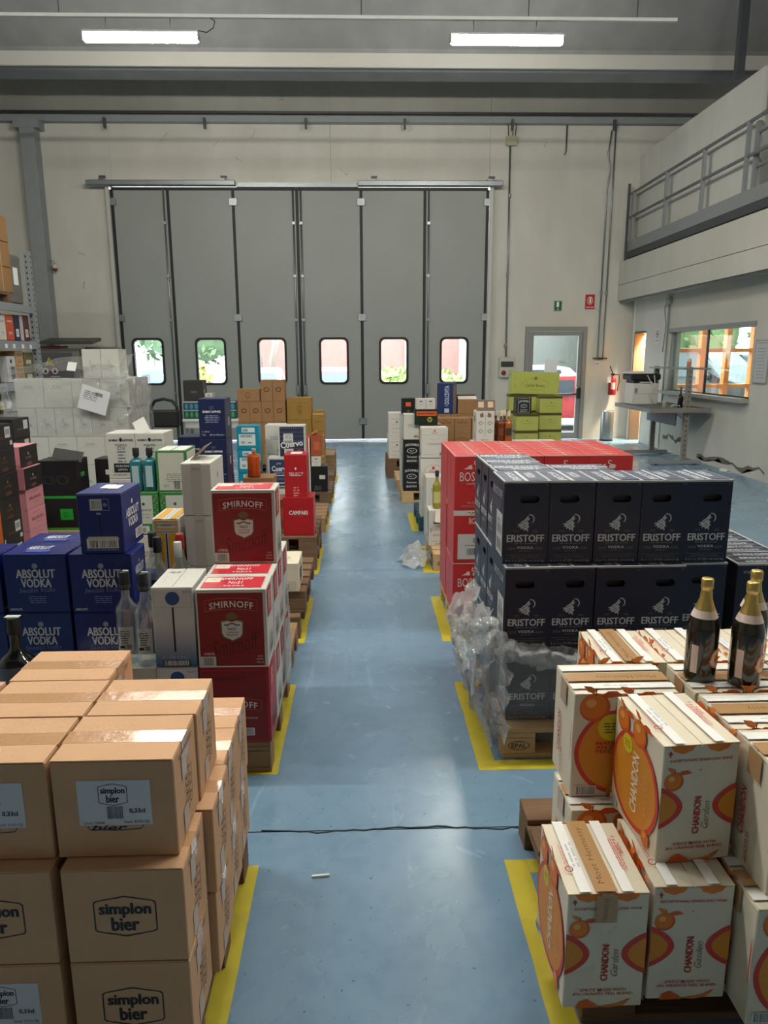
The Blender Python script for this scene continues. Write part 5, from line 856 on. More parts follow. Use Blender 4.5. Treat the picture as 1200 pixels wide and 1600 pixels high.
# ================================================================ stock
for key, hh in (('pink_side', 0),): pass
kind('white_low', .2, .15, .338, WHITEB, lambda A, w, d, h: A.fine('f', w*.5, h*.6, w*.6, 2, .012, GR))
kind('gift_orange', .30, .33, .183, BLACKB, lambda A, w, d, h: (A.rect('f', 0, 0, w, h, (196, 98, 28)), A.ring('f', [(w*(.7+.1*math.cos(a)), h*(.4+.2*math.sin(a))) for a in range(6)], .006, (224, 140, 60)), A.rect('r', d*.45, h*.56, d*.05, h*.12, (150, 112, 70)), A.text('r', 'CUVEE', d*.47, h*.44, d*.3, h*.1, (150, 90, 60)), A.disc('r', d*.47, h*.14, d*.16, h*.09, (92, 50, 34))))
kind('gift_orange_label', .30, .33, .183, BLACKB, lambda A, w, d, h: (A.rect('f', 0, 0, w, h, (196, 98, 28)), A.ring('f', [(w*(.7+.1*math.cos(a)), h*(.4+.2*math.sin(a))) for a in range(6)], .006, (224, 140, 60)), A.text('r', 'CUVEE', d*.4, h*.44, d*.3, h*.1, (150, 90, 60)), A.new('label').rect('r', d*.62, h*.42, d*.26, h*.46, (206, 206, 204)), A.barcode('r', d*.66, h*.55, d*.18, h*.24, back=None), A.rect('r', d*.82, h*.1, d*.12, h*.18, (206, 206, 204)), A.rect('r', d*.05, h*.1, d*.05, h*.2, (206, 206, 204))))
kind('gift_pink', .30, .33, .176, BLACKB, lambda A, w, d, h: (A.rect('f', 0, 0, w, h, (200, 126, 134)), A.rect('t', 0, 0, w, d, (226, 160, 166)), A.rect('r', d*.45, h*.56, d*.05, h*.12, (190, 180, 176)), A.text('r', 'CUVEE', d*.47, h*.44, d*.34, h*.1, (160, 150, 146)), A.disc('r', d*.47, h*.14, d*.16, h*.09, (110, 60, 60))))
kind('pink_plain', .30, .33, .176, PINK, lambda A, w, d, h: (A.text('r', 'BELLAROSA', d*.5, h*.52, d*.66, h*.15, (120, 50, 66), bold=.02), A.fine('r', d*.5, h*.8, d*.5, 1, .01, (150, 80, 92)), A.fine('r', d*.5, h*.3, d*.36, 1, .01, (150, 80, 92))))
def col(key, x, y, z, n, label, group=None, gap=.0015, keys=None):
    """a column of n alike cartons; label holds a %s for the place in the column"""
    nm = {1: ['only one'], 2: ['lower', 'upper'], 3: ['bottom', 'middle', 'top'], 4: ['bottom', 'second from the bottom', 'third from the bottom', 'top'], 5: ['bottom', 'second from the bottom', 'middle', 'fourth from the bottom', 'top'], 6: ['bottom', 'second from the bottom', 'third from the bottom', 'fourth from the bottom', 'fifth from the bottom', 'top']}[n]; out = []
    for i in range(n):
        k = keys[i] if keys else key; out.append(put(k, x+random.uniform(-.003, .003), y, z, label % nm[i] if '%s' in label else label, group)); z += KINDS[k].h+gap
    return out
# ---- left 1: plain beer cartons
pallet(-1.62, 1.46, 0, 'wooden pallet under the brown beer cartons in the near left corner', wood=WOOD2)
G = 'brown beer cartons'; Z = [.146, .3905, .635]
ROWN = ('front row', 'second row', 'third row', 'rear row')
for t, (dx, tn) in enumerate(((0, 'bottom'), (0, 'middle'))):
    for r, (y, x) in enumerate(((1.434, -.686), (1.648, -.663), (1.855, -.675), (2.062, -.679))):
        if t == 0: x -= .004*(r % 2)
        put('beer_logo', x, y, Z[t], 'brown beer carton with black logo, %s layer, %s, beside the aisle' % (tn, ROWN[r]), G)
        put('beer_label' if (t == 0 and r == 0) else 'beer_logo', x-.296 if r == 0 else x-.284, y, Z[t], 'brown beer carton %s, %s layer, %s, left column' % ('with white label' if (t == 0 and r == 0) else 'with black logo', tn, ROWN[r]), G)
        if r < 2: put('beer_logo', x-.585, y, Z[t], 'brown beer carton %s layer, %s, outside the left edge of the view' % (tn, ROWN[r]), G)
put('beer_label', -.703, 1.475, Z[2], 'brown beer carton with white label, top layer, front row, right', G); put('beer_label', -.984, 1.472, Z[2], 'brown beer carton with white label cut by the left edge of the photo, top layer', G)
put('beer_logo', -.698, 1.684, Z[2], 'brown taped beer carton, top layer, second row, beside the aisle', G); put('beer_logo', -.978, 1.683, Z[2], 'brown taped beer carton, top layer, second row, left', G); put('beer_logo', -.986, 1.892, Z[2], 'brown taped beer carton alone at the back of the top layer', G)
put('beer_logo', -1.262, 1.474, Z[2], 'brown beer carton top layer, front row, outside the left edge of the view', G); put('beer_logo', -1.262, 1.684, Z[2], 'brown beer carton top layer, second row, outside the left edge of the view', G)
# ---- right 1: cream and orange spritz cartons
pallet(.565, 1.6, 0, 'wooden pallet under the orange printed cartons', wood=WOOD2)
G = 'cream and orange sparkling wine cartons'; z0 = .146; z1 = .477
put('spritz_taped', .484, 1.512, z0, 'cream orange-print carton with brown tape over its top, lowest and nearest the aisle', G)
put('spritz', .703, 1.53, z0, 'cream orange-print carton in the lower layer, second from the aisle', G)
put('spritz_wide', .917, 1.45, z0, 'cream carton with big orange emblem forward, lower layer at the photo edge', G)
put('spritz_wide', .585, 1.842, z0, 'cream carton mostly hidden in the lower layer behind the low front carton', G)
put('spritz_wide', .917, 1.655, z0, 'cream carton hidden in the lower layer, right, second row', G); put('spritz_wide', .917, 1.86, z0, 'cream carton hidden in the lower layer, right, third row', G)
for i in range(4): put('spritz', .71+.204*i, 2.07, z0, 'cream carton in the rear row of the lower layer, number %s from the aisle' % ('one', 'two', 'three', 'four')[i], G)
for i in range(3): put('spritz_wide', 1.23, 1.46+.204*i, z0, 'cream carton outside the right edge of the view, lower layer, %s' % ROWN[i], G)
put('spritz', .722, 1.619, z1, 'turned cream carton with vertical orange panel, centre of the upper layer', G, rot=5)
put('spritz_wide', .595, 1.902, z1, 'cream carton with tape and large orange emblem, upper layer by the aisle', G)
put('spritz_wide', .953, 1.487, z1, 'cream carton with brown tape, upper layer at the right photo edge', G); put('spritz_wide', .945, 1.692, z1, 'cream carton in front of the two standing bottles, upper layer', G)
put('spritz_wide', .94, 1.898, z1, 'cream carton carrying the sparkling wine bottles', G)
put('spritz_taped', .745, 2.108, z1, 'cream carton with brown tape at the back of the upper layer, nearest the aisle', G)
for i in range(3): put('spritz', .95+.204*i, 2.112, z1, 'cream carton in the rear upper row, %s right of the taped one' % ('just', 'two places', 'three places')[i], G)
for i in range(3): put('spritz_wide', 1.258, 1.49+.204*i, z1, 'cream carton outside the right edge of the view, upper layer, %s' % ROWN[i], G)
CG1 = mat('dark green wine glass', (30, 26, 12), r=.06, var=0, coat=.6); GOLD = mat('gold foil', (206, 176, 104), r=.3, metal=.75, var=.1, scale=40, bump=.15, bscale=60); NL = (222, 200, 190)
for x, y, l in ((.992, 1.99, 'gold-capped sparkling wine bottle, left of the three on the cartons'), (1.105, 1.95, 'gold-capped sparkling wine bottle, nearest of the three on the cartons'), (1.175, 2.06, 'gold-capped sparkling wine bottle behind the nearest one')):
    o = bottle('sparkling', x, y, .804, l, CG1, .045, .315, .0135, .5, None, .02, foil=GOLD, group='sparkling wine bottles', lab=[(-1.1, -.65+.0, .035, .12, (214, 190, 180)), ])
    for c in list(o.children):
        if c.name.startswith('label'): c.rotation_euler.z = -1.55
    A = Art(.1, .001, .1)   # round front emblem wrapped on the glass, seen half turned away
    bm = bmesh.new(); vs = []
    def em(s, m, nm, dr):
        bm = bmesh.new(); n = 14; R_ = .0453+dr; rows = []
        for k in range(n+1):
            v = s*(-1+2*k/n); hw = s*.95*math.sqrt(max(0, 1-(v/s)**2))*(1 if v < 0 else .85)+.0004; rows.append([bm.verts.new((R_*math.cos(-.88+u*hw/.045/4), R_*math.sin(-.88+u*hw/.045/4), .08+v)) for u in range(-4, 5)])
        for k in range(n):
            for u in range(8): bm.faces.new((rows[k][u], rows[k][u+1], rows[k+1][u+1], rows[k+1][u]))
        link(nm, new_mesh(nm, bm, m), o)
    em(.030, (236, 110, 64), 'label_border', .0003); em(.0255, (232, 214, 196), 'front_label', .0007); em(.013, (232, 132, 40), 'label_fruit', .0011)
# ---- right 2: navy wolf cartons
pallet(.6, 2.91, 0, 'marked pallet with an oval stamp under the navy wolf cartons', wood=WOODL, epal=True)
G = 'navy vodka cartons'; zt = [.146, .509, .871]; PL = ('nearest the aisle', 'second from the aisle', 'third from the aisle', 'fourth from the aisle', 'fifth from the aisle')
for t, tn in enumerate(('film-wrapped bottom', 'middle', 'top')):
    y0 = (2.99, 2.955, 3.0)[t]
    for c in range(5): put('wolf' if (c+t) % 2 == 0 else 'wolf_b', (.624, .596, .592)[t]+.1955*c+random.uniform(-.002, .002), y0+random.uniform(-.004, .004)+(.03 if (t == 1 and c == 4) else 0), zt[t], 'navy wolf carton, %s layer, front row, %s' % (tn, PL[c]), G)
    for r in range(3):
        put('wolf', .603+random.uniform(-.004, .004), y0+.277+.196*r, zt[t], 'navy wolf carton with its hand hole towards the aisle, %s layer, %s' % (tn, ('near', 'middle', 'far')[r]), G, rot=-90)
        if t < 2 or r == 0: put('wolf', .88, y0+.277+.196*r, zt[t], 'navy wolf carton inside the stack, %s layer, %s' % (tn, ('near', 'middle', 'far')[r]), G, rot=-90)
for r in range(4):
    for t in (0, 1): put('wolf_wide', 1.605, 2.965+.193*r, zt[t], 'navy carton turned long side forward, %s layer, %s, right end of the stack' % (('bottom', 'middle')[t], ROWN[r]), G)
# film hanging off the bottom layer
def sheet(name, f, nu, nv, m, label=None, cat=None, amp=.03, sc=9, seed=0, parent=None):
    bm = bmesh.new(); g = []
    for i in range(nu+1):
        row = []
        for j in range(nv+1):
            p = Vector(f(i/nu, j/nv)); q = p*sc+Vector((seed, seed*2, 0)); d = Vector((noise.noise(q), noise.noise(q+Vector((9, 3, 1))), noise.noise(q+Vector((2, 7, 5)))))+.5*Vector((noise.noise(q*2.7), noise.noise(q*2.7+Vector((4, 4, 4))), noise.noise(q*2.7+Vector((8, 1, 2))))); row.append(bm.verts.new(p+d*amp))
        g.append(row)
    for i in range(nu):
        for j in range(nv): fc = bm.faces.new((g[i][j], g[i+1][j], g[i+1][j+1], g[i][j+1])); fc.smooth = (i*7+j*3) % 5 > 1
    o = link(name, new_mesh(name, bm, m), parent); 
    if label: tag(o, label, cat)
    return o
fm = empty('stretch_film', (.6, 2.9, 0), 'torn clear stretch film bunched around the bottom layer of the navy stack', 'stretch film')
fm.location = (0, 0, 0)
sheet('film_front', lambda u, v: (.605+1.0*u, 2.965, .05+.42*v), 40, 18, FILM, amp=.010, sc=11, parent=fm)
sheet('film_bunch', lambda u, v: (.60+.85*u, 2.955-.035*math.sin(v*math.pi), .40+.11*v-.03*u+.05*math.exp(-u*6)), 60, 10, FILM2, amp=.035, sc=16, seed=3, parent=fm)
sheet('film_bunch', lambda u, v: (.56+.80*u, 2.93-.03*math.sin(v*math.pi), .43+.07*v-.015*u+.07*math.exp(-u*7)), 60, 8, FILM2, amp=.03, sc=22, seed=13, parent=fm)
sheet('film_curtain', lambda u, v: (.575-.10*math.sin(v*3.0)-.02*u, 2.93+.75*u, .05+.60*v*(1-.1*u)), 36, 30, FILM2, amp=.055, sc=11, seed=5, parent=fm)
sheet('film_corner', lambda u, v: (.62-.13*math.sin(u*math.pi*.5+.2)*(.35+v), 2.86+.16*u, .10+.50*v), 16, 26, FILM2, amp=.05, sc=13, seed=8, parent=fm)
o = sheet('stretch_film', lambda u, v: (.44+.19*math.cos(u*6.28)*(1-v)*.75, 6.08+.30*math.sin(u*6.28)*(1-v)*.8, .02+.16*v), 34, 10, FILM2, 'crumpled ball of clear film on the floor beside the right pallet', 'stretch film', amp=.05, sc=14, seed=11)
for v in o.data.vertices: v.co.z = max(.004, v.co.z)
o = sheet('stretch_film', lambda u, v: (-.385+.012*math.sin(u*5), 3.30+.30*u, .18+.34*v), 10, 16, FILM2, 'strip of clear film on the aisle side of the red vodka stack', 'stretch film', amp=.010, sc=12, seed=2)
# ---- right 3: bright red gin cartons
pallet(.553, 4.345, 0, 'marked pallet under the bright red gin cartons', wood=WOODL, epal=True)
G = 'bright red gin cartons'; zt = [.146, .483, .820]
for t, tn in enumerate(('bottom', 'middle', 'top')):
    for r in range(4):
        for c in range(4):
            if t < 2 and r > 0 and c not in (0,): continue
            put('bosford_label' if t == 1 else 'bosford', .55+.275*c+random.uniform(-.003, .003), 4.365+.194*r, zt[t], 'red gin carton, %s layer, %s, %s' % (tn, ROWN[r], PL[c]), G)
# ---- right 4
pallet(.572, 5.8, 0, 'marked pale pallet beside the ball of film', wood=WOODL, epal=True)
put('wine_green', .552, 6.07, .146, 'white carton with torn flap and green round print, alone on its pallet corner')
f_ = box('torn_flap', -.03, .03, -.004, 0, -.10, 0, CREAMB, bpy.context.scene.objects[[o.name for o in C.objects if o.get('label', '').startswith('white carton with torn flap')][0]], loc=(.01, -.114, .305), rot=(-.35, .1, 0))
WG = mat('pale yellow wine', (150, 140, 44), r=.06, var=.1, coat=.5)
bottle('wine', .628, 6.17, .457, 'yellow white-wine bottle with dark blue cap standing on the torn carton', WG, .037, .33, .013, .62, (22, 34, 74), .05, lab=[(-2.6, -.6, .05, .15, (196, 190, 120))])
put('white_low', .735, 6.2, .146, 'narrow white carton under the wine carton with black arc'); put('black_small', .74, 6.36, .146, 'small black carton hidden right of the wine carton'); put('generic_white', .73, 6.12, .486, 'white carton tucked behind the red gin stack, right of the wine bottle')
# ---- right 5: white wine cartons
TW = mat('teal stained wood', (34, 74, 84), r=.8, var=.2)
pallet(.555, 7.2, 0, 'teal stained pallet under the white wine cartons', wood=TW, L=.43)
KINDS['prosecco'].h = .30
col('prosecco2', .57, 7.22, .146, 1, 'white wine carton with oval crest at the bottom of its column'); put('prosecco2', .565, 7.22, .449, 'white wine carton with oval crest in the middle of its column'); put('prosecco', .572, 7.21, .752, 'white wine carton with a handle flap, top of its column by the aisle')
put('generic_white', .60, 6.93, 0, 'white carton standing on the floor before the white wine column'); put('generic_white', .60, 6.935, .3015, 'white carton stacked on the floor carton before the wine column')
for i in range(4):
    for j, (k, zz) in enumerate((('brown_plain', .146),)): pass
pallet(1.0, 6.72, 0, 'pallet hidden under the low white carton row behind the red gin stack')
for i in range(4):
    p = ('first', 'second', 'third', 'fourth')[i]
    put('generic_white', 1.03+.203*i, 6.78, .146, 'white carton, bottom of the %s column behind the gin stack' % p, 'low white cartons'); put('generic_white', 1.03+.203*i, 6.78, .448, 'white carton, middle of the %s column behind the gin stack' % p, 'low white cartons'); put('white_flat' if 'white_flat' in KINDS else 'generic_white', 1.03+.203*i, 6.78, .75, 'white carton, top of the %s column behind the gin stack' % p, 'low white cartons') if 0 else None
kind('white_flat', .2, .26, .2, WHITEB, lambda A, w, d, h: (A.fine('f', w*.5, h*.6, w*.6, 2, .014, GR), A.fine('t', w*.5, d*.5, w*.6, 2, .02, GR)), seam='y')
for i in range(4): put('white_flat', 1.03+.203*i, 6.78, .75, 'flat white carton on top of the %s column behind the gin stack' % ('first', 'second', 'third', 'fourth')[i], 'low white cartons')
put('pattern', 1.055, 6.80, .952, 'white carton with cross pattern and raised brown lid flap')
pc = [o for o in C.objects if o.get('label', '').startswith('white carton with cross')][0]; bm = bmesh.new(); bx(bm, -.088, .088, -.004, .004, 0, .105, bev=.003); lf = link('lid_flap', new_mesh('lid_flap', bm, (108, 88, 74)), pc, (.012, -.03, .29), (-.25, 0, 0))
for s in (-1, 1): box('bow_print', s*.045-.026, s*.045+.026, -.0055, -.0045, .03, .085, (206, 176, 150), lf)
AMB_G = mat('amber spirit', (104, 46, 18), r=.07, var=.1, coat=.5); AMB2 = mat('light amber spirit', (150, 84, 26), r=.07, var=.1, coat=.5); CREAMC = (196, 180, 156)
for i, (x, y) in enumerate(((1.262, 6.95), (1.30, 6.87), (1.345, 6.94), (1.37, 6.85))): bottle('brandy', x, y, .952, 'amber spirit bottle, %s in the group beside the patterned carton' % ('leftmost', 'front left', 'rear right', 'front right')[i], AMB_G if i < 3 else AMB2, .036, .29, .012, .62, CREAMC, .05, lab=[(-2.5, -.9, .06, .13, (120, 60, 40) if i < 3 else (60, 46, 40))], group='amber spirit bottles')
# ---- right 6
pallet(.455, 8.66, 0, 'wooden pallet by the aisle under the black cartons on the right', wood=WOODL, D=.62); pallet(.43, 9.5, 0, 'light wooden pallet standing behind the black cartons on the right', wood=WOODL, L=.5)
kind('jack_tall', .2, .24, .31, BLACKB, lambda A, w, d, h: (A.text('f', "JACK DANIEL'S", w*.5, h*.78, w*.8, h*.12, WH, bold=.015, arch=h*.03), A.disc('f', w*.5, h*.58, w*.3, h*.1, WH), A.disc('f', w*.5, h*.58, w*.27, h*.085, BK), A.text('f', 'No.7', w*.5, h*.58, w*.25, None, WH), A.text('f', 'Tennessee', w*.5, h*.35, w*.6, h*.08, WH, shear=.2), A.fine('f', w*.5, h*.2, w*.7, 2, .014, WH), A.text('l', 'JACK', d*.5, h*.5, h*.7, d*.35, (170, 170, 170), rot=math.pi/2)), seam='y'); col('jack_tall', .475, 8.67, .146, 2, '%s black spirit carton on the right, beside the aisle'); put('generic_white', .48, 8.68, .77, 'white carton on the pair of black cartons by the aisle')
col('generic_white', .455, 9.0, .146, 3, '%s white carton of the tall column behind the black cartons'); kind('black_orange', .16, .22, .19, BLACKB, lambda A, w, d, h: (A.rect('f', w*.3, h*.5, w*.4, h*.25, (214, 92, 40)), A.disc('f', w*.5, h*.2, w*.1, w*.08, (90, 96, 60)), A.rect('l', d*.1, h*.1, d*.8, h*.8, (40, 44, 40)))); put('black_orange', .47, 8.98, 1.0515, 'black carton with orange patch on the tall white column')
col('generic_white', .70, 8.66, .146, 2, '%s white carton below the dark green flat carton'); put('brown_plain', .66, 8.66, .7505, 'plain brown carton right under the dark green flat carton')
put('jager', .605, 8.62, .9525, 'flat dark green carton with orange lettering'); put('white_mini', .625, 8.64, 1.134, 'small white handled box, left on the dark green carton', 'small white boxes'); put('white_mini', .738, 8.64, 1.134, 'small white handled box, right on the dark green carton', 'small white boxes')
# ---- right 7 and the brown pile
pallet(.33, 10.5, 0, 'lower dark pallet at the far end on the right', wood=WOOD2, L=.6); pallet(.335, 10.5, .1445, 'upper dark pallet at the far end on the right', wood=WOOD2, L=.6)
col('catt', .36, 10.5, .2905, 2, '%s white wine carton on the far pair of pallets'); put('generic_white', .36, 10.9, .2905, 'small white carton behind the far white wine cartons'); put('white_flat', .57, 10.52, .2905, 'flat white carton right of the far white wine cartons')
pallet(.95, 9.3, 0, 'pallet hidden under the brown wine cartons'); pallet(.95, 10.12, 0, 'pallet hidden under the tall blue carton', L=.82)
G = 'brown wine cartons'
kind('ruffino', .21, .26, .27, KRAFT2, lambda A, w, d, h: (A.text('f', 'Rosso Conti', w*.45, h*.8, w*.6, h*.09, (80, 56, 34), bold=.02), A.fine('f', w*.45, h*.9, w*.25, 2, .01, (80, 56, 34)), A.rect('f', 0, h*.62, w, .002, (100, 72, 44)), A.line('f', [(w*.12, h*.24), (w*.45, h*.3), (w*.8, h*.24)], .003, (100, 72, 44)), A.fine('f', w*.45, h*.06, w*.5, 1, .012, (80, 56, 34))), seam='y')
for i, (x, y) in enumerate(((.97, 9.42), (1.12+.065, 9.42), (1.40, 9.42))): col('ruffino', x, y, .146, 3, '%s brown wine carton in the '+('left', 'middle', 'right')[i]+' front column of the brown pile', G)
for i, x in enumerate((1.0, 1.215, 1.43)): col('ruffino', x, 10.13, .146, 3, '%s brown wine carton in the '+('left', 'middle', 'right')[i]+' rear column of the brown pile', G)
put('bluebox', 1.02, 10.14, .9615, 'tall glossy blue carton on the brown pile'); put('open_brown', 1.31, 10.14, .9615, 'brown carton with open white-edged flaps right of the tall blue carton')
ob = [o for o in C.objects if o.get('label', '').startswith('brown carton with open white')][0]
box('open_flap', -.13, .13, 0, .004, 0, .12, (206, 200, 190), ob, loc=(0, -.12, .2), rot=(-1.25, 0, 0)); box('open_flap', -.13, .13, 0, .004, 0, .12, KRAFT2, ob, loc=(0, .12, .2), rot=(1.1, 0, 0))
# ---- lime green cartons by the exit door
pallet(2.25, 10.8, 0, 'pallet hidden under the lime green cartons', D=.6)
kind('lime', .34, .25, .25, LIMEB, lambda A, w, d, h: (A.rect('f', 0, h*.85, w, h*.15, (70, 64, 14)), A.ring('f', [(w*(.5+.26*math.cos(a)), h*(.42+.2*math.sin(a))) for a in [k*.4 for k in range(16)]], .003, (130, 128, 40)), A.text('f', "Ca'del Bosco", w*.5, h*.43, w*.36, None, (90, 86, 26)), A.rect('l', 0, h*.85, d, h*.15, (70, 64, 14)), A.disc('f', w*.5, h*.6, w*.03, w*.03, (110, 104, 34))), flapmat=OLIVE)
G = 'lime green wine cartons'
col('lime', 2.66, 10.98, .146, 4, '%s lime green carton in the right front column by the exit door', G); col('lime', 2.27, 10.82, .146, 3, '%s lime green carton in the left front column by the exit door', G)
for i, x in enumerate((2.3, 2.65)): col('lime', x, 11.5, .146, 4, '%s lime green carton, '+('left', 'right')[i]+' rear column under the wide box', G)
pallet(2.25, 11.45, 0, 'pallet hidden behind the lime green cartons')
put('jack', 2.275, 10.84, .902, 'black square whiskey carton on the left lime green column'); put('lime_wide', 2.32, 11.5, 1.1545, 'wide lime green box lying across the top of the lime pile', G, tilt=(0, .03))
put('brown_plain', 1.83, 10.5, 0, 'low brown carton between the amber bottles and the lime cartons'); put('brown_plain', 1.835, 10.5, .2015, 'middle brown carton between the amber bottles and the lime cartons'); put('brown_plain', 1.84, 10.5, .403, 'upper brown carton between the amber bottles and the lime cartons')
# ---- left 2: red vodka, gradient carton, bottles, royal blue cartons
pallet(-1.61, 2.84, 0, 'wooden pallet under the red vodka cartons, its block showing', wood=WOOD)
G = 'red vodka cartons'
for t in (0, 1):
    for r in range(4): put('redvodka_low' if (t == 0 and r == 0) else 'redvodka', -.692+.003*(r % 2), 2.835+.198*r, .146+.3405*t, 'red vodka carton, %s layer, %s, beside the aisle' % (('bottom', 'second')[t], ROWN[r]), G)
put('redvodka', -.690, 3.215, .827, 'red vodka carton standing alone on top of its stack', G)
put('ciroc', -.868, 2.835, .1405+.0055, 'lower white to blue shaded carton, mostly hidden', 'white to blue cartons'); put('ciroc', -.868, 2.835, .4925, 'white to blue shaded carton with a round blue mark, beside the red cartons', 'white to blue cartons')
put('white_low', -1.075, 2.85, .146, 'white carton under the two tall clear bottles'); put('white_low', -1.28, 2.85, .146, 'white carton left of the one under the clear bottles')
CAPB = (24, 24, 26); LB = (206, 210, 212)
for i, (x, y) in enumerate(((-1.0, 2.92), (-.915, 2.895))): bottle('clear', x, y, .4845, 'tall clear spirit bottle with black cap, %s of the front pair' % ('left', 'right')[i], CLEARG, .045, .40, .017, .62, CAPB, .075, lab=[(-2.2, -.8, .06, .17, (190, 196, 198))], group='tall clear spirit bottles')
for o in [o for o in C.objects if o.get('label', '').startswith('tall clear spirit')]:
    A = Art(.06, .09, .2); A.barcode('f', .034, .075, .02, .02, back=None); A.fine('f', .03, .15, .045, 6, .010, (90, 94, 96)); A.rect('f', .008, .078, .02, .012, BK)
    for n, me in A.finish(): link(n, me, o, (0, -.001, 0))
    lathe_obj('cap_band', [(.0225, .33), (.0225, .345)], (70, 70, 72), o); box('tax_strip', -.004, .02, -.005, .005, .401, .4025, (196, 214, 206), o)
put('brown_plain', -1.06, 3.225, .146, 'brown carton, lower of two under the rear bottles'); put('brown_plain', -1.06, 3.225, .3475, 'brown carton, upper of two under the rear bottles')
for i, (x, y, c) in enumerate(((-1.015, 3.40, CAPB), (-.965, 3.30, CAPB), (-.875, 3.36, (150, 24, 30)))): bottle('clear', x, y, .549, 'clear spirit bottle behind the front pair, %s' % ('leftmost with black cap', 'middle with blue label', 'rightmost with red cap')[i], CLEARG, .043, .385, .016, .60, c, .07, lab=[(-2.3, -.7, .08, .19, ((196, 196, 190), (52, 66, 130), (206, 206, 204))[i])], group='rear clear spirit bottles')
bottle('clear', -.862, 3.265, .549, 'clear spirit bottle with white cap and red collar, front of the rear group', CLEARG, .042, .37, .015, .6, (206, 208, 206), .07, lab=[(-3.1, 0, .2, .235, (170, 50, 48))], group='rear clear spirit bottles')
G = 'royal blue vodka cartons'
for t, tn in enumerate(('bottom', 'middle', 'top')):
    put('absolut', -1.545, 3.03, .146+.262*t, 'royal blue vodka carton, left column, %s layer, front row' % tn, G); put('absolut', -1.262, 3.02, .146+.262*t, 'royal blue vodka carton, right column, %s layer' % tn, G)
    put('absolut', -1.55, 3.225, .146+.262*t, 'royal blue vodka carton, left column, %s layer, rear row' % tn, G); put('absolut', -1.83, 3.03, .146+.262*t, 'royal blue vodka carton outside the left edge, %s layer' % tn, G)
put('absolut_end', -1.207, 3.025, .932, 'royal blue carton with large barcode end, alone on top of the blue stack', G)
pallet(-2.83, 2.84, 0, 'wooden pallet at the left edge under the outer blue cartons')
put('absolut', -1.26, 3.50, .146, 'royal blue carton low behind the right blue column', G); put('absolut', -1.26, 3.50, .408, 'royal blue carton middle behind the right blue column', G); 
put('black_small', -1.36, 2.44, 0, 'black carton on the floor under the round black bottle'); put('brown_plain', -1.39, 2.43, .3115, 'brown carton right under the round black bottle')
BB = mat('black bottle', (12, 13, 12), r=.08, var=0, coat=.5)
o = bottle('round', -1.262, 2.50, .513, 'dark round-shouldered bottle at the left edge of the photo', BB, .068, .33, .018, .5, (20, 20, 22), .06, lab=[(-2.6, -.9, .04, .16, (86, 92, 110))]); box('tax_strip', -.025, .025, -.012, .012, .331, .333, (190, 206, 196), o)
G = 'plain white tall cartons'
pallet(-1.62, 3.66, 0, 'short wooden pallet under the plain white tall cartons', D=.6)
c = col('ginmare', -.925, 3.67, .146, 4, '%s plain white tall carton with taped narrow side', G)
f1 = box('open_flap', 0, .10, -.10, .10, 0, .003, (150, 136, 118), c[3], loc=(-.05, .05, .27), rot=(0, -.75, 0))
put('generic_white', -1.135, 3.67, .146, 'white carton at the foot of the yellow carton column'); put('white_flat', -1.135, 3.67, .448, 'flat white carton right below the yellow carton'); put('whisky_yellow', -1.088, 3.66, .6495, 'yellow and white carton with a black centre line')
# ---- left 3: ivory carton on stacked pallets, green edged and white gin cartons
pallet(-1.615, 4.35, 0, 'lower pallet of the weathered pair under the ivory carton', wood=WOOD2); pallet(-1.58, 4.43, .1445, 'upper pallet of the weathered pair under the ivory carton', wood=WOOD2)
put('ivory', -.80, 4.42, .2895, 'ivory carton with black script on its side, on two old pallets by the aisle')
pallet(-2.83, 4.5, 0, 'lower hidden pallet left of the weathered pair'); pallet(-2.83, 4.5, .1445, 'upper hidden pallet left of the weathered pair')
G = 'green edged gin cartons'
for i, x in enumerate((-1.56, -1.352)): put('generic_white', x, 4.75, .2895, 'white carton under the %s green edged carton' % ('left', 'right')[i]); put('tanq', x, 4.75, .591, 'green edged gin carton, %s of the pair' % ('left', 'right')[i], G)
put('tanq_plain', -1.362, 4.755, .8825, 'green bordered carton with plain pale back, on the right green edged one', G)
TG = mat('blue green gin glass', (26, 104, 116), r=.06, var=.1, coat=.5)
for i, x in enumerate((-1.50, -1.412)): bottle('gin', x, 4.80, .8825, 'square blue green gin bottle with black cap, %s' % ('left', 'right')[i], TG, .05, .285, .017, .72, CAPB, .05, sq=True, rz=math.pi/4, group='blue green gin bottles', cap_r=.021)
for o in [o for o in C.objects if o.get('label', '').startswith('square blue green gin')]: w = box('label', -.022, .022, -.0395, -.0368, .03, .17, (170, 196, 200), o, rot=(0, 0, -math.pi/4)); 
G = 'white gin cartons with round drop mark'
for i, x in enumerate((-1.775, -1.575)): col('premier', x, 5.05, .2895, 3, '%s white gin carton in the '+('left', 'right')[i]+' column with a drop mark', G)
pf = [o for o in C.objects if o.get('label', '').startswith('top white gin carton in the right')][0]
box('raised_flap', -.045, .045, -.002, .002, 0, .11, (214, 212, 206), pf, loc=(-.04, -.10, .315), rot=(-.5, -.5, .1))
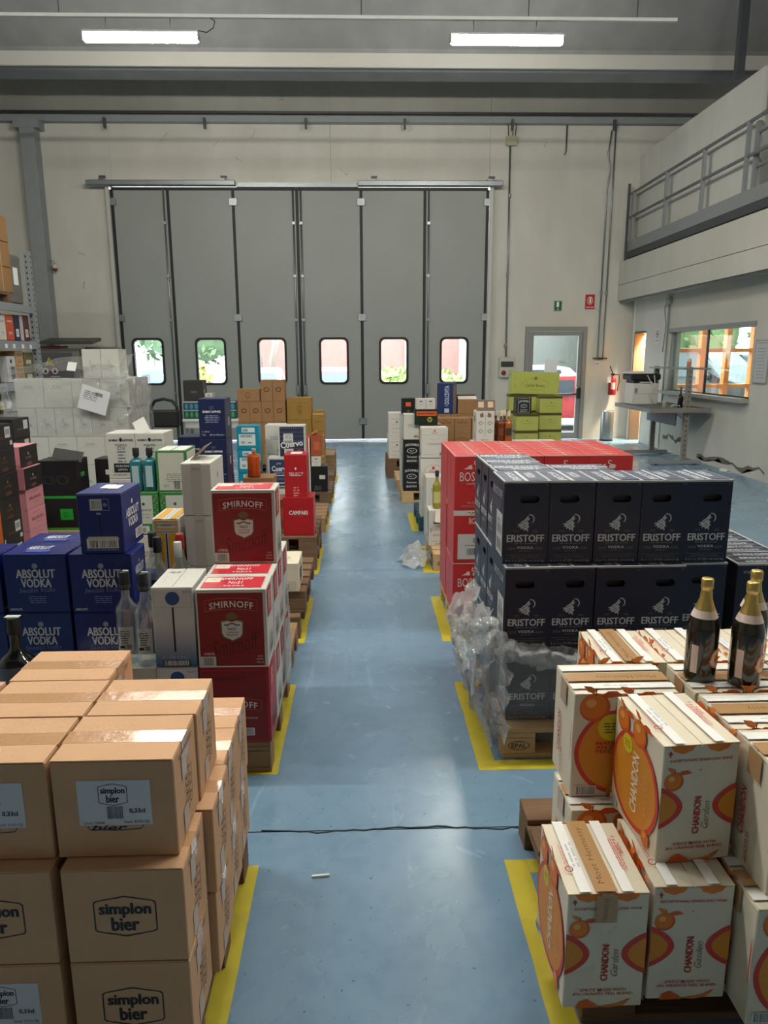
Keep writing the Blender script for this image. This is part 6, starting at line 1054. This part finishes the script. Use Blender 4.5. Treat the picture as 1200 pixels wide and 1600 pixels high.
# ---- left 4: red aperitif cartons, deep blue cartons
for z, n in ((0, 'lower'), (.1445, 'upper')): pallet(-1.005, 5.86, z, '%s small pallet of the pair under the red aperitif carton' % n, L=.6, wood=WOOD2)
pallet(-1.62, 5.86, 0, 'small pallet under the deep blue cartons', L=.6)
put('campari', -.672, 5.90, .2895, 'ribbed red aperitif carton on the stacked pallets'); put('select', -.655, 5.93, .616, 'narrow crimson carton standing on the ribbed red one')
put('orange_open', -.78, 6.2, .2895, 'orange brown carton mostly hidden left of the crimson cartons')
G = 'deep blue gin cartons'
col('navybox', -1.315, 5.88, .146, 4, '%s deep blue gin carton in the tall column', G); col('navybox', -1.535, 6.05, .146, 3, '%s deep blue gin carton in the lower column left of the tall one', G)
put('brown_plain', -1.085, 6.42, .2895, 'brown carton, lower of two under the orange bottle'); put('brown_plain', -1.08, 6.42, .491, 'brown carton, upper of two under the orange bottle')
OG = mat('orange aperitif glass', (186, 76, 22), r=.07, var=.1, coat=.5)
bottle('aperitif', -.985, 6.5, .6925, 'orange aperitif bottle on a brown carton before the teal cartons', OG, .075, .255, .017, .78, (150, 140, 120), .03, sq=True, rz=math.pi/4, lab=[])
put('brown_plain', -.80, 6.42, .491+.0, 'brown carton right of the orange bottle') if 0 else None
# ---- left 5: teal and dark blue tequila cartons
pallet(-1.6, 7.2, 0, 'wooden pallet under the teal cartons', wood=WOOD)
G = 'teal cartons'; col('teal', -1.255, 7.22, .146, 4, '%s teal carton with white barcode labels', G)
kind('cuervo', .27, .2, .32, WHITEB, lambda A, w, d, h: (A.rect('f', w*.06, h*.03, w*.9, h*.93, (40, 48, 72)), [A.disc('f', w*(.1+.082*(k % 11)), h*(.92-.13*(k//11)), w*.018, w*.018, (120, 130, 156), 6, a=k) for k in range(66)], A.text('f', 'Cuervo', w*.5, h*.42, w*.84, h*.2, WH, rot=.14, bold=.025), A.disc('f', w*.78, h*.14, w*.13, w*.13, (150, 40, 58)), A.ring('f', [(w*.78+w*.09*math.cos(a), h*.14+w*.09*math.sin(a)) for a in range(6)], .003, (220, 180, 180)), A.new('label').rect('f', w*.2, h*.42, w*.36, h*.33, (206, 206, 204)), A.barcode('f', w*.24, h*.45, w*.28, h*.08, back=None), A.fine('f', w*.38, h*.7, w*.28, 4, .012, GR), A.rect('f', w*.22, h*.12, w*.34, h*.15, (206, 206, 204)), A.fine('f', w*.39, h*.22, w*.28, 3, .01, GR)))
put('generic_white', -.93, 7.36, .146, 'white carton at the foot of the dark blue tequila column'); put('cuervo_low', -.975, 7.34, .4475, 'dark blue tequila carton with white border, lower'); put('cuervo', -.865, 7.36, .7495+.0, 'dark blue tequila carton with slanted white name and stickers, upper')
col('generic_white', -1.03, 7.62, .146, 3, '%s white carton behind the dark blue tequila cartons')
# ---- left 6
pallet(-1.6, 8.66, 0, 'wooden pallet under the red and white cartons', wood=WOOD2)
col('redwhite', -.835, 8.68, .146, 2, '%s red carton with white side, far left row'); put('black_small', -.72+.08, 8.68, .146, 'black carton under the open orange box'); put('white_mini', -.63, 8.68, .4575, 'small white box between the black carton and the open orange box'); put('orange_open', -.635, 8.69, .579, 'orange brown carton with open flaps by the aisle')
oo = [o for o in C.objects if o.get('label', '').startswith('orange brown carton with open')][0]; box('open_flap', 0, .09, -.11, .11, 0, .004, (190, 110, 70), oo, loc=(-.065, 0, .25), rot=(0, -.5, 0))
# ---- left 7: plain brown and ochre cartons before the door
for z, n in ((0, 'lower'), (.1445, 'upper')): pallet(-1.76, 10.1, z, '%s pallet of the pair under the brown six-bottle cartons' % n, wood=WOOD2, L=1.0)
G = 'brown cartons with dark ring print'
for t, tn in enumerate(('bottom', 'second', 'third')):
    for c_ in range(4): put('brown_six', -1.725+.163*c_, 10.12, .2895+.2865*t, 'brown ring-print carton, %s layer, %s from the left' % (tn, ('first', 'second', 'third', 'fourth')[c_]), G)
put('brown_lying', -1.73, 10.12, 1.1495, 'brown ring-print carton lying on its side at the top left of the pile', G); put('brown_six', -1.405, 10.12, 1.1495, 'brown ring-print carton standing on top, left of two', G); put('brown_six', -1.242, 10.12, 1.1495, 'brown ring-print carton standing on top, right of two', G)
kind('gold_big', .34, .25, .30, GOLDB, lambda A, w, d, h: (A.ring('f', [(w*(.52+.1*math.cos(a)), h*(.5+.3*math.sin(a))) for a in [k*.5 for k in range(12)]], .005, (96, 66, 20)), A.fine('f', w*.52, h*.6, w*.12, 5, .022, (96, 66, 20)), A.rect('f', w*.18, h*.02, .002, h*.75, (110, 80, 30)), A.rect('f', w*.18, h*.77, w*.8, .002, (110, 80, 30))))
G = 'ochre cartons'; pallet(-1.05, 10.95, 0, 'hidden pallet under the ochre cartons, lower', L=.6); pallet(-1.05, 10.95, .1445, 'hidden pallet under the ochre cartons, upper', L=.6)
col('gold_big', -1.055, 10.14, .2895, 3, '%s large ochre carton right of the brown pile', G)
pallet(-.72, 9.95, 0, 'short pallet under the small ochre cartons by the aisle', L=.3, wood=WOOD2); col('gold_small', -.71, 10.1, .146, 3, '%s small ochre carton by the aisle', G)
# ---- far left: film wrapped pallet of pale cartons
for z, n in ((0, 'lower'), (.1445, 'upper')): pallet(-3.75, 8.0, z, '%s pallet under the film-wrapped pale cartons' % n, wood=WOOD)
G = 'film-wrapped pale cartons'
for t, (z, wide, tn) in enumerate(((.2895, 0, 'bottom'), (.599, 1, 'second'), (.9085, 0, 'third'), (1.218, 1, 'fourth'))):
    if wide:
        for c_ in range(4): put('wrapped_wide', -3.735+.303*c_, 8.0, z, 'pale wide carton under film, %s layer, %s from the left' % (tn, ('first', 'second', 'third', 'fourth')[c_]), G)
        for r in (1, 2): put('wrapped_wide', -2.826, 8.0+.27*r, z, 'pale wide carton under film, %s layer, right side, %s' % (tn, ROWN[r]), G)
    else:
        for c_ in range(6): put('wrapped_white', -3.73+.196*c_, 8.0, z, 'pale narrow carton under film, %s layer, %s from the left' % (tn, ('first', 'second', 'third', 'fourth', 'fifth', 'sixth')[c_]), G)
        for r in (1, 2): put('wrapped_white', -2.75, 8.0+.27*r, z, 'pale narrow carton under film, %s layer, right side, %s' % (tn, ROWN[r]), G)
for i, x in enumerate((-3.01, -2.813)): put('wrapped_white', x, 8.05, 1.5275, 'pale carton standing above the wrapped stack, %s of two' % ('left', 'right')[i], G)
fm = empty('stretch_film', (0, 0, 0), 'glossy stretch film wrapped loosely over the stack of pale cartons', 'stretch film')
sheet('film_front', lambda u, v: (-3.80+1.27*u, 7.965, .95+.60*v), 44, 22, FILM, amp=.025, sc=5, seed=1, parent=fm)
sheet('film_side', lambda u, v: (-2.515, 7.965+.85*u, .55+1.0*v), 24, 24, FILM, amp=.02, sc=6, seed=4, parent=fm)
sheet('film_top', lambda u, v: (-3.82+1.29*u, 7.96+.5*v, 1.56+.10*v+.12*u*math.sin(v*2.2)+.06*math.sin(u*2.8)), 40, 16, FILM, amp=.03, sc=6, seed=7, parent=fm)
sheet('film_bunch', lambda u, v: (-2.60+.06*math.sin(v*9)+.07*u, 7.93-.02*u, 1.12+.50*v), 10, 26, FILM2, amp=.05, sc=12, seed=6, parent=fm)
sheet('film_left_bunch', lambda u, v: (-3.84+.03*u, 7.93+.1*u, .75+.75*v), 8, 26, FILM2, amp=.05, sc=10, seed=9, parent=fm)
sheet('film_drape', lambda u, v: (-2.98+.38*u, 7.92, 1.33+.32*v), 16, 16, FILM, amp=.04, sc=9, seed=12, parent=fm)
o = tag(box('paper_documents', -.15, .15, -.003, .003, -.21, .05, (222, 222, 226), loc=(-2.84, 7.89, 1.38), rot=(.1, .32, .05), bev=.001), 'white delivery papers stuck askew under the film of the pale stack', 'papers'); A = Art(.28, .006, .24); A.fine('f', .1, .2, .16, 5, .02, (110, 112, 120)); A.barcode('f', .14, .18, .08, .04, back=None)
for n, me in A.finish(): link(n, me, o, (0, 0, -.21))
o = tag(box('paper_label', -.045, .045, -.003, .003, -.05, .05, (222, 222, 220), loc=(-3.08, 7.93, 1.655), rot=(-.5, .1, 0)), 'small white paper tag on the film over the pale stack', 'paper')
# ---- black cartons with green trim, gift boxes
pallet(-3.1, 6.78, 0, 'wooden pallet under the black and green cartons', wood=WOODL)
put('hexblack_low', -3.06, 6.80, .146, 'large black carton with bright green square, lower'); put('hexblack', -3.05, 6.80, .4775, 'large black carton with an opened top flap, upper'); 
hb = [o for o in C.objects if o.get('label', '').startswith('large black carton with an opened')][0]; box('open_flap', -.13, .13, 0, .004, 0, .13, (46, 46, 44), hb, loc=(.08, -.1, .33), rot=(-.85, .2, .2)); 
put('black_small', -2.66, 7.2, .146, 'black carton lower right of the black and green pair'); put('black_small', -2.66, 7.2, .4575, 'black carton with pale corner print, upper right of the black and green pair')
pallet(-3.5, 5.95, 0, 'wooden pallet under the pink gift boxes', L=.8, D=.6); pallet(-3.4, 5.3, 0, 'wooden pallet under the black and orange gift boxes', L=.8, D=.6)
G = 'pink gift cartons'
col('pink_plain', -3.1, 6.0, .146, 3, '%s plain pink carton below the black-sided pink boxes', G); put('gift_pink', -3.09, 5.98, .6785, 'pink gift carton with black side, lower of two', G); put('gift_pink', -3.115, 5.99, .856, 'pink gift carton with black side, top of its column', G)
col('gift_orange', -3.05, 5.45, .146, 6, '%s black and orange gift carton at the left edge of the photo', 'orange gift cartons', keys=['gift_orange_label', 'gift_orange_label', 'gift_orange', 'gift_orange', 'gift_orange', 'gift_orange_label'])
pallet(-3.62, 6.57, 0, 'small pallet under the rear black gift boxes', L=.49, D=.5, wood=WOOD2); kind('gift_black', .30, .33, .176, BLACKB, lambda A, w, d, h: (A.text('r', 'CUVEE', d*.4, h*.44, d*.3, h*.1, (150, 120, 100)), A.new('label').rect('r', d*.62, h*.42, d*.26, h*.46, (206, 206, 204)), A.new('lettering').text('f', 'CUVEE', w*.5, h*.44, w*.3, h*.1, (150, 120, 100)))); col('gift_black', -3.43, 6.59, .146, 6, '%s black gift carton in the column behind the pink ones', 'rear gift cartons')
# ---- table with dark gift box, trays and trolley before the door
tb = empty('side_table', (-2.82, 11.45, 0), 'low white side table carrying the patterned trays', 'table'); box('table_top', 0, .9, 0, .45, .76, .80, (206, 206, 202), tb, bev=.005); box('apron', .04, .86, .02, .04, .66, .759, (196, 196, 192), tb)
for sx in (.03, .83):
    for sy in (.05, .38): box('leg', sx, sx+.04, sy, sy+.04, 0, .759, GREYP, tb)
put('crate', -2.80, 11.48, .8015, 'blue and green patterned tray carton, left on the white table', 'patterned tray cartons'); put('crate', -2.39, 11.48, .8015, 'blue and green patterned tray carton, right on the white table', 'patterned tray cartons')
put('darkbox', -2.79, 11.50, 1.073, 'charcoal gift box, front one on the patterned trays'); 
put('white_mini', -2.46, 11.5, 1.073, 'small white box beside the charcoal gift box')
tr = empty('hand_trolley', (-2.97, 11.0, 0), 'black hand trolley with arched handle before the folding door', 'trolley')
for s in (-1, 1): pipe('upright', [(s*.19, 0, .12), (s*.19, 0, .85)], .02, BLACKP, tr)
pipe('arched_handle', [(-.19, 0, .85), (-.19, 0, 1.02), (-.13, 0, 1.11), (0, 0, 1.14), (.13, 0, 1.11), (.19, 0, 1.02), (.19, 0, .85)], .024, BLACKP, tr); box('tool_box', -.22, .22, -.06, .1, .72, .98, BLACKP, tr, bev=.03); box('base_plate', -.24, .24, -.3, .05, .06, .09, BLACKP, tr)
for s in (-1, 1): lathe_obj('wheel', [(0, -.03), (.1, -.03), (.12, 0), (.1, .03), (0, .03)], BLACKP, tr, (s*.24, .1, .12), 16, rot=(0, math.pi/2, 0))
# ---- left: electrical cabinets under a dark canopy
cb = empty('electrical_cabinet', (-6.45, 14.7, 0), 'grey electrical cabinet with warning signs beside the steel column', 'cabinet'); box('body', 0, .9, 0, .4, 0, 1.92, (128, 128, 122), cb, bev=.01)
d_ = box('door', .06, .78, -.03, -.001, .1, 1.84, (92, 94, 94), cb, bev=.01); box('handle', .70, .73, -.06, -.031, 1.0, 1.2, BLACKP, d_)
A = Art(.9, .065, 1.92); A.poly('f', [(.24, 1.60), (.42, 1.60), (.33, 1.76)], (206, 186, 40)); A.poly('f', [(.32, 1.62), (.345, 1.68), (.33, 1.68), (.34, 1.73), (.315, 1.67), (.33, 1.67)], BK); 
for u in (.24, .42): A.disc('f', u, 1.49, .075, .075, (206, 206, 204)); A.ring('f', [(u+.075*math.cos(a*.4), 1.49+.075*math.sin(a*.4)) for a in range(16)], .014, (150, 40, 40)); A.disc('f', u, 1.49, .03, .04, BK, 8)
A.fine('f', .42, 1.38, .2, 1, .02, WH)
for n, me in A.finish(): link(n, me, cb, (.45, 0, 0))
tag(box('open_locker', -5.54, -4.92, 15.0, 15.35, 0, 1.95, (118, 120, 116), bev=.01), 'narrow grey locker between the cabinet and the folding door', 'cabinet'); lk = bpy.data.objects['open_locker']; box('dark_opening', -5.44, -5.0, 14.985, 14.999, 1.2, 1.9, BLACKP, lk); box('shelf_rail', -5.50, -5.46, 14.98, 14.999, .2, 1.9, STEEL, lk)
cn = tag(box('sloped_canopy', -6.2, -5.2, -.25, .25, -.03, .03, (74, 74, 70), loc=(0, 14.75, 2.06), rot=(.15, 0, 0)), 'dark sloping canopy board above the electrical cabinets', 'canopy'); tag(box('red_beam', -6.5, -5.75, 14.66, 14.70, 1.925, 1.965, (140, 36, 36)), 'thin red bar along the top of the electrical cabinet', 'bar')
# ---- left: pallet rack
rk = empty('pallet_rack', (-4.95, 8.7, 0), 'grey bolted pallet rack along the left edge of the hall', 'rack')
def upright(x, y, n):
    u = box('upright', x-.04, x+.04, y-.04, y+.04, 0, 3.28, GREYP, rk)
    bm = bmesh.new()
    for k in range(40): bx(bm, x-.02, x+.0, y-.0415, y-.0402, .15+.078*k, .15+.078*k+.03); bx(bm, x+.0402, x+.0415, y-.012, y+.012, .15+.078*k, .15+.078*k+.03)
    tag(link('slot_row', new_mesh('slot_row', bm, (26, 28, 30)), u), kind='stuff')
for y in (0, 2.75):
    upright(0, y, 0); upright(-1.0, y, 0)
    for z0_, z1_ in ((.4, 1.2), (1.2, 2.0), (2.0, 2.8)): pipe('brace', [(-.04, y, z0_), (-.96, y, z1_)], .015, GREYP, rk, 6)
LEV = (.22, .98, 1.40, 1.98, 2.50)
for z in LEV:
    for x in (-.0, -1.0): box('beam', x-.025, x+.025, .045, 2.705, z-.11, z, GREYP, rk)
    box('shelf_deck', -.97, -.03, .05, 2.70, z-.02, z+.004, STEEL, rk)
A = Art(2.7, .052, 3); 
for z, us in ((1.98, (1.75, 1.98, 2.25, 2.5)), (1.40, (1.9, 2.45))):
    for u in us: A.rect('f', u-.04, z-.1, .075, .055, WH)
for n, me in A.finish(): link('price_tag', me, rk, (0.0, 1.35, 0), (0, 0, math.pi/2))
def shelf_item(y0, y1, z, h, c, label, d=.5, art=None, lv='shelf cartons'):
    w = y1-y0; key = 'shelf%d' % len(KINDS); kind(key, w-.006, d, h, mat('shelf board %d_%d_%d' % c, c, r=.5, var=.08), art)
    k = KINDS[key]; o = link('carton', k.me, None, (-4.99-d/2, 8.7+(y0+y1)/2, z+.006), (0, 0, math.pi/2)); tag(o, label, 'carton', lv)
    for n, me in k.parts: link(n, me, o)
    return o
tx = lambda t, c, cv=.75, wd=.7: (lambda A, w, d, h: (A.text('f', t, w*.5, h*cv, w*wd, None, c, bold=.02), A.fine('f', w*.5, h*.3, w*.5, 2, .02, c)))
lb = lambda A, w, d, h: (A.rect('f', w*.25, h*.15, w*.5, h*.3, (206, 206, 204)), A.fine('f', w*.5, h*.35, w*.35, 3, .02, BK))
shelf_item(1.35, 1.72, 1.984, .33, (196, 198, 176), 'pale green carton on the second rack shelf from the top', art=lambda A, w, d, h: A.rect('f', 0, 0, w, h*.2, (80, 110, 50))); shelf_item(1.73, 1.93, 1.984, .34, (200, 196, 186), 'white carton with thin stripe left of the orange one on the rack', art=tx('VINO', GR)); shelf_item(1.94, 2.17, 1.984, .35, (186, 76, 40), 'orange red carton with white name on the rack', art=tx('APERITIVO', WH)); shelf_item(2.18, 2.36, 1.984, .36, (30, 36, 66), 'dark blue carton with white label on the rack', art=lb); shelf_item(2.37, 2.47, 1.984, .36, (180, 170, 166), 'narrow grey carton between the dark blue and maroon ones'); shelf_item(2.48, 2.66, 1.984, .37, (84, 34, 46), 'maroon carton at the right end of the rack shelf', art=lb)
shelf_item(1.3, 1.62, 1.404, .36, (70, 50, 44), 'dark brown carton on the middle rack shelf'); shelf_item(1.84, 2.1, 1.404, .36, (194, 194, 192), 'white and black shaded carton on the middle rack shelf', art=lambda A, w, d, h: (A.rect('f', w*.4, h*.1, w*.5, h*.5, (92, 96, 104)), A.disc('f', w*.5, h*.8, .03, .03, BK))); shelf_item(2.11, 2.37, 1.404, .22, (176, 138, 96), 'tan carton, lower of two on the middle rack shelf', art=tx('VINO', (90, 60, 40))); o = shelf_item(2.12, 2.36, 1.626, .21, (180, 142, 100), 'tan carton, upper of two on the middle rack shelf', art=tx('ROSSO', (90, 60, 40))); shelf_item(2.38, 2.68, 1.404, .21, (98, 92, 40), 'olive carton, lower of two on the middle rack shelf', art=lb); shelf_item(2.38, 2.68, 1.618, .2, (98, 92, 40), 'olive carton, upper of two on the middle rack shelf', art=lb)
bottle('wine', -5.08, 10.42, 1.412, 'dark wine bottle beside the white carton on the middle rack shelf', BB, .04, .33, .014, .6, (40, 40, 60), .08, lab=[(-1.6, .6, .05, .14, (150, 140, 136))])
for i, y in enumerate((10.25, 10.42, 10.62)): bottle('wine', -5.08, y, .986, 'green-glass bottle with pale label on the lower rack shelf, %s' % ('left', 'middle', 'right')[i], mat('olive glass', (70, 70, 26), r=.08, var=0, coat=.4), .045, .31, .015, .6, (196, 150, 60), .05, lab=[(-1.4, .8, .05, .16, ((196, 110, 70), (200, 190, 160), (206, 206, 200))[i])], group='bottles on the lower rack shelf')
shelf_item(2.0, 2.3, .986, .26, (196, 194, 188), 'white carton on the lower rack shelf', art=lb); shelf_item(2.32, 2.65, .986, .3, (120, 110, 100), 'grey brown carton at the end of the lower rack shelf')
pl = pallet(-5.85, 10.0, 2.505, 'dark pallet on the top level of the rack', D=.8, L=.9, wood=WOOD2)
bl = empty('wrapped_load', (-5.88, 9.87, 2.65), 'tall strapped load of brown cartons on the top rack level', 'carton load')
for t in range(3):
    for r in range(3): box('carton', .02, .90, .02+.36*r, .37+.36*r,   .34*t, .34*t+.335, KRAFT2, bl, bev=.008)
for y in (.3, .8): box('strap', .901, .904, y-.012, y+.012, 0, 1.015, (180, 150, 110), bl)
g2 = tag(box('grey_wrapped_block', -5.8, -5.02, 11.0, 11.36, 2.506, 3.2, mat('grey film wrapped goods', (104, 104, 100), r=.35, var=.2, scale=5, bump=.4, bscale=9), bev=.03), 'grey film-wrapped block with a white label at the end of the top rack level', 'carton load'); box('label', -5.018, -5.014, 11.08, 11.22, 2.78, 3.02, WTAPE, g2)
# ---- workbench of slotted angle with printer by the office
wk = empty('workbench', (4.55, 11.5, 0), 'grey slotted angle workbench with upper shelf below the office window', 'workbench')
PU = mat('beige grey perforated steel', (134, 128, 120), r=.5, metal=.2, var=.1)
for y, n in ((.12, 0), (1.45, 1)):
    u = box('upright', .60, .68, y-.03, y+.03, .06, 1.56, PU, wk); bm = bmesh.new()
    for k in range(18): bx(bm, .63, .65, y-.0315, y-.0302, .15+.078*k, .17+.078*k)
    tag(link('hole_row', new_mesh('hole_row', bm, (30, 30, 32)), u), kind='stuff'); box('foot', .12, .92, y-.05, y+.05, .015, .075, GREYP, wk, bev=.004)
    for x in (.2, .84): lathe_obj('glide', [(0, 0), (.025, 0), (.025, .015), (0, .015)], BLACKP, wk, (x, y, 0), 10)
    pipe('strut', [(.62, y-.035, .72), (.42, y-.035, .86)], .012, PU, wk, 6)
box('table_top', 0.0, .98, 0, 1.62, .88, .91, (92, 94, 96), wk, bev=.004); box('front_angle', 0, .98, -.012, -.001, .85, .915, PU, wk); box('side_angle', -.012, -.001, 0, 1.62, .85, .915, GREYP, wk); box('modesty_panel', .5, .52, .2, 1.4, .62, .849, (84, 92, 108), wk); box('upper_shelf', .52, .95, .06, 1.5, 1.52, 1.545, PU, wk)
pr = empty('printer', (4.85, 12.72, .912), 'white and black office printer at the left end of the workbench', 'printer')
box('body', -.22, .22, -.2, .2, 0, .36, (198, 196, 190), pr, bev=.012); box('scanner_unit', -.27, .25, -.22, .22, .42, .52, BLACKP, pr, bev=.02); box('neck', -.2, .2, -.16, .2, .361, .419, BLACKP, pr); box('scanner_lid', -.29, .12, -.22, .22, .521, .56, (206, 206, 198), pr, bev=.01); box('output_paper', -.1, .1, -.22, -.02, .375, .385, WTAPE, pr); box('panel_line', -.2, .2, -.204, -.2005, .18, .186, GR, pr); box('side_vent', -.19, -.14, -.206, -.2005, .2, .28, GR, pr)
pipe('cable', [(.12, -.23, .5), (.14, -.26, .3), (.05, -.25, .16), (.1, -.25, .03), (.2, -.25, .01)], .007, (190, 188, 180), pr, 6); pipe('cable', [(.0, -.23, .5), (.1, -.27, .3), (.11, -.26, .1), (.12, -.25, .02)], .007, (190, 188, 180), pr, 6)
bottle('wine', 5.16, 11.82, .912, 'dark wine bottle standing on the workbench', BB, .042, .33, .014, .55, (60, 56, 56), .08)
cp = empty('plastic_cup', (4.86, 11.72, .912), 'cream plastic cup on the workbench', 'cup'); lathe_obj('cup_wall', [(0, .002), (.028, .002), (.038, .105), (.0395, .107), (.036, .105), (.026, .006), (0, .006)], (214, 208, 184), cp)
o = sheet('crumpled_paper', lambda u, v: (5.0+.13*u, 11.72+.1*v, .935+.02*math.sin(u*3)), 8, 8, mat('pale paper', (206, 198, 170), r=.8), 'crumpled pale paper beside the dark bottle on the workbench', 'paper', amp=.03, sc=22); 
for v in o.data.vertices: v.co.z = max(v.co.z, .914)
sp = empty('spray_bottle', (5.36, 12.05, 1.547), 'small orange and white pump bottle on the upper workbench shelf', 'bottle'); lathe_obj('body', [(0, 0), (.035, 0), (.036, .11), (.02, .14), (.012, .15), (0, .15)], (206, 196, 180), sp); lathe_obj('label', [(.0365, .02), (.0365, .09)], (196, 110, 80), sp); lathe_obj('pump', [(.012, .151), (.012, .19), (0, .19)], WTAPE, sp); box('nozzle', -.05, .0, -.006, .006, .185, .197, WTAPE, sp)
tag(box('paper_scrap', 5.48, 5.55, 10.85, 10.95, .001, .03, WTAPE, rot=(0, 0, 0)), 'scrap of white paper on the floor under the office window', 'paper')
tag(box('cigarette_butt', -.03, .03, -.004, .004, 0, .008, (226, 224, 214), loc=(-.163, 2.185, .001), rot=(0, 0, .1)), 'tiny white stub on the blue floor in the aisle', 'litter')
